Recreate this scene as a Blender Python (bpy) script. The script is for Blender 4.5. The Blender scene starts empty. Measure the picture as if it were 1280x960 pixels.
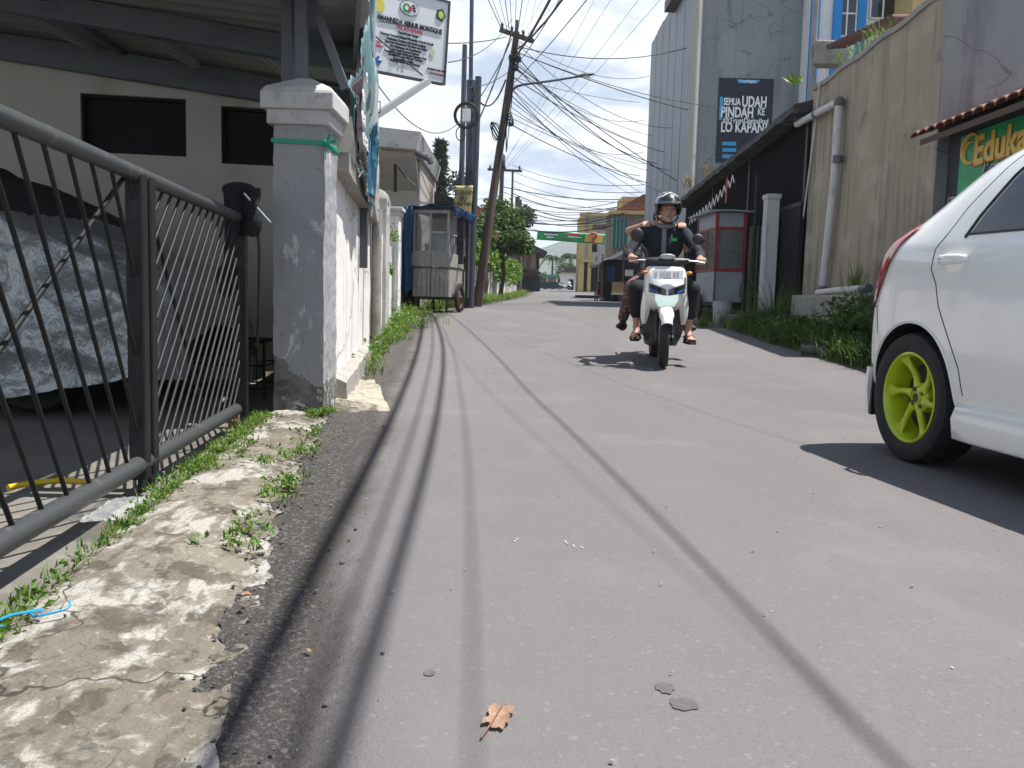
import bpy, bmesh, math, random
import numpy as np
from mathutils import Vector, Matrix, noise
from mathutils.bvhtree import BVHTree
V = Vector
PI = math.pi
C = bpy.context.scene.collection
rnd = random.Random(7)

# ------------------------------------------------------------------ camera
F, CAMH, ROLL, PITCH = 1100.0, 0.70, math.radians(1.5), math.atan(110 / 1100)
R0 = V((1, 0, 0)); U0 = V((0, math.sin(PITCH), math.cos(PITCH))); D0 = V((0, math.cos(PITCH), -math.sin(PITCH)))
cr, sr = math.cos(ROLL), math.sin(ROLL)
RIGHT = R0 * cr + U0 * sr; UP = U0 * cr - R0 * sr
cam_d = bpy.data.cameras.new('camera'); cam = bpy.data.objects.new('camera', cam_d); C.objects.link(cam)
cam_d.sensor_width = 36; cam_d.lens = 36 * F / 1280; cam_d.clip_start = 0.05; cam_d.clip_end = 9000
M = Matrix.Identity(4)
for i in range(3):
    M[i][0] = RIGHT[i]; M[i][1] = UP[i]; M[i][2] = -D0[i]
M[2][3] = CAMH
cam.matrix_world = M
bpy.context.scene.camera = cam
EYE = V((0, 0, CAMH))

def ray(u, v): return RIGHT * (u - 640) + UP * (480 - v) + D0 * F
def P(u, v, Y):                      # the point at distance Y seen at (u, v) of the photograph
    d = ray(u, v); return EYE + d * (Y / d.y)
def PX(u, v, X):
    d = ray(u, v); return EYE + d * (X / d.x)
def G(u, v, z=0):
    d = ray(u, v); return EYE + d * ((z - CAMH) / d.z)
def lerp_table(t, y):
    if y <= t[0][0]: return t[0][1]
    for (a, p), (b, q) in zip(t, t[1:]):
        if y <= b: return p + (q - p) * (y - a) / (b - a)
    return t[-1][1]
GT = [(-60, 0), (6, 0), (8, .05), (12, .17), (17, .36), (30, .5), (45, .62), (60, .92), (80, 1.28), (100, 1.58), (112, 1.5), (140, .2), (220, -4), (600, -12), (4000, -20)]
def gz(y):
    w = 0.4 + max(0, y) * .06
    return sum(lerp_table(GT, y + w * k) for k in (-1, -.5, 0, .5, 1)) / 5
LEFT_EDGE = [(-6, -.25), (0, -.40), (1.22, -.47), (1.58, -.55), (2.23, -.67), (3.2, -.85), (5.25, -1.12), (8.5, -1.36), (12, -1.62), (17.5, -1.60), (24, -1.12), (40, -.1), (60, .9), (80, 2.2), (100, 3.4), (130, 4.5), (170, 6)]
RIGHT_EDGE = [(-6, 3.2), (5, 3.35), (8.7, 3.42), (12, 3.42), (17, 3.5), (26, 4.0), (39, 4.75), (60, 5.9), (90, 7.9), (130, 9.5), (170, 11)]

# ------------------------------------------------------------------ materials
MATS = {}
def mat(name, col, rough=.8, layers=(), bump=(), metal=0.0, spec=.4, coat=0.0, coord='world', alpha=1.0, emit=None, trans=0.0, island=0.0, sheen=0.0, thin=0.0):
    """layers: (kind, scale, lo, hi, colour, amount[, detail, distortion]); bump: (scale, strength, distance[, detail])"""
    m = bpy.data.materials.new(name); m.use_nodes = True; MATS[name] = m
    nt = m.node_tree; N = nt.nodes; L = nt.links
    b = N['Principled BSDF']
    if coord == 'world':
        g = N.new('ShaderNodeNewGeometry'); co = g.outputs['Position']
    else:
        g = N.new('ShaderNodeTexCoord'); co = g.outputs['Object']
    def tex(kind, scale, detail, dist):
        mp = N.new('ShaderNodeMapping'); s = scale if isinstance(scale, (tuple, list)) else (scale,) * 3
        mp.inputs['Scale'].default_value = s; L.new(co, mp.inputs['Vector'])
        if kind == 'voronoi':
            t = N.new('ShaderNodeTexVoronoi'); t.feature = 'DISTANCE_TO_EDGE'; t.inputs['Scale'].default_value = 1
            # wander the cells a little so that cracks are not straight
            nz = N.new('ShaderNodeTexNoise'); nz.inputs['Scale'].default_value = 2.5; nz.inputs['Detail'].default_value = 4
            L.new(mp.outputs[0], nz.inputs['Vector'])
            mx = N.new('ShaderNodeVectorMath'); mx.operation = 'MULTIPLY_ADD'; mx.inputs[1].default_value = (.35,) * 3
            L.new(nz.outputs['Color'], mx.inputs[0]); L.new(mp.outputs[0], mx.inputs[2]); L.new(mx.outputs[0], t.inputs['Vector'])
            return t.outputs['Distance']
        if kind == 'crack':                      # thin wandering lines where a noise passes its middle value
            t = N.new('ShaderNodeTexNoise'); t.inputs['Scale'].default_value = 1; t.inputs['Detail'].default_value = detail; t.inputs['Roughness'].default_value = .5
            L.new(mp.outputs[0], t.inputs['Vector']); a1 = N.new('ShaderNodeMath'); a1.operation = 'SUBTRACT'; a1.inputs[1].default_value = .5; L.new(t.outputs['Fac'], a1.inputs[0])
            a2 = N.new('ShaderNodeMath'); a2.operation = 'ABSOLUTE'; L.new(a1.outputs[0], a2.inputs[0]); return a2.outputs[0]
        if kind == 'cell':
            t = N.new('ShaderNodeTexVoronoi'); t.inputs['Scale'].default_value = 1; L.new(mp.outputs[0], t.inputs['Vector'])
            sp = N.new('ShaderNodeSeparateColor'); L.new(t.outputs['Color'], sp.inputs[0]); return sp.outputs[0]
        if kind == 'wave':
            t = N.new('ShaderNodeTexWave'); t.inputs['Scale'].default_value = 1; t.inputs['Distortion'].default_value = dist
            t.inputs['Detail'].default_value = detail; L.new(mp.outputs[0], t.inputs['Vector']); return t.outputs['Fac']
        t = N.new('ShaderNodeTexNoise'); t.inputs['Scale'].default_value = 1; t.inputs['Detail'].default_value = detail
        t.inputs['Roughness'].default_value = .62; t.inputs['Distortion'].default_value = dist
        L.new(mp.outputs[0], t.inputs['Vector']); return t.outputs['Fac']
    rgb = N.new('ShaderNodeRGB'); rgb.outputs[0].default_value = (*col, 1); cur = rgb.outputs[0]
    if island:
        hs = N.new('ShaderNodeHueSaturation'); gi = N.new('ShaderNodeNewGeometry')
        mr = N.new('ShaderNodeMapRange'); mr.inputs['To Min'].default_value = 1 - island; mr.inputs['To Max'].default_value = 1 + island
        L.new(gi.outputs['Random Per Island'], mr.inputs['Value']); L.new(mr.outputs[0], hs.inputs['Value'])
        mr2 = N.new('ShaderNodeMapRange'); mr2.inputs['To Min'].default_value = .5 + .03; mr2.inputs['To Max'].default_value = .5 - .035
        ml = N.new('ShaderNodeMath'); ml.operation = 'FRACT'; mm = N.new('ShaderNodeMath'); mm.operation = 'MULTIPLY'; mm.inputs[1].default_value = 7.31
        L.new(gi.outputs['Random Per Island'], mm.inputs[0]); L.new(mm.outputs[0], ml.inputs[0]); L.new(ml.outputs[0], mr2.inputs['Value'])
        L.new(mr2.outputs[0], hs.inputs['Hue']); L.new(cur, hs.inputs['Color']); cur = hs.outputs[0]
    for ly in layers:
        kind, scale, lo, hi, c, amt = ly[:6]; detail = ly[6] if len(ly) > 6 else 6; dist = ly[7] if len(ly) > 7 else 0
        fac = tex('noise' if kind == 'wear' else kind, scale, detail, dist)
        if kind == 'wear':                       # worn road edge: a map stored on the mesh, broken up by noise
            at = N.new('ShaderNodeAttribute'); at.attribute_name = 'wear'; ma = N.new('ShaderNodeMath'); ma.operation = 'MULTIPLY_ADD'; ma.inputs[1].default_value = .9
            sb = N.new('ShaderNodeMath'); sb.operation = 'SUBTRACT'; sb.inputs[1].default_value = .5; L.new(fac, sb.inputs[0]); L.new(sb.outputs[0], ma.inputs[0]); L.new(at.outputs['Fac'], ma.inputs[2]); fac = ma.outputs[0]
        mr = N.new('ShaderNodeMapRange'); mr.interpolation_type = 'SMOOTHSTEP'
        mr.inputs['From Min'].default_value = lo; mr.inputs['From Max'].default_value = hi
        if lo > hi:
            mr.inputs['From Min'].default_value = hi; mr.inputs['From Max'].default_value = lo
            mr.inputs['To Min'].default_value = amt; mr.inputs['To Max'].default_value = 0
        else: mr.inputs['To Max'].default_value = amt
        L.new(fac, mr.inputs['Value'])
        mix = N.new('ShaderNodeMix'); mix.data_type = 'RGBA'; L.new(mr.outputs[0], mix.inputs[0])
        L.new(cur, mix.inputs[6]); mix.inputs[7].default_value = (*c, 1); cur = mix.outputs[2]
    L.new(cur, b.inputs['Base Color'])
    b.inputs['Roughness'].default_value = rough; b.inputs['Metallic'].default_value = metal
    b.inputs['Specular IOR Level'].default_value = spec; b.inputs['Coat Weight'].default_value = coat; b.inputs['Coat Roughness'].default_value = .06
    b.inputs['Alpha'].default_value = alpha; b.inputs['Transmission Weight'].default_value = trans
    if sheen: b.inputs['Sheen Weight'].default_value = sheen
    if emit:
        b.inputs['Emission Color'].default_value = (*emit[0], 1); b.inputs['Emission Strength'].default_value = emit[1]
    prev = None
    for bp in bump:
        scale, st, dist = bp[:3]; h = tex('noise', scale, bp[3] if len(bp) > 3 else 5, 0)
        bn = N.new('ShaderNodeBump'); bn.inputs['Strength'].default_value = st; bn.inputs['Distance'].default_value = dist
        if len(bp) > 4:
            aw = N.new('ShaderNodeAttribute'); aw.attribute_name = 'wear'; mw = N.new('ShaderNodeMath'); mw.operation = 'MULTIPLY'; mw.inputs[1].default_value = st; L.new(aw.outputs['Fac'], mw.inputs[0]); L.new(mw.outputs[0], bn.inputs['Strength'])
        L.new(h, bn.inputs['Height'])
        if prev: L.new(prev, bn.inputs['Normal'])
        prev = bn.outputs[0]
    if prev: L.new(prev, b.inputs['Normal'])
    if thin:                                   # leaves and cloth let some light through
        tr = N.new('ShaderNodeBsdfTranslucent'); ms = N.new('ShaderNodeMixShader'); ms.inputs[0].default_value = thin
        L.new(cur, tr.inputs['Color']); L.new(b.outputs[0], ms.inputs[1]); L.new(tr.outputs[0], ms.inputs[2])
        L.new(ms.outputs[0], N['Material Output'].inputs['Surface'])
    return m

DARK = (.02, .02, .022); MOSS = (.05, .06, .025)
asphalt = mat('asphalt', (.133, .126, .128), .88,
    [('noise', (.5, .12, .5), .38, .7, (.110, .103, .104), .85, 6), ('noise', 1.3, .5, .70, (.157, .150, .152), .65, 7), ('noise', (2.2, .25, 1), .54, .68, (.118, .111, .111), .6, 6), ('noise', 6, .5, .72, (.122, .115, .115), .5, 6), ('noise', 60, .52, .74, (.165, .158, .155), .45, 3), ('cell', 120, .975, .988, (.24, .225, .21), .28), ('noise', (1.1, .35, 1), .55, .68, (.160, .153, .154), .6, 7),
     ('noise', 200, .54, .74, (.075, .072, .073), .6, 2), ('noise', 2.1, .66, .72, (.085, .081, .081), .5, 6), ('wear', 5, .35, .75, (.094, .087, .083), .9, 6), ('wear', 26, .60, .95, (.060, .056, .054), .7, 6), ('wear', 80, .98, 1.16, (.21, .195, .18), .8, 3), ('wear', 110, .92, .70, (.045, .042, .041), .0, 3)],
    [(150, .45, .004, 4), (30, .25, .006, 4), (2.2, .3, .02, 4), (75, 1.0, .02, 5, 'wear')], spec=.3)
asphalt_old = mat('coarse_asphalt', (.105, .098, .094), .9,
    [('noise', 3.5, .42, .68, (.15, .138, .125), .7, 7), ('noise', 14, .5, .7, (.06, .057, .056), .7, 6), ('cell', 90, .85, .95, (.27, .25, .23), .8), ('noise', 120, .5, .7, (.05, .05, .05), .7, 3), ('noise', 1.2, .5, .65, (.17, .155, .135), .5, 5)],
    [(70, .9, .014, 5), (14, .5, .02, 4)], spec=.25)
apron_m = mat('cracked_concrete', (.160, .142, .116), .92,
    [('noise', (1.6, 1.1, 1), .46, .60, (.215, .195, .162), .8, 9), ('noise', (4.5, 2.6, 3), .485, .545, (.365, .352, .322), .9, 13, .3), ('noise', (22, 6, 9), .50, .60, (.125, .108, .086), .75, 9, .4), ('noise', (9, 7, 8), .55, .62, (.072, .063, .050), .8, 11, .3), ('noise', 36, .56, .70, (.48, .46, .42), .45, 6), ('noise', 2.1, .585, .64, (.075, .066, .052), .75, 11), ('crack', (1.7, 1.3, 1.5), .0042, .0012, (.035, .030, .024), .85, 5), ('crack', (3.1, 2.4, 4), .006, .0015, (.05, .042, .034), .4, 5), ('noise', 3.7, .64, .70, (.055, .065, .025), .7, 8), ('noise', 140, .55, .72, (.07, .062, .05), .6, 3)],
    [(32, .8, .016, 8), (9, .5, .02, 7), (150, .5, .006, 3)], spec=.2)
concrete = mat('worn_concrete', (.30, .285, .26), .9, [('noise', 2.3, .45, .7, (.19, .18, .16), .8, 7), ('noise', 14, .5, .72, (.14, .135, .12), .5, 6), ('noise', 1.1, .55, .7, MOSS, .5, 6)], [(40, .5, .01), (8, .4, .02)])
yard_m = mat('yard_concrete', (.16, .15, .135), .85, [('noise', 1.6, .45, .7, (.09, .085, .075), .8, 7), ('noise', 20, .5, .72, (.21, .2, .18), .5, 6)], [(40, .5, .01), (6, .3, .02)])
soil = mat('soil', (.12, .10, .07), .95, [('noise', .8, .45, .65, (.07, .085, .03), .8, 6), ('noise', 9, .5, .7, (.19, .165, .125), .6, 6)], [(20, .8, .03)])
white_wall = mat('old_white_paint', (.74, .73, .71), .85,
    [('noise', (5, 5, .5), .50, .68, (.50, .49, .46), .6, 6), ('noise', (14, 14, 1.1), .55, .70, (.40, .385, .35), .5, 7), ('noise', 2.6, .56, .66, (.58, .56, .52), .6, 7), ('noise', 16, .60, .68, (.33, .32, .30), .6, 6), ('voronoi', (.9, .9, .9), .012, .003, (.25, .24, .22), .7)],
    [(30, .35, .01), (6, .25, .02)])
pillar_m = mat('peeling_paint_shade_grey', (.30, .305, .315), .82,  # white paint greyed throughout to carry the shade on the pillar front
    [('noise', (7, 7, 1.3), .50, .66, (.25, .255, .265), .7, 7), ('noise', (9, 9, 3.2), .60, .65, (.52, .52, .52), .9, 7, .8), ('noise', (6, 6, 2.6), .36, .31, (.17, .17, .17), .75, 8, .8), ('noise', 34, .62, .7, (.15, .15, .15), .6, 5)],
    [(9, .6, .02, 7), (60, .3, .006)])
mould = mat('mouldy_plaster', (.20, .195, .185), .92, [('noise', 7, .42, .62, (.07, .068, .062), .9, 8, .5), ('noise', 16, .55, .63, (.5, .49, .47), .9, 7, .6), ('noise', 3, .56, .68, (.06, .066, .04), .7, 6)], [(14, .9, .03, 7), (60, .5, .01)])
stained_wall = mat('rain_stained_wall', (.62, .61, .58), .9, [('noise', (1.7, 1.7, .10), .50, .60, (.075, .072, .068), .95, 4), ('noise', 3, .5, .7, (.40, .38, .34), .6, 6)], [(20, .3, .02)])
inside_wall = mat('carport_wall_paint', (.60, .585, .55), .88, [('noise', (1.4, 1.4, .8), .5, .7, (.45, .42, .36), .6, 6), ('noise', 7, .58, .7, (.62, .60, .56), .5, 6)], [(12, .25, .01)])
brown_wall = mat('bare_render_wall', (.315, .270, .205), .93,
    [('noise', (.5, 4.2, .22), .46, .66, (.155, .138, .112), .85, 5), ('noise', (.5, 11, .45), .56, .70, (.085, .075, .06), .6, 6), ('noise', 1.8, .50, .68, (.40, .355, .285), .7, 8), ('noise', (.4, 2.2, 9), .70, .76, (.40, .385, .36), .7, 4), ('noise', (.6, .9, 1.5), .60, .74, (.105, .095, .08), .6, 6)],
    [(22, .4, .015, 6), (3, .3, .03)])
grey_wall = mat('grey_cement_wall', (.232, .255, .262), .9,
    [('noise', (3, 3, .35), .50, .68, (.15, .158, .168), .8, 6), ('noise', 1.2, .48, .66, (.27, .282, .292), .7, 8), ('noise', (8, 8, .5), .60, .71, (.10, .108, .12), .6, 6), ('noise', (1.1, 1.1, 4), .66, .69, (.07, .075, .08), .7, 6), ('crack', (.30, .30, .42), .0035, .0008, (.09, .095, .10), .6, 5), ('noise', (.9, .9, .55), .60, .63, (.30, .31, .318), .5, 4)], [(12, .35, .02, 6)])
zinc_wall = mat('zinc_cladding', (.27, .305, .345), .6, [('noise', (1, 5, .3), .48, .66, (.19, .215, .25), .8, 6), ('noise', (3, 9, .6), .60, .7, (.17, .16, .155), .6, 6)], [(5, .2, .02)], metal=.25)
black_iron = mat('black_painted_iron', (.014, .015, .016), .5, [('noise', 30, .60, .72, (.07, .05, .035), .5, 6), ('noise', 9, .55, .72, (.03, .032, .034), .6, 6)], [(60, .25, .004)], spec=.25)
gate_grey = mat('grey_worn_gate_paint', (.045, .049, .052), .45, [('noise', 18, .57, .68, (.12, .12, .118), .6, 6), ('noise', 45, .62, .70, (.10, .06, .04), .6, 5)], [(50, .3, .004)], spec=.5)
steel_beam = mat('grey_steel_beam', (.15, .165, .19), .5, [('noise', 3, .5, .7, (.11, .12, .14), .7, 5)], metal=.3)
roof_sheet = mat('zinc_roof_sheet', (.30, .32, .30), .6, [('noise', (1, 3, 1), .5, .7, (.20, .21, .20), .6, 5)])
dark_void = mat('dark_opening', (.008, .008, .010), .7)
pvc = mat('grey_pvc_pipe', (.50, .50, .485), .5, [('noise', (9, 9, 2), .55, .68, (.30, .28, .25), .7, 6), ('noise', 22, .64, .70, (.42, .20, .12), .5, 4)])
pvc_dark = mat('dark_pipe_coupling', (.10, .105, .11), .5)
tile_m = mat('terracotta_tiles', (.24, .105, .075), .85, [('noise', 9, .45, .68, (.12, .065, .05), .8, 6), ('noise', 25, .58, .7, (.36, .22, .17), .5, 5), ('noise', 4, .55, .7, (.07, .07, .05), .6, 5)], [(30, .4, .008)])
tile_red = mat('red_roof', (.40, .10, .07), .8, [('noise', 6, .5, .7, (.22, .06, .05), .7, 5)])
wood_old = mat('weathered_grey_wood', (.26, .25, .235), .85, [('noise', (40, 40, 2.0), .48, .68, (.14, .132, .122), .8, 5), ('noise', 7, .5, .7, (.36, .35, .33), .6, 6), ('noise', (9, 9, 1), .6, .7, (.09, .085, .08), .7, 5)], [(30, .4, .006)])
wood_pole = mat('brown_wooden_pole', (.105, .075, .062), .85, [('noise', (30, 30, 1.2), .48, .68, (.055, .04, .035), .8, 5), ('noise', 5, .55, .7, (.16, .13, .115), .6, 5)], [(30, .4, .01)])
steel_pole = mat('dark_steel_pole', (.075, .082, .10), .55, [('noise', 3, .5, .68, (.12, .10, .09), .6, 5)], metal=.3)
rust = mat('rusty_iron', (.17, .09, .06), .8, [('noise', 12, .45, .7, (.08, .06, .055), .8, 6)])
rubber = mat('black_rubber', (.018, .018, .019), .72, [('noise', 40, .55, .7, (.05, .048, .045), .5, 4)], coord='obj')
blk_plastic = mat('black_plastic', (.022, .023, .025), .45, [('noise', 20, .6, .75, (.05, .05, .05), .4)], coord='obj')
cable_m = mat('black_cable_sheath', (.028, .029, .033), .6)
glass_dark = mat('dark_tinted_glass', (.015, .018, .022), .04, spec=.7, coat=.5)
glass_clear = mat('cart_glass', (.20, .22, .22), .05, alpha=.42, spec=.6)
chrome = mat('chrome', (.75, .76, .78), .12, metal=1)
alu = mat('scratched_aluminium', (.55, .57, .58), .4, [('noise', 30, .5, .7, (.38, .40, .42), .6)], metal=.8, coord='obj')
car_paint = mat('white_car_paint', (.84, .84, .82), .22, [('noise', 3, .55, .75, (.78, .775, .755), .4, 5)], coat=1.0, coord='obj')
scooter_white = mat('white_scooter_paint', (.78, .78, .77), .3, [('noise', 8, .55, .7, (.66, .655, .64), .5, 6)], coat=.8, coord='obj')
lime = mat('lime_green_wheel_paint', (.46, .58, .012), .32, [('noise', 12, .55, .75, (.26, .33, .01), .6)], coat=.5, coord='obj')
tail_red = mat('red_lens', (.42, .012, .018), .12, coat=1, coord='obj')
lens_clear = mat('clear_lens', (.72, .70, .68), .1, coat=1)
lamp_on = mat('lit_headlight', (.5, .6, .58), .1, emit=((.80, 1.0, .95), .28))
red_paint = mat('red_cart_paint', (.25, .028, .032), .55, [('noise', 9, .5, .7, (.17, .028, .03), .6, 6)])
grey_panel = mat('grey_cart_panel', (.25, .28, .32), .55, [('noise', 4, .5, .7, (.19, .215, .245), .6, 6)])
blue_tarp = mat('blue_tarpaulin', (.014, .055, .14), .5, [('noise', (8, 8, 3), .5, .7, (.02, .10, .25), .6, 6)], [(9, .6, .04)], thin=.25)
tarp_dark = mat('dark_tarpaulin', (.03, .034, .045), .55, [('noise', 4, .5, .7, (.06, .065, .08), .6, 6)], [(9, .6, .04)])
silver_tarp = mat('silver_car_cover', (.40, .42, .43), .40, [('noise', 2.2, .5, .7, (.29, .305, .315), .7, 6)], [((6, 6, 3), .75, .07, 5), ((24, 24, 12), .3, .012, 3)], metal=.55)
cover_top = mat('black_car_cover', (.03, .031, .035), .7, [], [((4, 4, 3), .6, .08, 6)])
cloth_blk = mat('black_cloth', (.012, .012, .014), .9, [], [(25, .6, .02)], coord='obj')
green_ribbon = mat('green_plastic_ribbon', (.01, .28, .16), .4)
yellow_hose = mat('yellow_hose', (.60, .42, .02), .5)
blue_cord = mat('blue_plastic_cord', (.02, .28, .55), .45)
clear_plastic = mat('clear_plastic_sheet', (.6, .62, .62), .15, alpha=.35, bump=[(20, .8, .03)])
white_paint = mat('white_sign_face', (.66, .70, .74), .5, [('noise', 6, .5, .72, (.58, .62, .67), .6, 5)])
paint_blue = mat('bright_blue_paint', (.02, .24, .62), .6, [('noise', (4, 4, .6), .5, .7, (.02, .19, .50), .6)])
paint_white = mat('white_render', (.72, .72, .70), .85, [('noise', (3, 3, .5), .5, .7, (.55, .55, .53), .6, 6)])
yellow_wall = mat('yellow_wall', (.52, .40, .17), .85, [('noise', (2, 2, .3), .5, .7, (.36, .30, .18), .6, 6)])
grey_render = mat('pale_grey_render', (.46, .45, .43), .88, [('noise', (1.5, 1.5, .4), .48, .68, (.30, .29, .27), .8, 7), ('noise', 6, .56, .68, (.19, .185, .165), .6, 7)], [(9, .3, .02)])
brown_wood = mat('brown_house_boards', (.17, .10, .075), .85, [('noise', (3, 3, .4), .5, .7, (.10, .065, .05), .7, 6)])
green_shutter = mat('green_shutter', (.04, .13, .12), .6, [('noise', (3, 3, 9), .5, .7, (.07, .18, .16), .6)])
ink = mat('dark_ink', (.02, .022, .03), .6); ink_red = mat('red_ink', (.45, .06, .09), .6); ink_white = mat('white_ink', (.82, .83, .84), .6)
ink_blue = mat('blue_ink', (.02, .14, .35), .6); ink_sky = mat('sky_blue_ink', (.05, .35, .62), .6); ink_green = mat('green_ink', (.06, .30, .10), .6); ink_gold = mat('gold_ink', (.62, .40, .08), .5); ink_gold_dark = mat('dark_gold_ink', (.26, .13, .02), .5); ink_grey = mat('grey_ink', (.30, .32, .34), .6)
ink_yellow = mat('yellow_ink', (.62, .55, .10), .6)
poster_navy = mat('navy_poster', (.016, .018, .032), .5, [('noise', 3, .5, .7, (.022, .03, .06), .7)])
banner_green = mat('green_vinyl_banner', (.016, .27, .095), .45, [('noise', (3, 3, 3), .50, .62, (.03, .36, .14), .7, 3)], [(3, .4, .03, 3)])
banner_cream = mat('cream_banner', (.55, .50, .25), .6, [('noise', 4, .5, .7, (.42, .38, .22), .6)], thin=.3)
skin_m = mat('skin', (.42, .235, .165), .55, [('noise', 20, .5, .7, (.36, .19, .135), .5)], coord='obj')
shirt_m = mat('black_shirt', (.014, .017, .024), .85, [('noise', 14, .5, .7, (.022, .026, .036), .6)], [(18, .5, .012, 4)], coord='obj')
trouser_m = mat('black_trousers', (.012, .014, .019), .85, [], [(16, .6, .015, 4)], coord='obj')
placket_m = mat('grey_cloth', (.17, .18, .19), .9, coord='obj')
batik_m = mat('patterned_brown_trousers', (.10, .055, .05), .9, [('noise', 38, .52, .60, (.35, .24, .20), .8, 3), ('noise', 60, .6, .66, (.03, .02, .02), .8, 3)], coord='obj')
hair_m = mat('black_hair', (.012, .010, .009), .6, coord='obj'); eye_m = mat('eye', (.02, .015, .012), .3); lip_m = mat('lip', (.24, .09, .075), .5)
helmet_m = mat('black_helmet_shell', (.013, .014, .016), .28, [('noise', (9, 9, 14), (.575), .60, (.55, .56, .57), .9, 3, .8)], coat=.35, coord='obj')
sandal_m = mat('black_sandal', (.02, .018, .017), .6, coord='obj')
leaf_green = mat('green_leaves', (.065, .125, .022), .55, [('noise', .9, .45, .68, (.035, .075, .014), .8, 4), ('noise', 2.3, .55, .7, (.115, .185, .030), .7, 4)], island=.35, thin=.35)
leaf_dark = mat('dark_green_leaves', (.032, .068, .018), .55, [('noise', 1.1, .45, .68, (.02, .042, .012), .8, 4)], island=.35, thin=.3)
leaf_bright = mat('bright_vine_leaves', (.10, .20, .022), .5, [('noise', 1.5, .45, .68, (.055, .13, .016), .8, 4)], island=.35, thin=.4)
needle_m = mat('conifer_needles', (.030, .052, .030), .7, island=.3, thin=.15)
grass_m = mat('grass_blades', (.105, .185, .025), .6, [('noise', 34, .60, .68, (.30, .25, .10), .7, 2), ('noise', 3, .5, .7, (.19, .20, .055), .8, 4)], island=.35, thin=.4)
grass_dk = mat('verge_grass_blades', (.085, .16, .030), .6, [('noise', 2.2, .5, .7, (.12, .17, .04), .8, 4), ('noise', 5, .62, .72, (.22, .19, .09), .7, 3)], island=.35, thin=.4)
bark = mat('bark', (.10, .08, .06), .9, [('noise', (12, 12, 2), .5, .7, (.05, .04, .03), .8)], [(15, .6, .02)])
dry_leaf = mat('dry_brown_leaf', (.30, .185, .13), .8, [('noise', 60, .5, .7, (.42, .30, .22), .8), ('noise', 160, .55, .7, (.16, .09, .06), .7)], thin=.15)
flower_m = mat('red_flowers', (.55, .04, .08), .6, island=.3)
hill_m = mat('forested_hill', (.045, .075, .035), .95, [('noise', .02, .45, .65, (.09, .12, .05), .8, 6)], [(.05, .8, 8)])
stone_m = mat('grey_stone', (.26, .245, .225), .9, [('noise', 20, .5, .7, (.15, .14, .125), .8)], [(40, .6, .01)])
stain_m = mat('damp_stain', (.088, .083, .083), .85, [('noise', 60, .45, .65, (.115, .109, .108), .8)], [(160, .5, .006, 4)])
chalk_m = mat('white_paint_fleck', (.5, .49, .46), .9)
tan_m = mat('tan_board', (.40, .30, .17), .8, [('noise', 6, .5, .7, (.30, .22, .13), .6)])
teal_m = mat('teal_awning', (.05, .26, .24), .7)
maroon_m = mat('maroon_box', (.14, .05, .06), .7, [('noise', 8, .5, .7, (.08, .035, .04), .6)])

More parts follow.
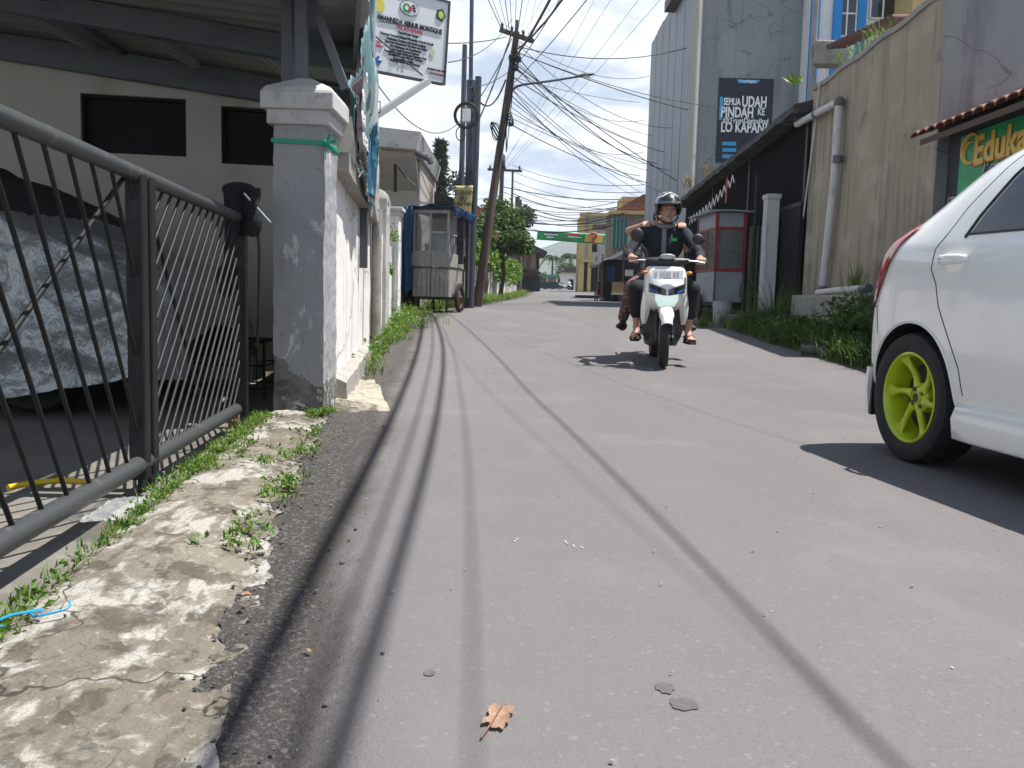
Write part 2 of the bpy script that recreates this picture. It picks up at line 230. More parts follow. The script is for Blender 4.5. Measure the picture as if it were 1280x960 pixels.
# ------------------------------------------------------------------ mesh building
ROOTM = {}
class MB:
    def __init__(s): s.v = []; s.f = []; s.m = []
    def add(s, vs, fs, mi=0):
        k = len(s.v); s.v += [tuple(p) for p in vs]; s.f += [tuple(i + k for i in f) for f in fs]; s.m += [mi] * len(fs); return s
    def box(s, c, size, rot=None, mi=0):
        hx, hy, hz = (d / 2 for d in size); c = V(c)
        pts = [V((x, y, z)) for z in (-hz, hz) for y in (-hy, hy) for x in (-hx, hx)]
        if rot is not None:
            Rm = rot if isinstance(rot, Matrix) else Matrix.Rotation(rot, 3, 'Z')
            pts = [Rm @ p for p in pts]
        return s.add([p + c for p in pts], [(0, 2, 3, 1), (4, 5, 7, 6), (0, 1, 5, 4), (2, 6, 7, 3), (0, 4, 6, 2), (1, 3, 7, 5)], mi)
    def bx(s, x0, x1, y0, y1, z0, z1, mi=0):
        return s.box(((x0 + x1) / 2, (y0 + y1) / 2, (z0 + z1) / 2), (abs(x1 - x0), abs(y1 - y0), abs(z1 - z0)), None, mi)
    def bar(s, a, b, w, h=None, mi=0, up=(0, 0, 1)):
        a, b = V(a), V(b); d = (b - a); l = d.length; d.normalize(); u = V(up)
        if abs(d.dot(u)) > .98: u = V((0, 1, 0))
        x = d.cross(u).normalized(); z = x.cross(d)
        Rm = Matrix((x, d, z)).transposed()
        return s.box((a + b) / 2, (w, l, h or w), Rm, mi)
    def tube(s, pts, r, n=8, cap=True, mi=0):
        pts = [V(p) for p in pts]; rs = r if isinstance(r, (list, tuple)) else [r] * len(pts)
        ref = None; rings = []
        for i, p in enumerate(pts):
            d = (pts[min(i + 1, len(pts) - 1)] - pts[max(i - 1, 0)]).normalized()
            if ref is None: ref = d.orthogonal().normalized()
            ref = (ref - d * ref.dot(d)).normalized(); q = d.cross(ref)
            rings.append([p + (ref * math.cos(2 * PI * k / n) + q * math.sin(2 * PI * k / n)) * rs[i] for k in range(n)])
        return s.loft(rings, True, cap, mi)
    def loft(s, rings, closed=True, cap=True, mi=0):
        n = len(rings[0]); vs = [p for rg in rings for p in rg]; fs = []
        for i in range(len(rings) - 1):
            for k in range(n if closed else n - 1):
                k2 = (k + 1) % n; fs.append((i * n + k, i * n + k2, (i + 1) * n + k2, (i + 1) * n + k))
        if cap and closed:
            fs.append(tuple(reversed(range(n)))); fs.append(tuple((len(rings) - 1) * n + k for k in range(n)))
        return s.add(vs, fs, mi)
    def lathe(s, prof, M=None, n=24, mi=0, cap=False):
        M = M or Matrix.Identity(4)
        rings = [[M @ V((r * math.cos(2 * PI * k / n), r * math.sin(2 * PI * k / n), z)) for k in range(n)] for r, z in prof]
        return s.loft(rings, True, cap, mi)
    def prism(s, pts, ext, mi=0):
        pts = [V(p) for p in pts]; e = V(ext); n = len(pts)
        return s.add(pts + [p + e for p in pts], [tuple(range(n)), tuple(reversed(range(n, 2 * n)))] + [(k, n + k, n + (k + 1) % n, (k + 1) % n) for k in range(n)], mi)
    def grid(s, fn, nu, nv, mi=0):
        vs = [fn(i / nu, j / nv) for j in range(nv + 1) for i in range(nu + 1)]
        return s.add(vs, [(j * (nu + 1) + i, j * (nu + 1) + i + 1, (j + 1) * (nu + 1) + i + 1, (j + 1) * (nu + 1) + i) for j in range(nv) for i in range(nu)], mi)
    def ell(s, c, r, n=16, m=10, rot=None, mi=0):
        c = V(c); r = r if isinstance(r, (tuple, list)) else (r,) * 3; vs = []; Rm = rot or Matrix.Identity(3)
        for j in range(m + 1):
            a = PI * j / m
            for i in range(n):
                b = 2 * PI * i / n
                vs.append(c + Rm @ V((r[0] * math.sin(a) * math.cos(b), r[1] * math.sin(a) * math.sin(b), -r[2] * math.cos(a))))
        return s.add(vs, [(j * n + i, j * n + (i + 1) % n, (j + 1) * n + (i + 1) % n, (j + 1) * n + i) for j in range(m) for i in range(n)], mi)
    def leaf(s, c, d, nrm, L, w, mi=0, bend=.25):
        c = V(c); d = V(d).normalized(); x = d.cross(V(nrm))
        if x.length < 1e-4: x = d.orthogonal()
        x.normalize(); up = x.cross(d)
        return s.add([c, c + d * L * .5 + x * w + up * L * .08, c + d * L - up * L * bend, c + d * L * .5 - x * w + up * L * .08, c + d * L * .5 - up * L * .02],
                     [(0, 4, 1), (1, 4, 2), (2, 4, 3), (3, 4, 0)], mi)
    def blade(s, c, d, h, w, lean, mi=0):
        c = V(c); d = V((d[0], d[1], 0)).normalized(); x = V((-d.y, d.x, 0)) * w; n = 3; vs = []
        for k in range(n + 1):
            t = k / n; p = c + V((0, 0, h * (t - .35 * lean * t * t))) + d * (lean * h * t * t)
            vs += ([p - x * (1 - t * .9), p + x * (1 - t * .9)] if k < n else [p])
        return s.add(vs, [(0, 1, 3, 2), (2, 3, 5, 4), (4, 5, 6)], mi)
    def build(s, name, mats, parent=None, smooth=0, bevel=0, local=False, solid=0, sub=0):
        me = bpy.data.meshes.new(name); vs = s.v; o = bpy.data.objects.new(name, me)
        if parent is not None:
            o.parent = parent; Mx = ROOTM[parent.name]; ROOTM[o.name] = Mx
            if not local:
                Mi = Mx.inverted(); vs = [tuple(Mi @ V(p)) for p in vs]
        else:
            xs = [p[0] for p in vs]; ys = [p[1] for p in vs]; zs = [p[2] for p in vs]
            c = V(((min(xs) + max(xs)) / 2, (min(ys) + max(ys)) / 2, min(zs)))
            o.location = c; ROOTM[o.name] = Matrix.Translation(c); vs = [tuple(V(p) - c) for p in vs]
        me.from_pydata(vs, [], s.f)
        ml = mats if isinstance(mats, (list, tuple)) else [mats]
        for m in ml: me.materials.append(m)
        if len(ml) > 1: me.polygons.foreach_set('material_index', s.m)
        if smooth:
            me.polygons.foreach_set('use_smooth', [True] * len(me.polygons)); me.set_sharp_from_angle(angle=math.radians(smooth))
        C.objects.link(o)
        if solid:
            md = o.modifiers.new('t', 'SOLIDIFY'); md.thickness = solid; md.offset = 0
        if bevel:
            md = o.modifiers.new('b', 'BEVEL'); md.width = bevel; md.segments = 2; md.limit_method = 'ANGLE'; md.angle_limit = math.radians(40); md.harden_normals = False
        if sub:
            md = o.modifiers.new('s', 'SUBSURF'); md.levels = md.render_levels = sub
        return o
def tag(o, label, cat, group=None, kind=None):
    o['label'] = label; o['category'] = cat
    if group: o['group'] = group
    if kind: o['kind'] = kind
    return o
def thing(name, label, cat, loc=(0, 0, 0), rz=0, group=None, rot=None):
    o = bpy.data.objects.new(name, None); C.objects.link(o); o.empty_display_size = .1
    o.location = loc
    if rot is not None: o.rotation_euler = rot
    else: o.rotation_euler = (0, 0, rz)
    ROOTM[o.name] = Matrix.Translation(V(loc)) @ (o.rotation_euler.to_matrix().to_4x4())
    return tag(o, label, cat, group)
def struct(o, label=None):
    o['kind'] = 'structure'
    if label: o['label'] = label
    return o
def copy_tree(o, parent=None):
    c = o.copy(); C.objects.link(c)
    if parent is not None: c.parent = parent
    for ch in [x for x in bpy.data.objects if x.parent == o]: copy_tree(ch, c)
    return c
def text(body, name, m, parent, origin, xdir, ydir, size, align='CENTER', fat=0.0, ext=.002, shear=0, squeeze=1.0):
    """lettering as a mesh on the plane spanned by xdir, ydir (world coordinates)"""
    cu = bpy.data.curves.new(name, 'FONT'); cu.body = body; cu.size = size; cu.align_x = align; cu.align_y = 'CENTER'; cu.offset = fat; cu.extrude = ext; cu.shear = shear; cu.resolution_u = 3
    t = bpy.data.objects.new('tmp_text', cu); C.objects.link(t)
    dg = bpy.context.evaluated_depsgraph_get(); me = bpy.data.meshes.new_from_object(t.evaluated_get(dg))
    bpy.data.objects.remove(t)
    x = V(xdir).normalized(); y = (V(ydir) - x * V(ydir).dot(x)).normalized(); z = x.cross(y)
    mb = MB(); mb.add([V(origin) + x * p.co.x * squeeze + y * p.co.y + z * p.co.z for p in me.vertices], [tuple(p.vertices) for p in me.polygons])
    bpy.data.meshes.remove(me)
    return mb.build(name, m, parent)
def rv(s=1.0): return V((rnd.uniform(-s, s), rnd.uniform(-s, s), rnd.uniform(-s, s)))
def rdir():
    while True:
        v = rv()
        if .05 < v.length < 1: return v.normalized()

# ------------------------------------------------------------------ light and sky
SUNL = V((-.38, -.015, -1)).normalized()
sd = bpy.data.lights.new('sun', 'SUN'); sd.energy = 4.6; sd.angle = math.radians(.5); sd.color = (1, .955, .89)
so = bpy.data.objects.new('sun', sd); C.objects.link(so); so.rotation_euler = SUNL.to_track_quat('-Z', 'Y').to_euler(); so.location = (10, 0, 30)
W = bpy.data.worlds.new('World'); bpy.context.scene.world = W; W.use_nodes = True
nt = W.node_tree; N = nt.nodes; L = nt.links
bg = N['Background']; sky = N.new('ShaderNodeTexSky'); sky.sky_type = 'NISHITA'; sky.sun_disc = False
sky.sun_elevation = math.asin(-SUNL.z); sky.sun_rotation = math.atan2(-SUNL.x, -SUNL.y)
tc = N.new('ShaderNodeTexCoord'); sepx = N.new('ShaderNodeSeparateXYZ'); L.new(tc.outputs['Generated'], sepx.inputs[0])
def wmath(op, a, b=None, c=None):
    n = N.new('ShaderNodeMath'); n.operation = op
    for i, q in enumerate((a, b, c)):
        if q is None: continue
        if isinstance(q, (int, float)): n.inputs[i].default_value = q
        else: L.new(q, n.inputs[i])
    return n.outputs[0]
den = wmath('ADD', wmath('ABSOLUTE', sepx.outputs['Z']), .16)       # clouds lie on a flat layer
cx = wmath('DIVIDE', sepx.outputs['X'], den); cy = wmath('DIVIDE', sepx.outputs['Y'], den)
cmb = N.new('ShaderNodeCombineXYZ'); L.new(cx, cmb.inputs[0]); L.new(cy, cmb.inputs[1])
def wnoise(scale, off, detail=7):
    mp = N.new('ShaderNodeMapping'); mp.inputs['Location'].default_value = off; L.new(cmb.outputs[0], mp.inputs[0])
    t = N.new('ShaderNodeTexNoise'); t.inputs['Scale'].default_value = scale; t.inputs['Detail'].default_value = detail; t.inputs['Roughness'].default_value = .55
    L.new(mp.outputs[0], t.inputs['Vector']); return t.outputs['Fac']
def wramp(x, lo, hi, a=0., b=1.):
    n = N.new('ShaderNodeMapRange'); n.interpolation_type = 'SMOOTHSTEP'; n.inputs['From Min'].default_value = lo; n.inputs['From Max'].default_value = hi
    n.inputs['To Min'].default_value = a; n.inputs['To Max'].default_value = b; L.new(x, n.inputs['Value']); return n.outputs[0]
def wmix(f, a, b):
    n = N.new('ShaderNodeMix'); n.data_type = 'RGBA'; L.new(f, n.inputs[0])
    for i, q in ((6, a), (7, b)):
        if isinstance(q, tuple): n.inputs[i].default_value = (*q, 1)
        else: L.new(q, n.inputs[i])
    return n.outputs[2]
SKY_STR = .075
k = 1 / SKY_STR
body = wmix(wramp(wnoise(1.5, (4.2, 1.3, 0)), .38, .52), (.29 * k, .355 * k, .445 * k), (.60 * k, .615 * k, .63 * k))
body = wmix(wramp(wnoise(3.4, (1.2, 7.3, 0)), .52, .70, 0, .7), body, (.29 * k, .335 * k, .41 * k))
cover = wramp(wnoise(.9, (8.1, 3.7, 0)), .22, .42)
sect = wramp(sepx.outputs['Y'], .0, .60, .62, 1)      # bright clouds ahead; unseen sky behind thinned of cloud to lower the fill
low = wramp(sepx.outputs['Z'], .26, .60, 1, .24)
allc = wmath('MULTIPLY', wmath('MULTIPLY', cover, low), sect)
fin = wmix(allc, sky.outputs[0], body)
bank = wmath('MULTIPLY', wramp(sepx.outputs['Z'], .0, .16, .55, 0), sect)
fin = wmix(bank, fin, (.46 * k, .50 * k, .56 * k))
L.new(fin, bg.inputs['Color']); bg.inputs['Strength'].default_value = SKY_STR
vs_ = bpy.context.scene.view_settings; vs_.view_transform = 'Standard'; vs_.look = 'None'; vs_.exposure = 1.0; vs_.gamma = 1
bpy.context.scene.display_settings.display_device = 'sRGB'
cy_ = bpy.context.scene.cycles; cy_.use_denoising = True; cy_.max_bounces = 8; cy_.transparent_max_bounces = 16; cy_.volume_bounces = 0

# ------------------------------------------------------------------ ground, road, apron
YS = [-12 + .25 * i for i in range(0, 49)] + [.1 * i for i in range(3, 60)] + [6 + .5 * i for i in range(0, 50)] + [31 + 2 * i for i in range(0, 60)] + [155, 180, 220, 300, 450, 700, 1100, 1700, 2600]
YS = sorted(set(round(y, 3) for y in YS))
def sheet(xs_fn, ys, zfn, name, m, smooth=60):
    mb = MB(); rows = [[V((x, y, zfn(x, y))) for x in xs_fn(y)] for y in ys]
    mb.loft(rows, False, False); return mb.build(name, m, None, smooth=smooth)
def bump_r(x, y):
    return 0.012 * noise.noise(V((x * 1.1, y * 1.1, 3)))
def road_crown(x, y): return gz(y) + .008 * noise.noise(V((x * .8, y * .5, 1)))
g_ = sheet(lambda y: [-2600, -400, -60, -20, -8, -4, -2, 0, 2, 4, 6, 12, 30, 80, 400, 2600], YS, lambda x, y: gz(y) - .07 - (.0 if abs(x) < 60 else .0), 'ground', soil); struct(g_)
def edgeL(y): return lerp_table(LEFT_EDGE, y)
def edgeR(y): return lerp_table(RIGHT_EDGE, y)
def jag(y, s): return .022 * noise.noise(V((s, y * 7, 0))) + .035 * noise.noise(V((s, y * 2.1, 5))) + .012 * noise.noise(V((s, y * 23, 9)))
FINE = sorted(set([round(-6 + .06 * i, 3) for i in range(0, 240)] + [8.4 + .25 * i for i in range(0, 100)] + [33.5 + 1.5 * i for i in range(0, 70)]))
def seam_w(y): return .30 + .07 * noise.noise(V((2, y * 1.5, 7))) + (.22 if y > 4.5 else .22 * max(0, min(1, (y - 1.6) / 2.9)))
WEARX = [.62 * i / 48 for i in range(49)]
def road_x(y):
    a = edgeL(y) + jag(y, 3); b = edgeR(y) + jag(y, 9); return [a + t for t in WEARX] + [a + .62 + (b - a - .62) * i / 16 for i in range(1, 17)]
def wear_at(x, y): return max(0, min(1, (edgeL(y) + seam_w(y) + .05 - x) / (.16 + .03 * max(0, min(6, y)))))
def road_z(x, y):
    t = wear_at(x, y); return road_crown(x, y) + t * (.014 * noise.noise(V((x * 9, y * 9, 2))) + .007 * noise.noise(V((x * 26, y * 26, 2))) + (.006 * noise.noise(V((x * 62, y * 62, 2))) if y < 7 else 0)) - .004 * t
FINE = sorted(set([round(.9 + .0125 * i, 4) for i in range(0, 250)] + [round(4.05 + .03 * i, 3) for i in range(100)] + [y for y in FINE if y < .9 or y > 4.0]))
r_ = sheet(road_x, FINE, road_z, 'road', asphalt); struct(r_)
at_ = r_.data.attributes.new('wear', 'FLOAT', 'POINT'); lx, ly = r_.location.x, r_.location.y
at_.data.foreach_set('value', [wear_at(v.co.x + lx, v.co.y + ly) for v in r_.data.vertices])
def yard_edge(y): return lerp_table([(-3, -1.05), (1.6, -.99), (2.26, -1.07), (3.94, -1.25), (4.9, -1.36)], y)
AY = [-2.5 + .08 * i for i in range(0, 42)] + [.86 + .018 * i for i in range(0, 225)]
def apron_z(x, y):
    a, b = yard_edge(y), edgeL(y); t = (x - a) / max(.05, b - a)
    z = .032 * math.sin(PI * min(1, max(0, t * .80 + .20))) - .004 + .005 * noise.noise(V((x * 3, y * 2, 4))) + .004 * noise.noise(V((x * 14, y * 12, 4))) + .0025 * noise.noise(V((x * 40, y * 36, 4)))
    ck = noise.noise(V((x * 2.6, y * 1.9, 21))) + .25 * noise.noise(V((x * 9, y * 8, 3)))
    return z + (.006 if ck > .12 else 0)
ap = sheet(lambda y: [yard_edge(y) + .02 * noise.noise(V((1, y * 5, 2))) + (edgeL(y) + .05 + jag(y, 3) - yard_edge(y)) * i / 60 for i in range(61)], AY, apron_z, 'concrete_apron', apron_m); struct(ap)
yd = sheet(lambda y: [-9, -5, -3, -2, -1.6, yard_edge(y) + .0], [-3 + .4 * i for i in range(0, 29)], lambda x, y: -.045 + .01 * noise.noise(V((x, y, 2))), 'yard_floor', yard_m); struct(yd)
# broken crumbs of asphalt along the edge
mb = MB()
for i in range(700):
    y = rnd.uniform(.7, 9) if rnd.random() < .8 else rnd.uniform(9, 20); x = edgeL(y) + jag(y, 3) + rnd.gauss(.02, .035) + (rnd.uniform(0, .3) if rnd.random() < .25 else 0)
    r = rnd.uniform(.0015, .0052) * (1.6 if rnd.random() < .06 else 1)
    mb.ell((x, y, gz(y) + .004), (r * rnd.uniform(.8, 1.5), r * rnd.uniform(.8, 1.5), r * .8), 6, 4)
tag(mb.build('road_gravel', asphalt_old), 'loose asphalt crumbs along the broken left road edge', 'gravel', kind='stuff')
mb = MB()
for i in range(420):
    y = rnd.uniform(1.0, 12); x = rnd.uniform(edgeL(y) + .3, edgeR(y)); r = rnd.uniform(.0012, .0035)
    mb.ell((x, y, gz(y) + .006), (r * 1.6, r * 1.3, r * .7), 6, 4)
tag(mb.build('road_grit', stone_m), 'pale grit scattered over the asphalt road', 'grit', kind='stuff')
# damp stains and paint flecks (thin sheets on the asphalt)
for (u, v, a, b, lab) in [(831, 860, .017, .022, 'small round damp stain on the road, upper of the close pair'), (855, 880, .024, .025, 'larger round damp stain on the road, lower of the close pair'), (537, 842, .011, .014, 'small lone damp stain on the road left of the dry leaf')]:
    p = G(u, v); mb = MB(); n = 48
    vs = [V((p.x + a * math.cos(2 * PI * i / n) * (1 + .28 * noise.noise(V((2 * math.cos(2 * PI * i / n), u, 2 * math.sin(2 * PI * i / n))))), p.y + b * math.sin(2 * PI * i / n) * (1 + .28 * noise.noise(V((2 * math.cos(2 * PI * i / n), u, 2 * math.sin(2 * PI * i / n))))), road_crown(p.x, p.y) + .0022)) for i in range(n)]
    mb.add(vs, [tuple(range(n))]); tag(mb.build('damp_stain', stain_m), lab, 'stain')
mb = MB()
for (u, v) in [(708, 680), (716, 683), (727, 685), (645, 676), (935, 580), (612, 470), (967, 765), (1188, 835), (475, 870), (705, 677)]:
    p = G(u, v)
    for q in range(1 if u > 730 else 2):
        x, y = p.x + rnd.uniform(-.006, .006), p.y + rnd.uniform(-.02, .02); r = rnd.uniform(.0012, .0042)
        mb.prism([V((x + r * math.cos(a + rnd.uniform(-.4, .4)) * rnd.uniform(.6, 1.2), y + r * 1.2 * math.sin(a), road_crown(x, y) + .003)) for a in (0, 1, 2.1, 3.1, 4.2, 5.2)], (0, 0, -.002))
tag(mb.build('paint_flecks', chalk_m), 'white paint flecks splashed over the asphalt road', 'paint flecks', kind='stuff')
# the rubble shelf at the foot of the gate pillar
def shelf_z(x, y):
    return .055 + .03 * noise.noise(V((x * 4, y * 4, 6))) + .012 * noise.noise(V((x * 17, y * 17, 6))) - max(0, x + 1.02) * .14
rub = MB(); rub.grid(lambda u, v: (lambda x, y: V((x, y, shelf_z(x, y) if 0 < u < 1 and 0 < v < 1 else -.02)))(-1.14 + .44 * u * (1 - .55 * v) - .10 * v, 5.18 + 1.45 * v + .1 * noise.noise(V((u * 3, v * 3, 1)))), 22, 34)
rubble_m = mat('pale_broken_concrete', (.36, .325, .265), .9, [('noise', 9, .48, .64, (.21, .185, .145), .85, 8), ('noise', 4, .54, .66, (.10, .09, .072), .8, 8), ('noise', 30, .56, .7, (.50, .47, .40), .5, 5)], [(18, .9, .03, 7), (70, .5, .01)])
tag(rub.build('concrete_slab', rubble_m, smooth=50), 'pale broken concrete slab at the foot of the white wall', 'slab')
for i, (u, v, r, lab) in enumerate([(444, 474, .055, 'rough grey stone beside the white wall ledge'), (478, 430, .045, 'pale stone in the grass, nearer one'), (492, 423, .05, 'pale flat stone in the grass by the wall, farther one')]):
    p = G(u, v, gz(7)); mb = MB(); mb.ell((0, 0, 0), (r * 1.5, r, r * .6), 14, 9); mb.v = [tuple(V(q) * (1 + .3 * noise.noise(V(q) * 22 + V((i * 9, 0, 0)))) + V((p.x, p.y, gz(p.y) + .03))) for q in mb.v]
    tag(mb.build('stone', stone_m, smooth=50), lab, 'stone')

# ================================================================== LEFT SIDE: carport, gate, pillar, walls
# carport house wall, with two dark openings
WA, WB = V((-9.0, 6.75, 0)), V((-1.36, 8.0, 0)); wd = (WB - WA).normalized(); wn = V((wd.y, -wd.x, 0))
def onplane(u, v, p0, n):
    d = ray(u, v); return EYE + d * ((p0 - EYE).dot(n) / d.dot(n))
def wall_uv(u, v):
    q = onplane(u, v, WA, wn); return (q - WA).dot(wd), q.z
def panel_wall(mb, A, d, n, s0, s1, z0, z1, holes, th):
    """a wall slab of thickness th behind the face, with rectangular openings cut out"""
    ss = sorted(set([s0, s1] + [h[0] for h in holes] + [h[1] for h in holes])); zz = sorted(set([z0, z1] + [h[2] for h in holes] + [h[3] for h in holes]))
    def pt(s, z, t): return A + d * s + n * (-t) + V((0, 0, z))
    for a, b in zip(ss, ss[1:]):
        for e, f in zip(zz, zz[1:]):
            m_ = ((a + b) / 2, (e + f) / 2)
            if any(h[0] < m_[0] < h[1] and h[2] < m_[1] < h[3] for h in holes): continue
            mb.prism([pt(a, e, 0), pt(b, e, 0), pt(b, f, 0), pt(a, f, 0)], -n * th)
wins = []
for (u0, v0, u1, v1) in [(100, 116, 233, 196), (276, 132, 352, 208)]:
    a = wall_uv(u0, (v0)); b = wall_uv(u1, v1); wins.append((a[0], b[0], b[1], a[1]))
house = thing('carport_house', 'shaded cream house wall with two black window openings behind the carport', 'house', tuple((WA + WB) / 2 + V((0, 0, -.05))))
mb = MB(); panel_wall(mb, WA, wd, wn, 0, (WB - WA).length, -.05, 3.4, wins, .14); mb.build('wall', inside_wall, house)
for (a, b, e, f) in wins:
    mb = MB(); c = WA + wd * ((a + b) / 2) - wn * .13; mb.prism([WA + wd * s - wn * .10 + V((0, 0, z)) for s, z in ((a, e), (b, e), (b, f), (a, f))], -wn * .03)
    w_ = mb.build('window', dark_void, house)
    fr = MB()
    for (s0, s1, z0, z1) in ((a, a + .025, e, f), (b - .025, b, e, f), (a + .025, b - .025, e, e + .025), (a + .025, b - .025, f - .025, f)):
        fr.prism([WA + wd * s - wn * .045 + V((0, 0, z)) for s, z in ((s0, z0), (s1, z0), (s1, z1), (s0, z1))], -wn * .04)
    fr.build('window_frame', dark_void, w_)
mb = MB(); mb.prism([WA + wd * s + wn * .003 + V((0, 0, z)) for s, z in ((0, -.05), ((WB - WA).length, -.05), ((WB - WA).length, .22), (0, .22))], wn * .03); mb.build('plinth', concrete, house)
# carport roof
light_steel = mat('galvanised_channel', (.42, .44, .45), .5, [('noise', 5, .5, .7, (.30, .31, .32), .6)])
def eaveX(y): return -.84 if y < 5.1 else -.84 - .197 * (y - 5.1)
def roofZ(x, y): return 2.47 + .10 * (eaveX(y) - x)
cp = thing('carport_roof', 'grey corrugated carport roof on steel beams above the black gate', 'carport', (-3.5, 5, 0))
mb = MB(); ny = 150
mb.grid(lambda u, v: (lambda y: (lambda x: V((x, y, roofZ(x, y) + .014 * math.sin(y * 2 * PI / .18))))(eaveX(y) + .04 * math.sin(y * 9) * (1 - u) * .3 - 7.6 * u))(1.6 + 6.5 * v), 10, 260)
mb.build('roof_sheet', roof_sheet, cp, smooth=60, solid=.006)
def beam_line(off, z_off, w, h, name, m):
    a = WA + wn * off + wd * .4; b = WA + wn * off + wd * ((WB - WA).length + .05); b = b + wd * (eaveX(b.y) - .05 - b.x)
    mb = MB(); mb.bar(V((a.x, a.y, roofZ(a.x, a.y) + z_off)), V((b.x, b.y, roofZ(b.x, b.y) + z_off)), w, h); return mb.build(name, m, cp)
beam_line(.12, -.15, .09, .20, 'beam', steel_beam); beam_line(1.45, -.11, .09, .16, 'beam', steel_beam); beam_line(3.2, -.11, .09, .16, 'beam', steel_beam)
for i in range(9):
    s = .6 + i * .82
    a = WA + wd * s + wn * .2; b = WA + wd * (s - .28) + wn * 1.38
    mb = MB()
    for dx in (-.022, .022): mb.bar(V((a.x + dx, a.y, roofZ(a.x, a.y) - .06)), V((b.x + dx, b.y, roofZ(b.x, b.y) - .06)), .022, .05)
    mb.build('brace', light_steel, cp)
for i in range(4):
    x = -1.15 - 1.9 * i; a = V((x, 2.0, 0)); b = V((x - .25, 7.6, 0)); mb = MB(); mb.bar(V((a.x, a.y, roofZ(a.x, a.y) - .045)), V((b.x, b.y, roofZ(b.x, b.y) - .045)), .04, .05); mb.build('purlin', steel_beam, cp)
for (u0, u1, Y) in [(353, 366, 5.5), (370, 384, 5.35)]:
    a = P((u0 + u1) / 2, 60, Y); w = (u1 - u0) / F * Y
    mb = MB(); mb.bx(a.x - w / 2, a.x + w / 2, Y - w / 2, Y + w / 2, -.05, roofZ(a.x, Y) - .03); mb.build('post', steel_beam, cp, bevel=.004)
a = P(388, -10, 5.45); b = P(432, 112, 5.45); mb = MB(); mb.bar(a, b, .045, .05); mb.build('brace', steel_beam, cp)
a = V((eaveX(7.9) + .02, 7.9, 2.30)); b = V((eaveX(5.15) + .02, 5.15, 2.36)); mb = MB(); mb.bar(V((a.x - .09, a.y, a.z + .08)), V((b.x - .09, b.y, b.z + .03)), .03, .12); mb.build('fascia', steel_beam, cp)
# covered car in the carport
cc = thing('covered_car', 'parked car hidden under a crumpled silver and black cover in the carport', 'car', (-3.75, 5.75, -.04))
CP_ = [(-1.92, .42, .60, .50), (-2.0, .66, .82, .62), (-2.25, .86, .92, .74), (-2.75, 1.06, .95, .80), (-3.05, 1.24, .95, .82), (-3.4, 1.40, .95, .80), (-4.0, 1.47, .95, .78), (-4.8, 1.45, .95, .78), (-5.4, 1.25, .93, .76), (-5.8, .98, .85, .70), (-5.95, .6, .7, .6)]
def cover_pt(u, v):
    x = -1.92 - 4.03 * u; t = [( -q[0], q) for q in CP_]
    top = lerp_table([(-q[0], q[1]) for q in CP_], -x); w = lerp_table([(-q[0], q[2]) for q in CP_], -x); hem = .10 + .08 * math.sin(x * 5) * .5 + .10 * noise.noise(V((x * 1.3, 0, 4)))
    a = v * 2 - 1                      # -1 near side .. +1 far side
    s = abs(a); sgn = -1 if a < 0 else 1
    if s > .45:
        q = (s - .45) / .55; z = top - .10 - (top - .10 - hem) * q; y = w * (.84 + .16 * min(1, q * 2.2)) + .05 * q * q
    else:
        q = s / .45; z = top - .10 * q ** 3; y = w * .84 * q
    p = V((x, 5.85 + sgn * y, z))
    rg = lambda f, sd: (1 - abs(noise.noise(V((p.x * f + p.z * f * .6 + sd, p.y * f, p.z * f * .8 - p.x * f * .3))))) ** 4
    wr = .11 * rg(1.5, 0) + .05 * rg(3.4, 5) + .018 * rg(8, 9) + noise.noise(V((p.x * 2.1, p.z * 1.4 + p.x, p.y))) * .05 + abs(noise.noise(V((p.x * 4.2 + p.z * 2, p.y * 3, p.z * 2.2)))) * .06 + abs(noise.noise(V((p.x * 8 - p.z * 4, p.y * 7, p.z * 4)))) * .02
    return p + V((0, sgn * wr * (1 if s > .3 else .2), wr * .35)), s
sil, blk_ = MB(), MB(); nu, nv = 170, 130
gp = [[cover_pt(i / nu, j / nv) for i in range(nu + 1)] for j in range(nv + 1)]
for j in range(nv):
    for i in range(nu):
        q = [gp[j][i], gp[j][i + 1], gp[j + 1][i + 1], gp[j + 1][i]]; c = q[0][0]
        top_black = c.z > 1.0 + .09 * noise.noise(V((c.x * 1.2, 3, 0))) + max(0, c.x + 2.95) * .45
        (blk_ if top_black else sil).add([k[0] for k in q], [(0, 1, 2, 3)])
def weld(mb):
    d = {}; vs = []; mp = []
    for p in mb.v:
        k = tuple(round(c, 4) for c in p)
        if k not in d: d[k] = len(vs); vs.append(p)
        mp.append(d[k])
    mb.v = vs; mb.f = [tuple(mp[i] for i in f) for f in mb.f]; return mb
weld(sil).build('silver_cover', silver_tarp, cc, smooth=80); weld(blk_).build('black_cover', cover_top, cc, smooth=80)
def simple_wheel(parent, c, r, w, axis, rimm, name='wheel'):
    ax = V(axis).normalized(); Rm = ax.to_track_quat('Z', 'Y').to_matrix().to_4x4(); Rm = Matrix.Translation(V(c)) @ Rm
    mb = MB(); mb.lathe([(r * .62, -w / 2), (r * .93, -w / 2), (r, -w * .36), (r, w * .36), (r * .93, w / 2), (r * .62, w / 2)], Rm, 32); t = mb.build(name, rubber, parent, smooth=35)
    mb = MB(); mb.lathe([(.001, w * .30), (r * .18, w * .34), (r * .3, w * .2), (r * .58, w * .16), (r * .64, w * .47), (r * .60, -w * .4)], Rm, 32); mb.build('rim', rimm, t, smooth=35)
    return t
for x in (-2.75, -4.95):
    simple_wheel(cc, (x, 5.10, .25), .29, .18, (0, -1, 0), alu)
mb = MB(); mb.bx(-5.7, -2.15, 5.15, 6.5, .22, .42); mb.build('underbody', blk_plastic, cc)
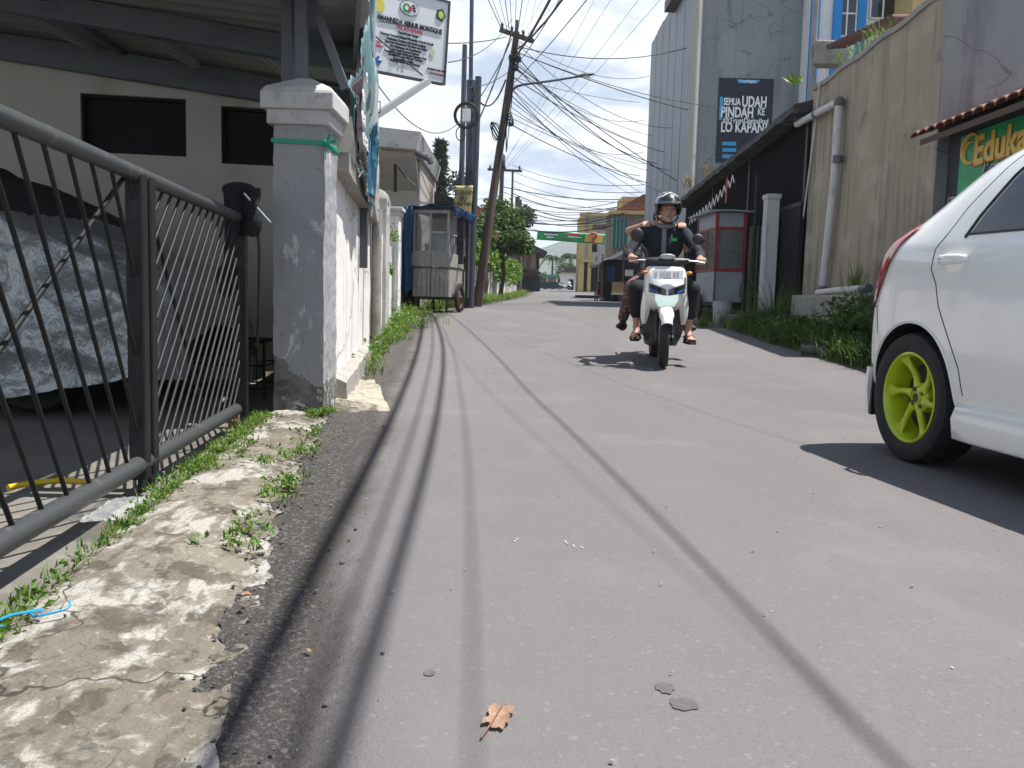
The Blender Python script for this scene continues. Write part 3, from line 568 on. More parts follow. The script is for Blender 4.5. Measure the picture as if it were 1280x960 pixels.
# wire rack, hose, plastic sheet
rk = thing('wire_rack', 'low black wire rack against the wall behind the gate', 'rack', (-1.95, 6.2, -.04))
mb = MB()
for z in (.02, .18, .34):
    for (a, b) in (((-2.2, 6.0), (-1.7, 6.0)), ((-2.2, 6.45), (-1.7, 6.45)), ((-2.2, 6.0), (-2.2, 6.45)), ((-1.7, 6.0), (-1.7, 6.45))): mb.tube([(a[0], a[1], z), (b[0], b[1], z)], .007, 6)
for i in range(11): mb.tube([(-2.2 + .05 * i, 6.0, .02), (-2.2 + .05 * i, 6.0, .34)], .004, 5); mb.tube([(-2.2 + .05 * i, 6.0, .34), (-2.2 + .05 * i, 6.45, .34)], .004, 5)
mb.build('wire_frame', black_iron, rk)
for (x, y) in ((-2.2, 6.0), (-1.7, 6.0), (-2.2, 6.45), (-1.7, 6.45)): m2 = MB(); m2.tube([(x, y, -.04), (x, y, .36)], .011, 8); m2.build('leg', black_iron, rk)
mb = MB(); mb.bx(-2.12, -1.8, 6.08, 6.36, .02 + .04, .20); tag(mb.build('storage_box', concrete, bevel=.01), 'grey box lying inside the black wire rack', 'box')
pts = [G(u, v, -.03) for (u, v) in ((10, 613), (40, 607), (75, 604), (110, 606), (150, 601))]
mb = MB(); mb.tube([p + V((0, 0, .01)) for p in pts], .011, 8); tag(mb.build('yellow_hose', yellow_hose, smooth=60), 'yellow hose lying on the carport floor behind the gate', 'hose')
pc = G(140, 645, 0); mb = MB()
mb.grid(lambda u, v: V((pc.x - .09 + .17 * u, pc.y - .12 + .3 * v, .0 + .028 * abs(noise.noise(V((u * 5, v * 5, 2)))) + .01)), 14, 18); tag(mb.build('plastic_sheet', clear_plastic, smooth=30), 'crumpled clear plastic wrapper under the black gate', 'plastic wrapper')
mb = MB()
pts = []; q = G(20, 790, .02)
for k in range(64): t = k / 63; pts.append(q + V((-.10 + .15 * t + .022 * math.sin(t * 21) + .01 * math.sin(t * 47), -.05 + .13 * t * t + .030 * math.cos(t * 17), .014 + .012 * math.sin(t * 13) + .02 * t)))
mb.tube(pts, .0026, 5)
tag(mb.build('plastic_cord_tangle', blue_cord), 'tangle of bright blue plastic cord on the concrete apron', 'cord')

# gate
GA, GB = V((-1.085, .55, 0)), V((-1.455, 4.70, 0)); gdir = (GB - GA).normalized(); gn = V((gdir.y, -gdir.x, 0)); gl = (GB - GA).length
def gp_(s, z, off=0): return GA + gdir * s + gn * off + V((0, 0, z))
def s_at(Y): return (Y - GA.y) / gdir.y
gate = thing('sliding_gate', 'black steel sliding gate with slanted bars in front of the carport', 'gate', tuple(GA.lerp(GB, .5)))
ZT, ZB = 1.075, .085
mb = MB(); mb.tube([gp_(0, ZT + .03), gp_(gl - .02, ZT - .005)], .027, 14); mb.build('top_rail', gate_grey, gate, smooth=60)
mb = MB(); mb.tube([gp_(0, ZB - .005), gp_(gl - .12, ZB - .015)], .031, 14); mb.build('bottom_rail', gate_grey, gate, smooth=60)
s_mid = s_at(3.12)
for ds in (-.045, .045):
    mb = MB(); mb.bar(gp_(s_mid + ds, .02, .0), gp_(s_mid + ds, ZT + .01, .0), .06, .06, up=gn); mb.build('post', black_iron, gate, bevel=.006)
mb = MB(); mb.bar(gp_(gl, -.02), gp_(gl, 1.22), .055, .07, up=gn); mb.build('post', black_iron, gate, bevel=.005)
lean = .60
def bar_seg(s0, s1, lo, hi, name='bar', r=.009, off=0.0):
    """a slanted bar from (s0, ZB) to (s1, ZT), clipped to the panel lo..hi"""
    t0, t1 = 0., 1.
    for lim, sg in ((lo, 1), (hi, -1)):
        f0, f1 = (s0 - lim) * sg, (s1 - lim) * sg
        if f0 < 0 and f1 < 0: return
        if f0 < 0: t0 = max(t0, f0 / (f0 - f1))
        if f1 < 0: t1 = min(t1, f0 / (f0 - f1))
    if t1 - t0 < .05: return
    q = lambda t: gp_(s0 + (s1 - s0) * t, ZB + (ZT - ZB) * t, off)
    mb = MB(); mb.tube([q(t0), q(t1)], r, 8); mb.build(name, black_iron, gate, smooth=60)
k_ = 0
while k_ < 26:
    sb = s_mid + .48 - .163 * k_; bar_seg(sb, sb - lean, .02, s_mid - .075, r=.0072); k_ += 1
for k in range(24):
    sb = s_mid - .98 + .113 * k; bar_seg(sb, sb + 1.14, s_mid + .075, gl - .03, r=.0065)
bar_seg(s_mid - 1.75, s_mid - .08, .02, s_mid - .075, 'cross_brace', .008, -.022); bar_seg(s_mid + .95, s_mid + .08, s_mid + .075, gl - .03, 'cross_brace', .008, -.022)
mb = MB(); mb.bar(gp_(gl - .17, -.02), gp_(gl - .17, ZB - .02), .05, .05, up=gn); mb.build('foot', rust, gate)
for s in (.3, s_mid - .05, s_mid + .05): mb = MB(); mb.bar(gp_(s, -.03), gp_(s, ZB - .02), .014, .014, up=gn); mb.build('foot', black_iron, gate)
# cloth hanging over the end post
ce = gp_(gl, 0)
cl = MB()
def drape(cx, cy, w, top, bot, seed, amp):
    def fn(u, v):
        a = (u - .5) * w; z = top - (top - bot) * v
        return V((cx + a * (1 - .35 * v) + .018 * math.sin(u * 9 + v * 3 + seed), cy + .03 * math.sin(u * 7 + seed) + amp * noise.noise(V((u * 3, v * 3, seed))), z + .03 * noise.noise(V((u * 4, seed, 0))) - .05 * abs(u - .5) * (1 - v)))
    cl.grid(fn, 14, 22)
drape(ce.x - .04, ce.y + .03, .16, 1.24, .70, 1, .05); drape(ce.x + .04, ce.y - .06, .14, 1.245, .985, 5, .04)
cl.ell((ce.x + .0, ce.y - .02, 1.215), (.085, .06, .035), 14, 8); cl.ell((ce.x + .085, ce.y - .06, 1.05), (.045, .03, .075), 12, 8); cl.ell((ce.x - .09, ce.y + .03, .74), (.045, .04, .085), 12, 8)
o_ = cl.build('hanging_cloth', cloth_blk, smooth=80, solid=.012); tag(o_, 'black cloth bag hung over the far end of the gate', 'bag')
mb = MB(); mb.tube([(ce.x + .09, ce.y - .04, 1.20), (ce.x + .11, ce.y - .03, .9), (ce.x + .105, ce.y - .03, .55), (ce.x + .09, ce.y - .02, .40)], .009, 6); tag(mb.build('hanging_strap', cloth_blk), 'thin black strap hanging between the gate and the pillar', 'strap')
mb = MB(); mb.tube([(ce.x + .05, ce.y - .1, 1.19), (ce.x + .17, ce.y - .04, 1.05)], .006, 6); tag(mb.build('gate_latch_rod', alu), 'thin pale rod from the gate post to the pillar', 'rod')

# gate pillar
pil = thing('gate_pillar', 'peeling white gate pillar with a stepped cap beside the black gate', 'pillar', (-1.19, 5.05, 0))
PX0, PX1, PY0, PY1 = -1.335, -1.055, 4.90, 5.24
def rough_box(x0, x1, y0, y1, z0, z1, n, amp, seed):
    mb = MB(); f = 1
    def P_(a, b, face):
        if face == 0: p = V((x0 + (x1 - x0) * a, y0, z0 + (z1 - z0) * b)); q = V((0, -1, 0))
        elif face == 1: p = V((x1, y0 + (y1 - y0) * a, z0 + (z1 - z0) * b)); q = V((1, 0, 0))
        elif face == 2: p = V((x1 - (x1 - x0) * a, y1, z0 + (z1 - z0) * b)); q = V((0, 1, 0))
        else: p = V((x0, y1 - (y1 - y0) * a, z0 + (z1 - z0) * b)); q = V((-1, 0, 0))
        d = noise.noise(p * 5 + V((seed, 0, 0))) * amp + noise.noise(p * 18 + V((seed, 0, 0))) * amp * .45
        return p + V((d, d, 0)) * .7
    m = max(3, int(n * (z1 - z0)))
    for face in range(4): mb.grid(lambda a, b: P_(a, b, face), 14, m)
    return weld(mb)
pb = rough_box(PX0, PX1, PY0, PY1, -.05, 1.60, 60, .012, 2); shf, bas = MB(), MB()
for f in pb.f:
    q = [pb.v[i] for i in f]; c = sum((V(p) for p in q), V()) / 4
    (bas if c.z < .20 + .16 * noise.noise(c * 4) + .22 * noise.noise(V((c.x * 9, c.y * 9, c.z * 3))) + (.10 if c.x < -1.25 else 0) else shf).add(q, [(0, 1, 2, 3)])
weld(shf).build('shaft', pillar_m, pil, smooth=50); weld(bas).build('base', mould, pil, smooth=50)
cap_m = mat('pillar_cap_paint', (.48, .48, .48), .85, [('noise', 9, .5, .68, (.34, .34, .34), .6, 7), ('noise', 28, .6, .7, (.2, .2, .2), .5, 5)], [(30, .4, .01)])
mb = MB(); mb.bx(PX0 - .03, PX1 + .03, PY0 - .03, PY1 + .03, 1.595, 1.675); mb.bx(PX0 - .058, PX1 + .058, PY0 - .058, PY1 + .058, 1.672, 1.765); mb.build('cap_moulding', cap_m, pil, bevel=.008)
mb = MB(); cxp, cyp = (PX0 + PX1) / 2, (PY0 + PY1) / 2
mb.loft([[V((cxp + sx * (.198 - .0) * k, cyp + sy * .228 * k, z)) for sx, sy in ((-1, -1), (1, -1), (1, 1), (-1, 1))] for k, z in ((1, 1.763), (.9, 1.79), (.22, 1.868), (.18, 1.872))], True, True); mb.build('cap_pyramid', cap_m, pil, bevel=.01)
rb = MB(); zr = 1.50
loop = [V((PX0 - .008, PY0 - .008, zr + .01)), V((PX1 + .008, PY0 - .008, zr)), V((PX1 + .008, PY1 + .005, zr + .01)), V((PX0 - .008, PY1 + .005, zr + .01)), V((PX0 - .008, PY0 - .008, zr + .01))]
for a, b in zip(loop, loop[1:]): rb.bar(a, b, .004, .024)
for dx, dz in ((.03, .05), (.06, .01), (.05, -.05), (.0, -.09)): rb.bar((PX1 + .01, PY0 - .012, zr), (PX1 + .01 + dx, PY0 - .03, zr + dz), .004, .018)
rb.ell((PX1 + .012, PY0 - .012, zr), .02, 10, 7); tag(rb.build('green_ribbon', green_ribbon), 'green plastic ribbon knotted round the gate pillar', 'ribbon')

# roadside wall
WL = [(5.24, -1.075), (9.2, -1.50), (14.3, -1.98), (18.5, -2.28), (24, -1.50), (40, -.60), (60, .30), (68, .85)]
def wallX(y): return lerp_table(WL, y)
def wall_run(name, y0, y1, zlo, ztop, m, label, th=.16, step=.25, coping=None, ledge=0):
    """a stretch of roadside wall following the road; ztop above the road"""
    t = thing(name, label, 'wall', (wallX((y0 + y1) / 2), (y0 + y1) / 2, gz((y0 + y1) / 2) - .05)); n = max(2, int((y1 - y0) / step))
    ys = [y0 + (y1 - y0) * i / n for i in range(n + 1)]
    mb = MB(); nz = 14
    mb.grid(lambda u, v: (lambda y: V((wallX(y) + .010 * noise.noise(V((y * 1.5, v * 5, 3))), y, gz(y) + zlo + (ztop(y) - zlo) * v)))(y0 + (y1 - y0) * u), n, nz)
    mb.grid(lambda u, v: (lambda y: V((wallX(y) - th, y, gz(y) + zlo + (ztop(y) - zlo) * (1 - v))))(y0 + (y1 - y0) * u), n, 2)
    rows = []
    for y in ys: rows.append([V((wallX(y), y, gz(y) + ztop(y))), V((wallX(y) - th, y, gz(y) + ztop(y)))])
    mb.loft(rows, False, False)
    for y in (y0, y1): mb.add([V((wallX(y), y, gz(y) + zlo)), V((wallX(y) - th, y, gz(y) + zlo)), V((wallX(y) - th, y, gz(y) + ztop(y))), V((wallX(y), y, gz(y) + ztop(y)))], [(0, 1, 2, 3)])
    mb.build('wall_panel', m, t, smooth=30)
    if coping:
        mc = MB(); mc.loft([[V((wallX(y) + o, y, gz(y) + ztop(y) + z)) for o, z in ((coping[0], .0), (coping[0], coping[1]), (-th - .03, coping[1]), (-th - .03, 0))] for y in ys], True, True); mc.build('coping', coping[2], t)
    if ledge:
        mc = MB(); rows = [[V((wallX(y) + o + .012 * noise.noise(V((y * 5, o, 1))), y, gz(y) + z + .01 * noise.noise(V((y * 4, z, 2))))) for o, z in ((.005, ledge + .03), (.075, ledge), (.085, -.05), (.0, -.05))] for y in [5.30 + .08 * i for i in range(38)]]
        mc.loft(rows, True, True); mc.build('ledge', concrete, t, smooth=40)
    return t
wall_run('roadside_wall', 5.24, 9.1, -.05, lambda y: 1.40 - .02 * (y - 5.2), white_wall, 'bright white plastered wall running back from the gate pillar, below the torn banner', coping=(.09, .11, concrete), ledge=.15)
wall_run('roadside_wall', 9.36, 14.15, -.05, lambda y: 1.34 - .03 * (y - 9) + .02 * math.sin(y * 4), white_wall, 'flaking white wall stretch between the grey drainpipe and the capped post')
wall_run('roadside_wall', 14.6, 23.8, -.05, lambda y: 1.55, grey_render, 'grey wall behind the food cart with the blue tarpaulin')
wall_run('roadside_wall', 24.0, 61, -.05, lambda y: 1.55 - .10 * math.sin(y * .35), stained_wall, 'white wall with black rain streaks under the green vines')
mb = MB(); mb.tube([(wallX(9.15) + .06, 9.18, 0.05), (wallX(9.15) + .06, 9.18, 1.55)], .052, 12); mb.bx(wallX(9.2) - .16, wallX(9.2) + .0, 9.10, 9.36, 0, 1.62); tag(mb.build('drainpipe', concrete, smooth=40), 'grey drainpipe with pier at the end of the white wall', 'drainpipe')
for (y, top, lab, mm_, w) in [(9.75, 2.18, 'tall mossy brick post rising behind the torn banner', grey_render, .26), (11.6, 1.86, 'rounded grey post with flaking plaster behind the white wall', grey_render, .32), (14.38, 1.80, 'cream post with a stepped cap before the food cart', white_wall, .30)]:
    x = wallX(y) - (.1 if y < 14 else .04); t = thing('wall_post', lab, 'post', (x, y, gz(y))); g = gz(y)
    mb = rough_box(x - w / 2, x + w / 2, y - w / 2, y + w / 2, g - .05, g + top - .12, 20, .012, y); mb.build('shaft', mm_, t, smooth=50)
    mb = MB()
    if y > 14: mb.bx(x - w * .62, x + w * .62, y - w * .62, y + w * .62, g + top - .13, g + top - .06); mb.bx(x - w * .72, x + w * .72, y - w * .72, y + w * .72, g + top - .062, g + top); mb.build('cap', cap_m, t, bevel=.01)
    else: mb.ell((x, y, g + top - .14), (w * .56, w * .56, .16), 14, 9); mb.build('cap', concrete, t, smooth=60)

# torn vertical banner along the wall
def bn(Y, z, o=0): return V((-1.0 + o - .075 * (Y - 5.3) + .02 * math.sin(z * 6 + Y * 2), Y, z))
ban = thing('torn_banner', 'torn teal and white vertical banner hanging beside the carport roof', 'banner', tuple(bn(6.2, 1.3)))
out = [(5.30, 1.80), (5.34, 1.57), (5.6, 1.52), (5.95, 1.47), (6.2, 1.40), (6.6, 1.35), (7.05, 1.36), (7.25, 1.62), (7.05, 2.05), (6.95, 2.5), (7.0, 2.85), (6.75, 3.05), (6.35, 2.95), (6.2, 2.55), (5.95, 2.2), (5.62, 1.98)]
def banner_sheet(pts, o, m, name, parent=ban):
    """a rippled cloth region: grid cells whose centres lie inside the outline"""
    ys = [p[0] for p in pts]; zs = [p[1] for p in pts]; mb = MB()
    def inside(y, z):
        c = False
        for (a, b), (e, f) in zip(pts, pts[1:] + pts[:1]):
            if (b > z) != (f > z) and y < (e - a) * (z - b) / (f - b) + a: c = not c
        return c
    n = 46
    for i in range(n):
        for j in range(n):
            y0, y1 = (min(ys) + (max(ys) - min(ys)) * q / n for q in (i, i + 1)); z0, z1 = (min(zs) + (max(zs) - min(zs)) * q / n for q in (j, j + 1))
            if inside((y0 + y1) / 2, (z0 + z1) / 2):
                rip = lambda y, z: .022 * math.sin(y * 11 + z * 3) + .02 * noise.noise(V((y * 4, z * 4, 0)))
                mb.add([bn(y, z, o + rip(y, z)) for y, z in ((y0, z0), (y1, z0), (y1, z1), (y0, z1))], [(0, 1, 2, 3)])
    return weld(mb).build(name, m, parent, smooth=60, solid=.003)
teal_cloth = mat('teal_banner_print', (.12, .24, .27), .6, [('noise', (2, 2.4, 2.0), .50, .56, (.42, .46, .46), .9, 4), ('noise', (3, 3, 1.4), .53, .59, (.025, .06, .085), .9, 3), ('noise', (5, 5, 1), .60, .64, (.25, .22, .2), .7, 3)])
blue_cloth = mat('blue_banner_print', (.014, .07, .15), .6, [('noise', (5, 5, 5), .54, .58, (.06, .26, .32), .9, 3), ('noise', (6, 6, 6), .60, .63, (.45, .40, .10), .9, 3)])
banner_sheet(out, 0, teal_cloth, 'cloth')
banner_sheet([(5.30, 1.80), (5.34, 1.59), (5.95, 1.50), (6.15, 1.75), (6.15, 2.3), (5.95, 2.15), (5.62, 1.96)], .012, mat('dark_banner_print', (.05, .035, .04), .6), 'dark_panel')
banner_sheet([(6.35, 1.40), (7.0, 1.40), (7.18, 1.62), (6.9, 2.0), (6.5, 1.75)], .012, blue_cloth, 'blue_panel')
banner_sheet([(6.4, 2.62), (6.52, 2.62), (6.5, 2.93), (6.42, 2.9)], .012, ink_red, 'red_mark'); banner_sheet([(6.45, 2.36), (6.6, 2.38), (6.56, 2.56), (6.42, 2.5)], .012, ink_red, 'red_mark')
banner_sheet([(6.62, 2.0), (6.78, 2.02), (6.8, 2.4), (6.7, 2.55), (6.6, 2.35)], .012, mat('grey_oval_print', (.16, .21, .22), .6), 'grey_mark')
for body, y, z, sz in (('era', 5.70, 1.66, .15), ('en', 5.80, 1.82, .15), ('e', 5.86, 1.98, .15), ('c', 5.98, 2.12, .12)):
    text(body, 'lettering', ink_white, ban, bn(y, z, .05), (-.075, 1, 0), (0, 0, 1), sz, fat=.002, squeeze=1.9)
mb = MB(); mb.tube([bn(7.1, 1.30, -.02), bn(7.02, 3.1, -.02)], .012, 8); mb.build('pole', alu, ban)
for (a, b) in (((5.5, 1.50), (5.5, 1.40)), ((6.6, 1.35), (6.75, .95))): mb = MB(); mb.tube([bn(a[0], a[1], .03), bn((a[0] + b[0]) / 2 + .03, (a[1] + b[1]) / 2, .05), bn(b[0], b[1], .03)], .005, 6); mb.build('cord', concrete, ban)

# hanging notice board on its bracket
BR, TR, BL = P(554, 104, 8.3), P(564.5, 5, 8.25), P(464, 86.5, 7.75)
bxv = (BR - BL); bxl = bxv.length; bxv.normalize(); byv = (TR - BR); byv -= bxv * byv.dot(bxv); byl = byv.length * 1.0; byv.normalize(); bnv = bxv.cross(byv)
if bnv.dot(EYE - BR) < 0: bnv = -bnv
sgn = thing('notice_board', 'white hanging notice board with black text and emblems above the wall', 'sign', tuple(BR))
wB = bxl * 1.22; O_ = BR - bxv * wB
def bpt(s, t, o=0): return O_ + bxv * s + byv * t + bnv * o
mb = MB(); mb.prism([bpt(0, 0), bpt(wB, 0), bpt(wB, byl), bpt(0, byl)], -bnv * .05); mb.build('board', white_paint, sgn)
mb = MB(); 
for (s0, s1, t0, t1) in ((-.018, wB + .018, -.018, 0), (-.018, wB + .018, byl, byl + .018), (-.018, 0, 0, byl), (wB, wB + .018, 0, byl)): mb.prism([bpt(s0, t0, .012), bpt(s1, t0, .012), bpt(s1, t1, .012), bpt(s0, t1, .012)], -bnv * .07)
mb.build('frame', steel_pole, sgn)
def bloc(u, v):
    q = onplane(u, v, BR, bnv) - O_; return q.dot(bxv), q.dot(byv)
def btext(body, u, v, size, m, fat=0.0, sq=1.0): s, t = bloc(u, v); return text(body, 'lettering', m, sgn, bpt(s, t, .004), bxv, byv, size, fat=fat, squeeze=sq)
btext('PT AMANNEDA ABNUR MONTIQUE', 509, 30, .056, ink, .0016, .86); btext('PELAYANAN', 512, 37.5, .05, ink_red, .0005)
for i, (body, u, v) in enumerate((('Penyedia Jasa Tenaga', 510, 43), ('Pelayanan Terpadu Melayani Masyarakat Seluruh Daerah', 509, 48.5), ('Pembuatan Dokumen Izin Usaha Lengkap', 508, 53), ('Surat Izin Operasional Alat Berat dan Angkat', 508, 57), ('Izin Lingkungan dan Keselamatan', 507, 61), ('Izin Layak Operasi Peralatan', 507, 65), ('Pengujian Instalasi Listrik dan Penangkal Petir', 507, 68.5), ('Sertifikasi Tenaga Ahli dan Terampil', 507, 72), ('Pendampingan Usaha', 504, 75.5), ('Hubungi Kantor Kami Sekarang', 506, 78.5))):
    btext(body, u, v, .030, ink, .0006, .85)
btext('INFORMASI LEBIH LANJUT', 546, 88, .024, ink, .0004, .8); btext('DATANG LANGSUNG', 546, 93, .021, ink_red, .0002, .8)
def bdisc(u, v, ru, rv_, m, name, o=.004, n=28, star=0):
    s, t = bloc(u, v); mb = MB(); mb.prism([bpt(s + ru * math.cos(2 * PI * i / n) * (1 + (star if i % 2 else 0)), t + rv_ * math.sin(2 * PI * i / n) * (1 + (star if i % 2 else 0)), o) for i in range(n)], bnv * .002); mb.build(name, m, sgn)
bdisc(511.5, 10.5, .105, .062, ink, 'emblem'); bdisc(511.5, 10.5, .099, .057, white_paint, 'emblem', .006); bdisc(507.5, 10, .036, .036, ink_green, 'emblem', .008, 20, .25); bdisc(507.5, 10, .018, .018, white_paint, 'emblem', .010, 16); bdisc(512, 11.5, .020, .024, ink_red, 'emblem', .0105, 12)
for q in range(3): bdisc(516 + q * .7, 7.5 + 3.2 * q, .016, .009, ink, 'emblem', .008, 8)
bdisc(550.5, 19, .058, .058, ink, 'crest', .004, 5); bdisc(550.5, 19, .045, .045, ink_green, 'crest', .006, 5); bdisc(550.5, 19, .028, .030, ink_yellow, 'crest', .008, 8)
bdisc(473, 6, .062, .055, ink_yellow, 'emblem')
bdisc(472, 76, .042, .045, ink_blue, 'emblem', .004, 4); bdisc(474.5, 74.5, .018, .008, ink_white, 'emblem', .007, 10); bdisc(540, 66, .030, .035, mat('pale_green_ink', (.45, .58, .35), .6), 'emblem', .004, 10); bdisc(504, 83, .016, .016, ink_grey, 'emblem', .004, 12); bdisc(499, 81, .014, .014, mat('pale_yellow_ink', (.6, .55, .35), .6), 'emblem', .004, 12)
for (u, v) in ((470, 52), (472, 57.5)): btext('CERTIFIED', u, v, .03, ink_red, .0002, .8)
s0, t0 = bloc(473, 26); s1, t1 = bloc(547, 40.5); mb = MB(); mb.bar(bpt(s0, t0, .004), bpt(s1, t1, .004), .004, .006); mb.build('rule', ink, sgn)
mb = MB(); a, b = P(462, 150, 7.35), P(536, 101, 8.1); mb.bar(a, b, .045, .05); mb.build('bracket_arm', alu, sgn)
mb = MB(); a, b = P(464, 41, 7.45), P(528, 94, 8.1); mb.tube([a, b], .007, 6); mb.build('stay_rod', steel_pole, sgn)
mb = MB(); a = P(456, 152, 7.4); mb.bx(a.x - .03, a.x + .03, a.y - .03, a.y + .03, .9, a.z + .12); q = P(459, 130, 7.4); mb.bx(q.x - .06, q.x + .03, q.y - .05, q.y + .04, q.z - .1, q.z + .07); mb.build('bracket_post', steel_pole, sgn)
mb = MB(); q = P(466, 133, 7.4); mb.tube([q + V((-.03, 0, .04)), q + V((.06, 0, .04)), q + V((.06, 0, -.05)), q + V((-.03, 0, -.05))], .006, 6); mb.build('hook', steel_pole, sgn)

# ================================================================== MIDDLE: food cart, poles, wires
def LM(t): return ROOTM[t.name]
def kiosk():
    Y = 17.0; g = gz(Y) - .0; a = P(538, 369, Y)
    t = thing('food_cart', 'grey wooden food cart under a blue tarpaulin at the left wall', 'food cart', (a.x, Y, g), math.radians(-11))
    w, d = .36, 1.35
    B = lambda name, m, mb, **k: mb.build(name, m, t, local=True, **k)
    mb = MB()
    for i in range(8): x0 = -w + 2 * w * i / 8; mb.bx(x0 + .003, x0 + 2 * w / 8 - .003, 0, .025, .30, .86)
    for i in range(14): y0 = .03 + (d - .03) * i / 14; mb.bx(w - .025, w, y0 + .003, y0 + (d - .03) / 14 - .003, .30, .86); mb.bx(-w, -w + .025, y0, y0 + (d - .03) / 14 - .003, .30, .86)
    mb.bx(-w + .03, w - .03, .03, d, .30, .33); B('lower_cabinet', wood_old, mb)
    mb = MB(); mb.bx(-.006, .006, -.012, .0, .32, .84); mb.bx(-w + .02, w - .02, -.010, 0, .835, .85); B('door_gap', blk_plastic, mb)
    mb = MB()
    for i in range(6): x0 = -w - .02 + (2 * w + .04) * i / 6; mb.bx(x0 + .002, x0 + (2 * w + .04) / 6 - .002, -.03, -.002, .872, 1.10)
    mb.bx(-w - .02, w + .02, -.03, d, 1.10, 1.13); mb.bx(w - .0, w + .02, .0, d, .875, 1.10); mb.bx(-w - .02, -w, .0, d, .875, 1.10); B('counter', wood_old, mb)
    mb = MB()
    for x in (-w, w - .045):
        for y in (-.02, d - .045): mb.bx(x, x + .045, y, y + .045, 1.13, 1.94)
    mb.bx(-w + .045, w - .045, -.02, .02, 1.88, 1.94); mb.bx(-w + .045, w - .045, -.02, .02, 1.13, 1.17); mb.bx(-.03, .005, -.018, .015, 1.17, 1.88)
    mb.bx(.005, w - .045, -.015, .015, 1.50, 1.54)
    for y in (.33, .68, 1.0): mb.bx(w - .04, w - .005, y, y + .035, 1.13, 1.90)
    mb.bx(w - .04, w - .003, .025, d - .045, 1.90, 1.94); mb.bx(w - .04, w - .003, .025, d - .045, 1.48, 1.51); mb.bx(-w + .005, -w + .04, .025, d - .05, 1.90, 1.94); B('window_frame', wood_old, mb)
    mb = MB(); mb.bx(-w + .045, -.03, .0, .004, 1.17, 1.88); mb.bx(.005, w - .045, .0, .004, 1.17, 1.50); mb.bx(w - .02, w - .016, .03, d - .05, 1.13, 1.48); B('pane', glass_clear, mb)
    mb = MB(); mb.bx(.06, .20, .25, .40, 1.13, 1.42); mb.bx(-.25, -.1, .4, .55, 1.13, 1.33); mb.bx(.1, .3, .7, .9, 1.13, 1.6); mb.bx(-.30, .30, .9, .92, 1.13, 1.86); B('goods', paint_white, mb)
    mb = MB()
    mb.grid(lambda u, v: V((-w - .16 + (2 * w + .30) * u, -.14 + (d + .3) * v, 1.98 + .10 * math.sin(PI * u) * .6 + .02 * noise.noise(V((u * 4, v * 4, 1))) - .02 * (1 - u) + .02 * math.sin(u * 14) * (1 - v))), 20, 20)
    mb.grid(lambda u, v: V((-w - .16 + .05 * math.sin(u * 16) + .06 * v, -.14 + (d * .6) * u, 1.985 - 1.6 * v)), 20, 14)
    mb.grid(lambda u, v: V((-w - .17 + .19 * u + .01 * math.sin(v * 9), -.14 + .02 * math.sin(u * 12), 1.985 - (1.62 + .06 * math.sin(u * 5)) * v)), 10, 20)
    mb.grid(lambda u, v: V((w + .14 - .02 * v, -.14 + (d + .3) * u, 1.98 - (.14 + .04 * math.sin(u * 11)) * v)), 16, 4)
    B('tarpaulin', blue_tarp, mb, smooth=60, solid=.006)
    mb = MB(); mb.bx(w - .02, w + .12, .6, .66, 0.95, 1.92); mb.bx(w + .05, w + .11, 1.05, 1.2, .3, 1.85); B('corner_board', tarp_dark, mb)
    Rt = ROOTM[t.name]
    for x in (w + .10, -w - .10):
        Rm = Matrix.Translation(V((x, .45, .29))) @ Matrix.Rotation(PI / 2, 4, 'Y')
        mb = MB(); mb.lathe([(.21, -.035), (.265, -.035), (.285, -.02), (.285, .02), (.265, .035), (.21, .035)], Rm, 28); wh = B('wheel', rubber, mb, smooth=40)
        mb = MB(); mb.lathe([(.02, -.05), (.035, -.05), (.035, .05), (.02, .05)], Rm, 12); mb.lathe([(.20, -.02), (.22, -.02), (.22, .02), (.20, .02)], Rm, 24)
        for k in range(10): a_ = 2 * PI * k / 10; mb.tube([Rm @ V((.02 * math.cos(a_), .02 * math.sin(a_), 0)), Rm @ V((.21 * math.cos(a_), .21 * math.sin(a_), 0))], .004, 5)
        mb.build('rim', rust, wh, local=True)
    mb = MB(); mb.bx(-w + .02, w - .02, .1, d, .24, .30); mb.tube([(-w - .1, .45, .29), (w + .1, .45, .29)], .015, 8); B('chassis', blk_plastic, mb)
    for x in (-w + .05, w - .05):
        for y in (.06, d - .06): mb = MB(); mb.bx(x - .02, x + .02, y - .02, y + .02, 0.0, .30); B('leg', blk_plastic, mb)
kiosk()
def pole(name, pts, r, m, label, cat='utility pole', group=None, extra=None):
    t = thing(name, label, cat, tuple(pts[0]), 0, group)
    mb = MB(); mb.tube(pts, r, 12); mb.build('shaft', m, t, smooth=60)
    if extra: extra(t)
    return t
def gp0(u, v0, Y, v1, u1=None):
    a = P(u, v0, Y); b = P(u if u1 is None else u1, v1, Y); return V((a.x, a.y, gz(Y) - .05)), b
a, b = gp0(573, 380, 20.4, 56, 581); 
def clamp(t):
    mb = MB(); q = P(583, 144, 20.2); mb.bx(q.x - .09, q.x + .09, 20.15, 20.3, q.z - .14, q.z + .14); mb.build('junction_box', paint_white, t, bevel=.01)
    for k in range(3): mb = MB(); rr = .22 + .02 * k; mb.tube([q + V((rr * math.cos(i * PI / 12) * 1.05, -.05 - .01 * k, rr * math.sin(i * PI / 12) * 1.1 - .02)) for i in range(25)], .014, 6); mb.build('cable_coil', cable_m, t)
    mb = MB(); mb.tube([q + V((-.12 + .10 * math.cos(i * PI / 10), -.05, -.42 + .15 * math.sin(i * PI / 10))) for i in range(21)], .012, 6); mb.build('cable_coil', cable_m, t)
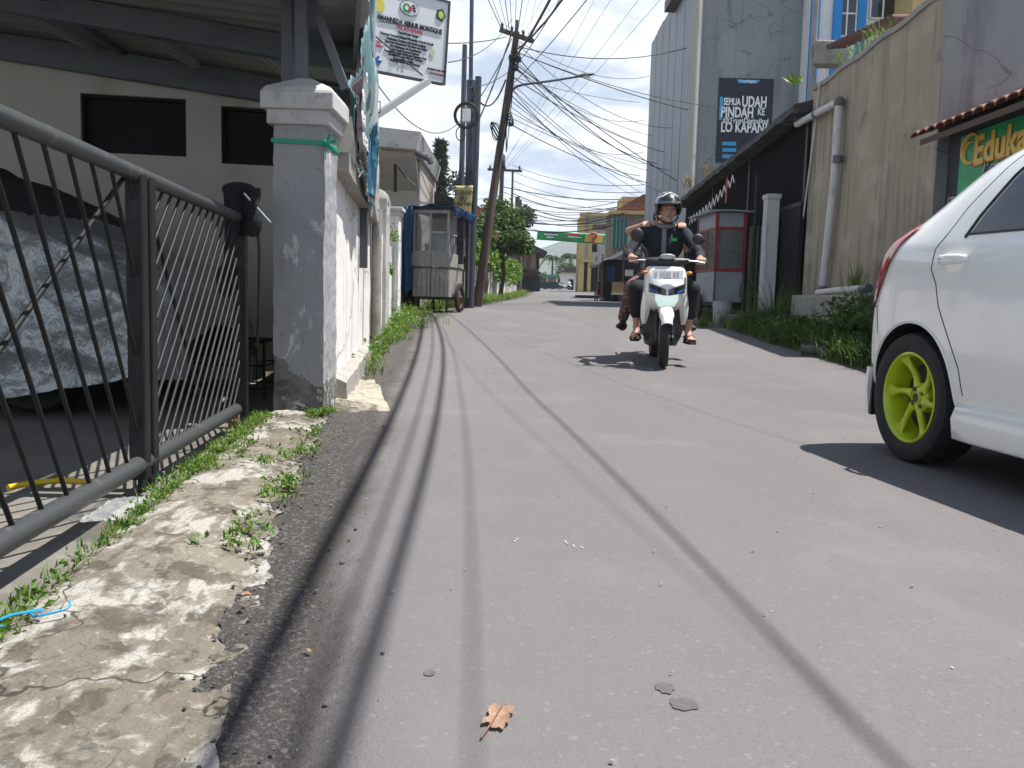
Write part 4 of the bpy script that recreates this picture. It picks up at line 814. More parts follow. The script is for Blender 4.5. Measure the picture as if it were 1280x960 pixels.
pole('utility_pole', [a, a.lerp(b, .5), b], [.07, .065, .055], steel_pole, 'leftmost of the three dark steel poles behind the food cart, with a white box', group='three close poles behind the food cart', extra=clamp)
a, b = gp0(585, 380, 20.8, -60, 590.5); m_ = a.lerp(b, .65)
pole('utility_pole', [a, m_, m_ + V((0, 0, .02)), b], [.105, .10, .05, .045], mat('blue_steel_pole', (.06, .085, .13), .5, [('noise', 3, .5, .7, (.09, .10, .13), .6)], metal=.3), 'tallest blue grey steel pole, middle one behind the food cart', group='three close poles behind the food cart')
a, b = gp0(588, 380, 20.6, 96, 598)
pole('utility_pole', [a, a.lerp(b, .5), b], [.085, .08, .075], steel_pole, 'shortest dark pole of the three behind the food cart, right one', group='three close poles behind the food cart')
# cream banner on the poles
A_ = P(569, 232, 20.1); B_ = P(591.5, 232, 20.15); C_ = P(588, 275, 20.1); D_ = P(566, 272, 20.1)
hb = thing('cream_banner', 'small cream hanging banner with dark lettering on the three poles', 'banner', tuple(D_))
mb = MB(); mb.grid(lambda u, v: (A_.lerp(B_, u)).lerp(D_.lerp(C_, u), v) + V((0, .03 * math.sin(u * 5 + v * 3), 0)), 10, 14); mb.build('cloth', banner_cream, hb, smooth=60, solid=.004)
for k, (s, z) in enumerate(((.060, .80), (.060, .62), (.05, .47))):
    q = D_.lerp(C_, .5) + (A_ - D_) * z + V((0, -.05, 0)); text(('LESEHAN', 'IBU', 'Sederhana')[k], 'lettering', ink, hb, q, B_ - A_, A_ - D_, .15, fat=.002, squeeze=.8)
q = D_.lerp(C_, .55) + (A_ - D_) * .18 + V((0, -.055, 0)); mb = MB(); mb.ell(q, (.12, .006, .07), 14, 8); mb.build('print', ink_red, hb)
# leaning pole with lamp
a = P(596, 377, 22); a.z = gz(22) - .05; b = P(646, 40, 22.3)
LP0, LP1 = a, b
lp = thing('leaning_pole', 'leaning brown utility pole carrying a long arm street lamp and bundles of wire', 'utility pole', tuple(a))
mb = MB(); mb.tube([a, a.lerp(b, .3), a.lerp(b, .6), b], [.125, .11, .095, .075], 14); mb.build('shaft', wood_pole, lp, smooth=60)
mb = MB(); q = b + V((0, 0, -.10)); mb.bar(q + V((-.42, -.05, .13)), q + V((.42, -.05, -.13)), .08, .10); mb.build('crossarm', wood_pole, lp)
for x in (-.36, -.12, .16, .36): mb = MB(); c = q + V((x, -.05, -.31 * x + .05)); mb.lathe([(.02, 0), (.04, .02), (.03, .06), (.045, .09), (.02, .14)], Matrix.Translation(c), 10, cap=True); mb.build('insulator', steel_pole, lp, smooth=50)
mb = MB(); mb.tube([b + V((-.02, 0, -.1)), b + V((.0, 0, .28))], .04, 8); mb.build('pole_cap', steel_pole, lp)
arm = [P(u, v, 22) for (u, v) in ((638, 118), (641, 112), (646, 108), (655, 105.5), (690, 101), (724, 95.5))]
mb = MB(); mb.tube(arm, [.032, .032, .032, .030, .028, .025], 8); am = mb.build('lamp_arm', steel_pole, lp, smooth=60)
mb = MB(); d_ = (arm[-1] - arm[-2]).normalized(); h0 = arm[-1]; rings = []
for s, hw, hh in ((-.10, .03, .03), (0, .055, .045), (.12, .10, .055), (.30, .09, .04), (.36, .04, .02)): c = h0 + d_ * s; rings.append([c + V((0, hw * math.cos(k * PI / 5), hh * math.sin(k * PI / 5) * (1 if math.sin(k * PI / 5) > 0 else .55))) for k in range(10)])
mb.loft(rings); hd = mb.build('lamp_head', steel_pole, lp, smooth=60)
mb = MB(); mb.ell(h0 + d_ * .17 + V((0, 0, -.03)), (.11, .07, .03), 14, 8); mb.build('lamp_glass', lens_clear, lp, smooth=60)
for (u, v, s) in ((637, 150, .12), (642, 80, .14), (647, 72, .10), (620, 165, .16)):
    mb = MB(); c = P(u, v, 21.9)
    for k in range(5): mb.tube([c + V((s * math.cos(i * PI / 8 + k) * (1 + .1 * k) * .6, -.05 - .02 * k, s * 1.3 * math.sin(i * PI / 8 + k * .4))) for i in range(17)], .012, 5)
    mb.build('cable_coil', cable_m, lp)
def up_bundle(t, u0, v0, u1, v1, Y, n, sp):
    mb = MB()
    for k in range(n):
        a_, b_ = P(u0, v0, Y), P(u1, v1, Y); mid = a_.lerp(b_, .5) + V((rnd.uniform(-sp, sp), -.05, 0))
        mb.tube([a_.lerp(b_, i / 8) + (mid - a_.lerp(b_, .5)) * math.sin(PI * i / 8) for i in range(9)], .012, 5)
    mb.build('cable_run', cable_m, t)
up_bundle(lp, 645, 45, 622, 215, 21.85, 4, .12); up_bundle(lp, 644, 75, 633, 190, 21.85, 3, .15)
# far poles
def tpole(t, c, w, n=3):
    mb = MB(); mb.bar(c + V((-w, -.06, .02)), c + V((w, -.06, -.02)), .09, .11); mb.build('crossarm', steel_pole, t)
    for i in range(n): x = -w * .85 + 1.7 * w * i / (n - 1); mb = MB(); mb.lathe([(.03, 0), (.06, .04), (.04, .16), (.01, .2)], Matrix.Translation(c + V((x, -.06, .05))), 8, cap=True); mb.build('insulator', steel_pole, t)
a, b = gp0(622, 372, 44, 205, 628); 
def ex(t): tpole(t, P(631, 213, 44), .85); mb = MB(); c = P(626.5, 200, 43.8); mb.lathe([(.16, -.3), (.2, -.25), (.2, .2), (.12, .3)], Matrix.Translation(c), 12, cap=True); mb.build('transformer', steel_pole, t, smooth=50)
FP = pole('utility_pole', [a, b + V((0, 0, .4))], [.14, .10], steel_pole, 'far utility pole with a crossarm above the green bushes', extra=ex); FPT = b
a, b = gp0(637, 371, 50, 212, 641); pole('utility_pole', [a, b], [.07, .06], steel_pole, 'slim far pole just right of the far pole with the crossarm')
a, b = gp0(646, 368, 58, 246, 647); pole('utility_pole', [a, b], [.18, .16], steel_pole, 'short far pole poking out of the bushes, left of a close pair', group='pair of short far poles in the bushes')
a, b = gp0(650, 368, 58, 250, 650.5); pole('utility_pole', [a, b], [.12, .10], steel_pole, 'short far pole poking out of the bushes, right of a close pair', group='pair of short far poles in the bushes')

# ---- overhead cables (their shadows are the dark lines on the road)
def cable(a, b, sag, r, label, group, n=26, name='overhead_cable'):
    a, b = V(a), V(b); mb = MB(); mb.tube([a.lerp(b, i / n) - V((0, 0, sag * 4 * (i / n) * (1 - i / n))) for i in range(n + 1)], r, 6)
    o = mb.build(name, cable_m, smooth=80); return tag(o, label, 'cable', group)
top = LP1
G1 = 'thick cable bundles running overhead from the leaning pole'
def over(gx, gy, h, yb):      # a point of the cable that throws its shadow on (gx, gy)
    return V((gx - SUNL.x / -SUNL.z * h * 1.0, gy - SUNL.y / -SUNL.z * h, h))
def thick(atz, s1, s2, r, sag, label):
    """from the leaning pole over the road to beyond the camera so that its shadow passes the two road points"""
    a = LP0.lerp(LP1, atz); q1 = over(*s1, 5.0, 0); d = (over(*s2, 5.15, 0) - q1); e = q1 + d * ((-7 - q1.y) / d.y)
    mid = V(q1); n = 40; pts = []
    for i in range(n + 1):          # quadratic curve a -> q2 -> e through the two points
        t = i / n; y = a.y + (e.y - a.y) * t; q2 = over(*s2, 5.15, 0)
        ys = (a.y, q2.y, q1.y); xs = (a.x, q2.x, q1.x); zs = (a.z, q2.z, q1.z)
        def lag(f):
            return sum(f[i_] * np.prod([(y - ys[j_]) / (ys[i_] - ys[j_]) for j_ in range(3) if j_ != i_]) for i_ in range(3))
        pts.append(V((lag(xs), y, lag(zs))))
    mb = MB(); mb.tube(pts, r, 8); o = mb.build('overhead_cable', cable_m, smooth=80); return tag(o, label, 'cable', G1)
thick(.90, (-.44, 1.37), (-1.02, 9.0), .025, 0, 'thick cable bundle overhead, leftmost of those throwing shadows on the road')
thick(.93, (-.255, 1.38), (-.80, 9.6), .019, 0, 'thick cable bundle overhead, second from the left of those throwing shadows')
thick(.86, (-.335, 1.6), (-.90, 9.4), .008, 0, 'thinner cable running between the two thick overhead bundles')
thick(.95, (-.06, 1.6), (-.70, 9.6), .0045, 0, 'thin overhead cable whose faint shadow meets the dry leaf')
thick(.80, (.61, 1.28), (.215, 5.5), .0085, 0, 'overhead cable whose shadow crosses the middle of the road diagonally')
G2 = 'thin wires fanning out from the leaning pole to the grey building'
for k, (f, u, v, Y) in enumerate([(.93, 870, 140, 26), (.93, 905, 135, 25.9), (.90, 800, 178, 34), (.88, 822, 205, 31), (.88, 805, 150, 33), (.84, 800, 128, 35), (.84, 830, 190, 30), (.80, 812, 230, 33), (.80, 803, 248, 35), (.92, 835, 213, 29), (.76, 800, 240, 35), (.72, 806, 205, 33), (.95, 858, 60, 26.1), (.97, 812, 95, 32), (.96, 840, 160, 28.5), (.89, 846, 226, 27.5), (.87, 815, 170, 31.5), (.82, 826, 240, 30), (.78, 808, 228, 33), (.74, 804, 190, 34), (.70, 812, 214, 31.5), (.68, 800, 220, 35)]):
    cable(LP0.lerp(LP1, f) + V((.05, 0, 0)), P(u, v, Y), .10 + .10 * (k % 5), .008 + .004 * (k % 3 == 0), 'thin dark wire strung from the leaning pole to the tall grey building', G2)
G3 = 'long straight wires slanting down from the upper right to the far pole'
for k, (u, v, u2, v2) in enumerate([(820, 0, 632, 212), (790, 5, 633, 208), (760, 0, 628, 206), (738, 4, 630, 206)]):
    ex_ = u + (u - u2) * 1.0; ey_ = v + (v - v2) * 1.0; Yq = 4.9 * F / (ex_ - 640 + 14); cable(P(u2, v2, 44), P(ex_, ey_, Yq), .15, .0055, 'long straight wire slanting from the upper right down to the far crossarm pole', G3)
G4 = 'wires rising steeply from the leaning pole to above the camera'
for k, (u, f) in enumerate([(598, .99), (606, .985), (617, .99), (628, .98), (636, .975), (645, .99), (655, .97), (664, .96), (690, .98), (710, .97), (672, .95)]):
    e = LP0.lerp(LP1, f) + V((-.33 + .06 * k, 0, .05)); s = P(u, 0, 18.4); d = s - e; tX = (4.9 - e.x) / d.x if d.x > 0 else (-6.5 - e.x) / d.x; t_ = min(tX, 8.2)
    q = e + d * t_; q.z = e.z + (s.z - e.z) * 1.4 - .1; cable(e, q, .0, (.0060 if k % 3 else .009) if k < 7 else .0028, 'dark wire rising steeply from the top of the leaning pole over the road', G4)
G5 = 'wires crossing the street between the poles'
for k, (u0, v0, Y0, u1, v1, Y1, sg, r) in enumerate([(460, 45, 12, 633, 46, 22, .12, .010), (466, 97, 12, 578, 148, 20, .5, .008), (585, 110, 20, 640, 86, 22, .1, .009), (590, 110, 20.6, 632, 100, 22, .5, .02), (594, 160, 20.6, 640, 40, 22, .1, .02), (594, 130, 20.6, 640, 48, 22, .1, .014), (560, 78, 12, 640, 24, 21, .2, .007)]):
    cable(P(u0, v0, Y0), P(u1, v1, Y1), sg, r, ('slack wire from the notice board side to the pole tops', 'slack wire from the notice board side to the pole tops', 'short wire between the three poles and the leaning pole', 'short wire between the three poles and the leaning pole', 'short wire between the three poles and the leaning pole', 'short wire between the three poles and the leaning pole', 'slack wire from the notice board side to the pole tops')[k], ('wires by the notice board' if k in (0, 1, 6) else 'short wires between poles'))
G6 = 'sagging wires across the far street above the green banner'
for k in range(13):
    u0, v0 = 640 + rnd.uniform(-14, 10), 236 + k * 4.0 + rnd.uniform(-3, 3); v1 = 258 + k * 2.2 + rnd.uniform(-6, 6)
    cable(P(u0, v0, 52), P(775 + rnd.uniform(-6, 25), v1 - 8, 50 + rnd.uniform(-6, 6)), rnd.uniform(.25, .8), .016 if k % 2 else .026, 'sagging wire crossing the far street above the green banner', G6)
for k, (v0, v1) in enumerate(((214, 240), (225, 252), (206, 231), (233, 262))):
    cable(P(640, v0, 44), P(805, v1, 34), .35, .012, 'wire crossing from the far crossarm pole to the corner of the grey building', 'wires from the far pole to the grey building')
for k, (v0, v1) in enumerate(((232, 240), (243, 252), (250, 262))):
    cable(P(520, v0, 30), P(632, v1, 44), .4, .012, 'wire passing behind the food cart towards the far pole', 'wires behind the food cart')

# ---- banner across the street
A_, B_, C_, D_ = P(672, 288, 55), P(757.5, 293, 56), P(755, 305.5, 56), P(671, 299.5, 55)
sb_ = thing('street_banner', 'green and yellow cloth banner hung across the far street', 'banner', tuple(D_))
def sbp(u, v, o=0): return A_.lerp(B_, u).lerp(D_.lerp(C_, u), v) + V((0, .05 * math.sin(u * 14) - o, 0))
mb = MB(); mb.grid(lambda u, v: sbp(u, v), 40, 6); mb.build('cloth', banner_green, sb_, smooth=60, solid=.01)
mb = MB(); mb.grid(lambda u, v: sbp(.70 + .27 * u, .08 + .80 * v, .03), 14, 5); mb.build('yellow_panel', ink_gold, sb_, smooth=60)
for (u0, u1, v0, v1, m) in ((.10, .30, .30, .42, ink_white), (.14, .24, .58, .72, ink_white), (.42, .62, .12, .36, ink_red), (.45, .64, .42, .50, ink_white), (.36, .5, .62, .86, mat('dim_print', (.10, .12, .09), .6))):
    mb = MB(); mb.grid(lambda u, v: sbp(u0 + (u1 - u0) * u, v0 + (v1 - v0) * v, .03), 8, 2); mb.build('print', m, sb_)
mb = MB(); q = sbp(.825, .5, .08); mb.tube([q + V((.27 * math.cos(t) * .8 - .02, 0, .18 + .17 * math.sin(t))) for t in [2.6 - 4.2 * i / 12 for i in range(13)]] + [q + V((.05, 0, -.05)), q + V((.0, 0, -.28))], .065, 6); mb.build('print', ink_red, sb_)
for (u, s) in ((0, -1), (1, 1)):
    for v in (0, 1): mb = MB(); a = sbp(u, v); mb.tube([a, a + V((s * 2.2, 0, .5 if v == 0 else .1))], .012, 5); mb.build('tie_rope', cable_m, sb_)

# ================================================================== RIGHT SIDE
def wx(p0, n, u, v): return onplane(u, v, p0, n)
# bare rendered wall and the grey wall that returns from its corner
RW = 4.6; Y0, Y1 = 9.9, 14.15; ZTOP = 4.08
bw = thing('bare_wall', 'tall bare brown rendered wall with streaks and grey drain pipes', 'wall', (RW + .1, 12, gz(12)))
def top_z(y): return ZTOP - .02 * (y - Y0) + .015 * math.sin(y * 5)
mb = MB(); mb.grid(lambda u, v: (lambda y: V((RW + .008 * noise.noise(V((y * 2, v * 6, 1))), y, gz(y) - .05 + (top_z(y) - gz(y) + .05) * v)))(Y0 + (Y1 - Y0) * u), 30, 30)
mb.loft([[V((RW, Y0 + (Y1 - Y0) * i / 30, top_z(Y0 + (Y1 - Y0) * i / 30))), V((RW + .2, Y0 + (Y1 - Y0) * i / 30, top_z(Y0 + (Y1 - Y0) * i / 30)))] for i in range(31)], False, False)
mb.bx(RW + .03, RW + .2, Y1 - .02, Y1, 0, top_z(Y1) - .01); mb.bx(RW + .02, RW + .19, Y0 + .05, Y1 - .03, 0, ZTOP - .15); mb.build('wall_panel', brown_wall, bw, smooth=30)
mb = MB(); mb.loft([[V((RW - .03, y, top_z(y) + .001)), V((RW - .03, y, top_z(y) + .07)), V((RW + .22, y, top_z(y) + .07)), V((RW + .22, y, top_z(y) + .001))] for y in [Y0 + .02 + (Y1 - Y0 - .02) * i / 24 for i in range(25)]]); mb.build('coping', concrete, bw)
mb = MB(); mb.box((RW - .30, 11.55, .50), (.60, 2.5, .64)); o_ = mb.build('base_block', mat('mossy_block', (.26, .25, .225), .92, [('noise', (5, 5, 1), .5, .68, (.09, .085, .075), .8, 7), ('noise', 3, .52, .7, (.06, .065, .04), .7, 6)], [(20, .6, .02)]), bw, bevel=.03)
def pipe(pts_uv, X, r, name, m, parent, n=12):
    pts = [PX(u, v, X) for u, v in pts_uv]; mb = MB(); mb.tube(pts, r, n); return mb.build(name, m, parent, smooth=60), pts
XP = RW - .10
big, pts = pipe([(1049, 130), (1044, 215), (1028, 362)], XP, .058, 'drain_pipe', pvc, bw)
hor, ph = pipe([(1047, 128), (1022, 141), (997, 155)], XP, .055, 'drain_pipe', pvc, bw)
for (u, v, X, dz) in ((1049, 128, XP, 0), (1047, 199, XP, 0), (1028, 362, XP, 0), (998, 150, XP, 0), (1020, 142, XP, 0)):
    mb = MB(); c = PX(u, v, X); mb.ell(c, (.075, .085, .085), 14, 9) if dz == 0 and v in (128, 362) else mb.tube([c + V((0, 0, -.05)), c + V((0, 0, .05))] if v == 199 else [c + V((0, -.04, -.0)), c + V((0, .04, .0))], .068, 12)
    mb.build('coupling', pvc_dark, big, smooth=50)
pipe([(997, 157), (996, 138)], XP, .055, 'drain_pipe', pvc, bw)
pipe([(1022, 366), (1045, 363), (1082, 360)], RW - .50, .042, 'drain_pipe', pvc, bw)
mb = MB(); c = PX(1077, 361, RW - .50); d = (PX(1082, 360, RW - .50) - PX(1045, 363, RW - .5)).normalized(); mb.tube([c, c + d * .22], .052, 12); mb.build('coupling', pvc_dark, bw, smooth=50)
pipe([(1025, 95), (1020, 150), (998, 318)], RW - .035, .014, 'conduit', pvc, bw, 8)
for z in (1.45, 2.2): mb = MB(); q = PX(1040, 200, XP); mb.box((RW - .05, q.y + (.10 if z < 2 else .03), z), (.12, .03, .03)); mb.build('bracket', pvc_dark, bw)
rw = thing('return_wall', 'blue grey cement wall rising behind the tiled roof', 'wall', (7, 9.95, 0))
mb = MB(); mb.grid(lambda u, v: V((RW + .21 + 6 * u, Y0 + .0, -.05 + (ZTOP + .02 + .3 * u) * v)), 20, 20); mb.bx(RW + .215, RW + 6.2, Y0 + .01, Y0 + .2, -.05, ZTOP - .06); mb.build('wall_panel', grey_wall, rw)
mb = MB(); mb.bx(RW + .0, RW + .215, Y0 - .012, Y0 + .045, -.05, ZTOP - .0); mb.build('corner_strip', grey_wall, rw)
mb = MB(); mb.bx(RW - .02, RW + 6.2, Y0 - .03, Y0 + .2, ZTOP + .07, ZTOP + .12); mb.build('coping', concrete, rw)
# booth with tiled roof and green banner
bo = thing('tiled_booth', 'dark booth with a terracotta tiled eave beside the brown wall', 'booth', (5.2, 8.0, 0))
BX = 4.72
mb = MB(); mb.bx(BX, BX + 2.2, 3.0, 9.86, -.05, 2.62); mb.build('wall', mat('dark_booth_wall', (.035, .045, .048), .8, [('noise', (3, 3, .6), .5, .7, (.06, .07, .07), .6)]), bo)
tl = MB(); ex0, ez0 = 4.30, 2.52
for i in range(36):
    y = 9.80 - .19 * i
    for k in range(6):
        x0 = ex0 + .235 * k; z0 = ez0 + .095 * k; rings = []
        for s, lift in ((0, .0), (1, -.005)):
            rings.append([V((x0 + .27 * s, y + .105 * math.cos(PI * q / 6), z0 + .11 * s + .055 * math.sin(PI * q / 6) + rnd.uniform(-.002, .002) + .012 * (1 - s))) for q in range(7)])
        tl.loft(rings, False, False); tl.loft([[p + V((0, 0, -.016)) for p in rings[0]], rings[0]], False, False)
        tl.loft([[V((x0 + .27 * s, y - .105 + .005, z0 + .11 * s + .006)), V((x0 + .27 * s, y - .085 - .005, z0 + .11 * s + .006))] for s in (0, 1)], False, False)
rf = tl.build('roof_tiles', tile_m, bo, smooth=50)
mb = MB(); mb.prism([V((ex0 + .06, 9.78, ez0 - .02)), V((ex0 + 1.42, 9.78, ez0 + .54)), V((ex0 + 1.42, 9.78, ez0 + .48)), V((ex0 + .06, 9.78, ez0 - .085))], (0, -6.75, 0)); mb.build('eave_board', mat('dark_eave_wood', (.09, .065, .05), .85), bo)
mb = MB(); mb.bx(ex0 + 1.35, ex0 + 1.6, 3, 9.84, ez0 + .3, ez0 + .62); mb.build('ridge', concrete, bo, bevel=.03)
gbn = thing('shop_banner', 'green vinyl shop banner with gold lettering under the tiled eave', 'banner', (BX, 7.6, 1.0))
mb = MB(); mb.bx(BX - .03, BX - .006, 5.2, 9.55, 1.05, 2.50); mb.build('vinyl', banner_green, gbn)
xd, yd_ = V((0, -1, 0)), V((0, 0, 1))
def gtext(body, u, v, size, m, fat, align='LEFT', o=.034, shear=0, sq=1.0): q = PX(u, v, BX - o); return text(body, 'lettering', m, gbn, q, xd, yd_, size, align, fat=fat, shear=shear, ext=.004, squeeze=sq)
gtext('Edukasi', 1216, 193, .40, ink_gold_dark, .020, o=.036); gtext('Edukasi', 1217, 191, .40, ink_gold, .012, o=.042)
gtext('Kreatif', 1228, 214, .20, ink_white, .010, o=.036, shear=.3); gtext('Kreatif', 1228, 214, .20, ink, .003, o=.042, shear=.3)
gtext('AYO GABUNG', 1183, 258, .20, ink_white, .011, o=.036, sq=.9); gtext('AYO GABUNG', 1183, 258, .20, ink, .003, o=.042, sq=.9)
mb = MB(); q = PX(1214, 186, BX - .04)
mb.tube([q + V((0, -.17 * math.cos(t), .15 * math.sin(t))) for t in [.6 + 4.9 * i / 18 for i in range(19)]], [.004 + .022 * math.sin(PI * i / 18) for i in range(19)], 6); mb.build('emblem', ink_gold, gbn)
mb = MB(); mb.tube([q + V((0, -.12 * math.cos(t) + .01, .10 * math.sin(t) - .03)) for t in [.9 + 4.2 * i / 18 for i in range(19)]], [.003 + .012 * math.sin(PI * i / 18) for i in range(19)], 6); mb.build('emblem', ink_gold, gbn)
# blue and white house behind
bh = thing('blue_white_house', 'white house with bright blue pilasters and tall windows behind the brown wall', 'house', (10, 25.3, 0)); HY = 25.3
def at_h(u, v, o=0): return P(u, v, HY - o)
mb = MB(); xa = at_h(1012, 50).x; mb.bx(xa, xa + 9, HY, HY + 6, 0, 11.6); mb.build('wall', paint_white, bh)
for (u0, u1) in ((1011, 1021.5), (1039, 1049), (1069, 1079)): mb = MB(); a, b = at_h(u0, 50), at_h(u1, 50); mb.bx(a.x, b.x, HY - .12, HY - .003, 2, 11.6); mb.build('pilaster', paint_blue, bh)
for (u0, u1, v0, v1) in ((1050, 1068, -40, 46), (1092, 1118, -60, 24)):
    a, b = at_h(u0, v0), at_h(u1, v1); mb = MB(); mb.bx(a.x, b.x, HY - .03, HY - .003, b.z, a.z); w_ = mb.build('window', glass_dark, bh)
    mb = MB()
    for k in range(3): x = a.x + (b.x - a.x) * k / 2; mb.bx(x - .02, x + .02, HY - .06, HY - .032, b.z, a.z)
    for k in range(4): z = b.z + (a.z - b.z) * k / 3; mb.bx(a.x + .02, b.x - .02, HY - .055, HY - .033, z - .02, z + .02)
    mb.build('frame', paint_white, w_)
mb = MB(); a, b = at_h(1118, 0), at_h(1140, 0); mb.bx(a.x, a.x + 3.2, HY - 1.2, HY - .003, 0, 9.4); mb.build('bay', yellow_wall, bh)
mb = MB(); a = P(1040, 58, 15.5); b = P(1118, 22, 13.2)
for k in range(16):
    c = a.lerp(b, k / 15); mb.tube([c + V((-.08, -.06, -.02)), c + V((.34, .28, .10))], .045, 8)
tag(mb.build('tile_canopy', mat('dark_old_tiles', (.12, .07, .058), .85, [('noise', 9, .5, .7, (.06, .045, .04), .8)]), smooth=60), 'small dark tiled canopy edge above the brown wall, by the blue house', 'canopy')
mb = MB(); a = P(1030, 68, 16.5); mb.box((a.x + .1, 16.5, a.z + .0), (.62, .35, .42)); mb.box((a.x - .2, 16.5, a.z - .35), (.1, .1, 3.0)); tag(mb.build('wall_block', concrete, bevel=.03), 'small grey cement block on top of the brown wall by the blue pilaster', 'block')
mb = MB(); mb.bx(RW + .3, RW + 6.5, 12.5, 16, ZTOP - .6, ZTOP - .3); mb.bx(RW + .9, RW + 6, 12.7, 15.8, 0, ZTOP - .6); tag(mb.build('shed', concrete), 'low flat roofed shed standing behind the brown wall', 'shed')
# tall grey building
GY, GX = 26.0, 5.22
gb = thing('grey_building', 'tall windowless grey cement building with zinc clad street side', 'building', (8, 31, 0))
mb = MB(); mb.grid(lambda u, v: V((GX + .9 + 2.7 * u, GY + .0, -.1 + 12.5 * v)), 20, 20); mb.bx(GX + .92, GX + 3.6, GY + .02, GY + 10.4, -.1, 12.4); mb.build('wall', grey_wall, gb)
mb = MB(); n = 26
for i in range(7):
    y0 = GY + .25 + 10.2 * i / 7; y1 = GY + .25 + 10.2 * (i + 1) / 7; xo = .0; 
    mb.bx(GX + xo, GX + .9, y0 + .05, y1 - .05, -.1, 10.9 + .05 * (i % 2)); 
mb.build('cladding', zinc_wall, gb, bevel=.03)
mb = MB(); mb.bx(GX + .10, GX + .905, GY + .2, GY + 10.3, -.1, 10.8); mb.build('cladding_gap', mat('dark_gap', (.05, .055, .06), .8), gb)
mb = MB(); mb.bx(GX + .02, GX + .9, GY - .02, GY + .24, -.1, 10.9); mb.build('corner_pier', grey_wall, gb)
mb = MB(); a = P(867.5, 100, 25.8); mb.tube([(a.x, 25.8, .3), (a.x, 25.8, 11.5)], .135, 16); mb.build('downpipe', mat('cream_downpipe', (.40, .385, .35), .7, [('noise', (5, 5, .8), .5, .7, (.28, .265, .235), .7, 6)]), gb, smooth=60)
mb = MB(); a = P(823, 3, 30.5); mb.bx(GX - .35, GX + .6, 29.7, 31.2, a.z - .1, a.z + .25); mb.build('roof_bracket', steel_pole, gb)
po = thing('wall_poster', 'dark navy advertising poster with white slogan on the grey building', 'poster', (7, GY - .05, 4)); PYp = GY - .03
a, b = P(899, 97, PYp), P(962, 205, PYp); mb = MB(); mb.bx(a.x, b.x, PYp, PYp + .02, b.z, a.z); mb.build('sheet', poster_navy, po)
def ptext(body, u, v, size, m, fat=0., sq=1.0): text(body, 'lettering', m, po, P(u, v, PYp - .004), (1, 0, 0), (0, 0, 1), size, fat=fat, squeeze=sq)
ptext('SEMUA', 915, 127.5, .28, ink_white, .008, .56); ptext('UDAH', 943, 128, .42, ink_white, .012, .60); ptext('PINDAH', 921.5, 141, .40, ink_white, .012, .64); ptext('KE', 951.5, 140, .29, ink_white, .006, .62)
ptext('@TrustDigitalInd', 932, 151, .19, ink_white, .003, .98); ptext('LO KAPAN?', 930, 160, .39, ink_white, .011, .66); ptext('TrustDigital', 935, 101.5, .10, ink_white, .001)
mb = MB(); a, b = P(921, 99.5, PYp - .002), P(950, 104.5, PYp - .002); mb.prism([V((a.x, PYp - .0015, a.z)), V((b.x, PYp - .0015, a.z)), V((b.x - .1, PYp - .0015, b.z)), V((a.x + .06, PYp - .0015, b.z))], (0, .001, 0)); mb.build('blue_tab', ink_sky, po)
for v in (177, 185, 193): mb = MB(); a, b = P(903, v, PYp), P(920, v + 5, PYp); mb.bx(a.x, b.x, PYp - .003, PYp - .001, b.z, a.z); mb.build('blue_tab', ink_sky, po)
mb = MB(); a, b = P(900, 121, PYp), P(902.5, 150, PYp); mb.bx(a.x, b.x, PYp - .003, PYp - .001, b.z, a.z); mb.build('blue_tab', ink_sky, po)

fence_black = mat('matt_black_iron', (.011, .012, .013), .75, [('noise', 12, .55, .7, (.022, .02, .019), .6)], spec=.15)
# black fence with a sloping eave
FX = 4.62
bf = thing('black_fence', 'tall black iron fence under a long sagging eave before the grey building', 'fence', (FX, 18, gz(18)))
def eav(y): return PX(1000, 128, FX - .25).z + (PX(862, 240, FX - .25).z - PX(1000, 128, FX - .25).z) * (y - 14.2) / 8.2
F0, F1 = 14.2, 24.5
mb = MB()
rows = []
for i in range(60):
    y = F0 + (F1 - F0) * i / 59; z = eav(y) + .03 * noise.noise(V((y * 1.7, 0, 1))) ; rows.append([V((FX - .30 + .04 * noise.noise(V((y * 3, 4, 1))), y, z)), V((FX - .34, y, z - .14 + .05 * noise.noise(V((y * 4, 7, 2))))), V((FX + .0, y, z - .10)), V((FX + 2.0, y, z + .20)), V((FX + 2.0, y, z + .32)), V((FX + .2, y, z + .13 + .03 * noise.noise(V((y * 5, 9, 2)))))])
mb.loft(rows, True, True); mb.build('eave', mat('black_mossy_eave', (.045, .042, .04), .9, [('noise', 4, .52, .66, (.16, .15, .135), .7, 7), ('noise', 9, .6, .7, (.07, .08, .035), .7, 6)], [(10, .7, .03)]), bf, smooth=40)
mb = MB(); n = 100
for i in range(n):
    y = F0 + .1 + (F1 - F0 - .2) * i / n; mb.bx(FX - .012, FX + .012, y - .014, y + .014, gz(y) + .05, eav(y) - .12)
mb.build('iron_bars', fence_black, bf)
mb = MB()
for fz in (.35, 1.45, 1.95, 2.45): mb.bar((FX + .03, F0 + .05, gz(F0) + fz), (FX + .03, F1, gz(F1) + fz), .03, .06)
mb.build('rail', fence_black, bf)
for y in (14.35, 17.8, 21.0): mb = MB(); mb.bx(FX - .03, FX + .05, y - .05, y + .05, gz(y) - .05, eav(y) - .1); mb.build('post', black_iron, bf)
mb = MB(); mb.loft([[V((FX + .12, F0 + (F1 - F0) * i / 10, gz(F0 + (F1 - F0) * i / 10) + z)) for z in (0, 2.2)] for i in range(11)], False, False); mb.build('shade_sheet', mat('fence_shade_sheet', (.010, .011, .013), .8, [('noise', (1, 6, .5), .5, .7, (.018, .019, .021), .7)]), bf)  # near-black sheet added to stand in for the dark space behind the bars
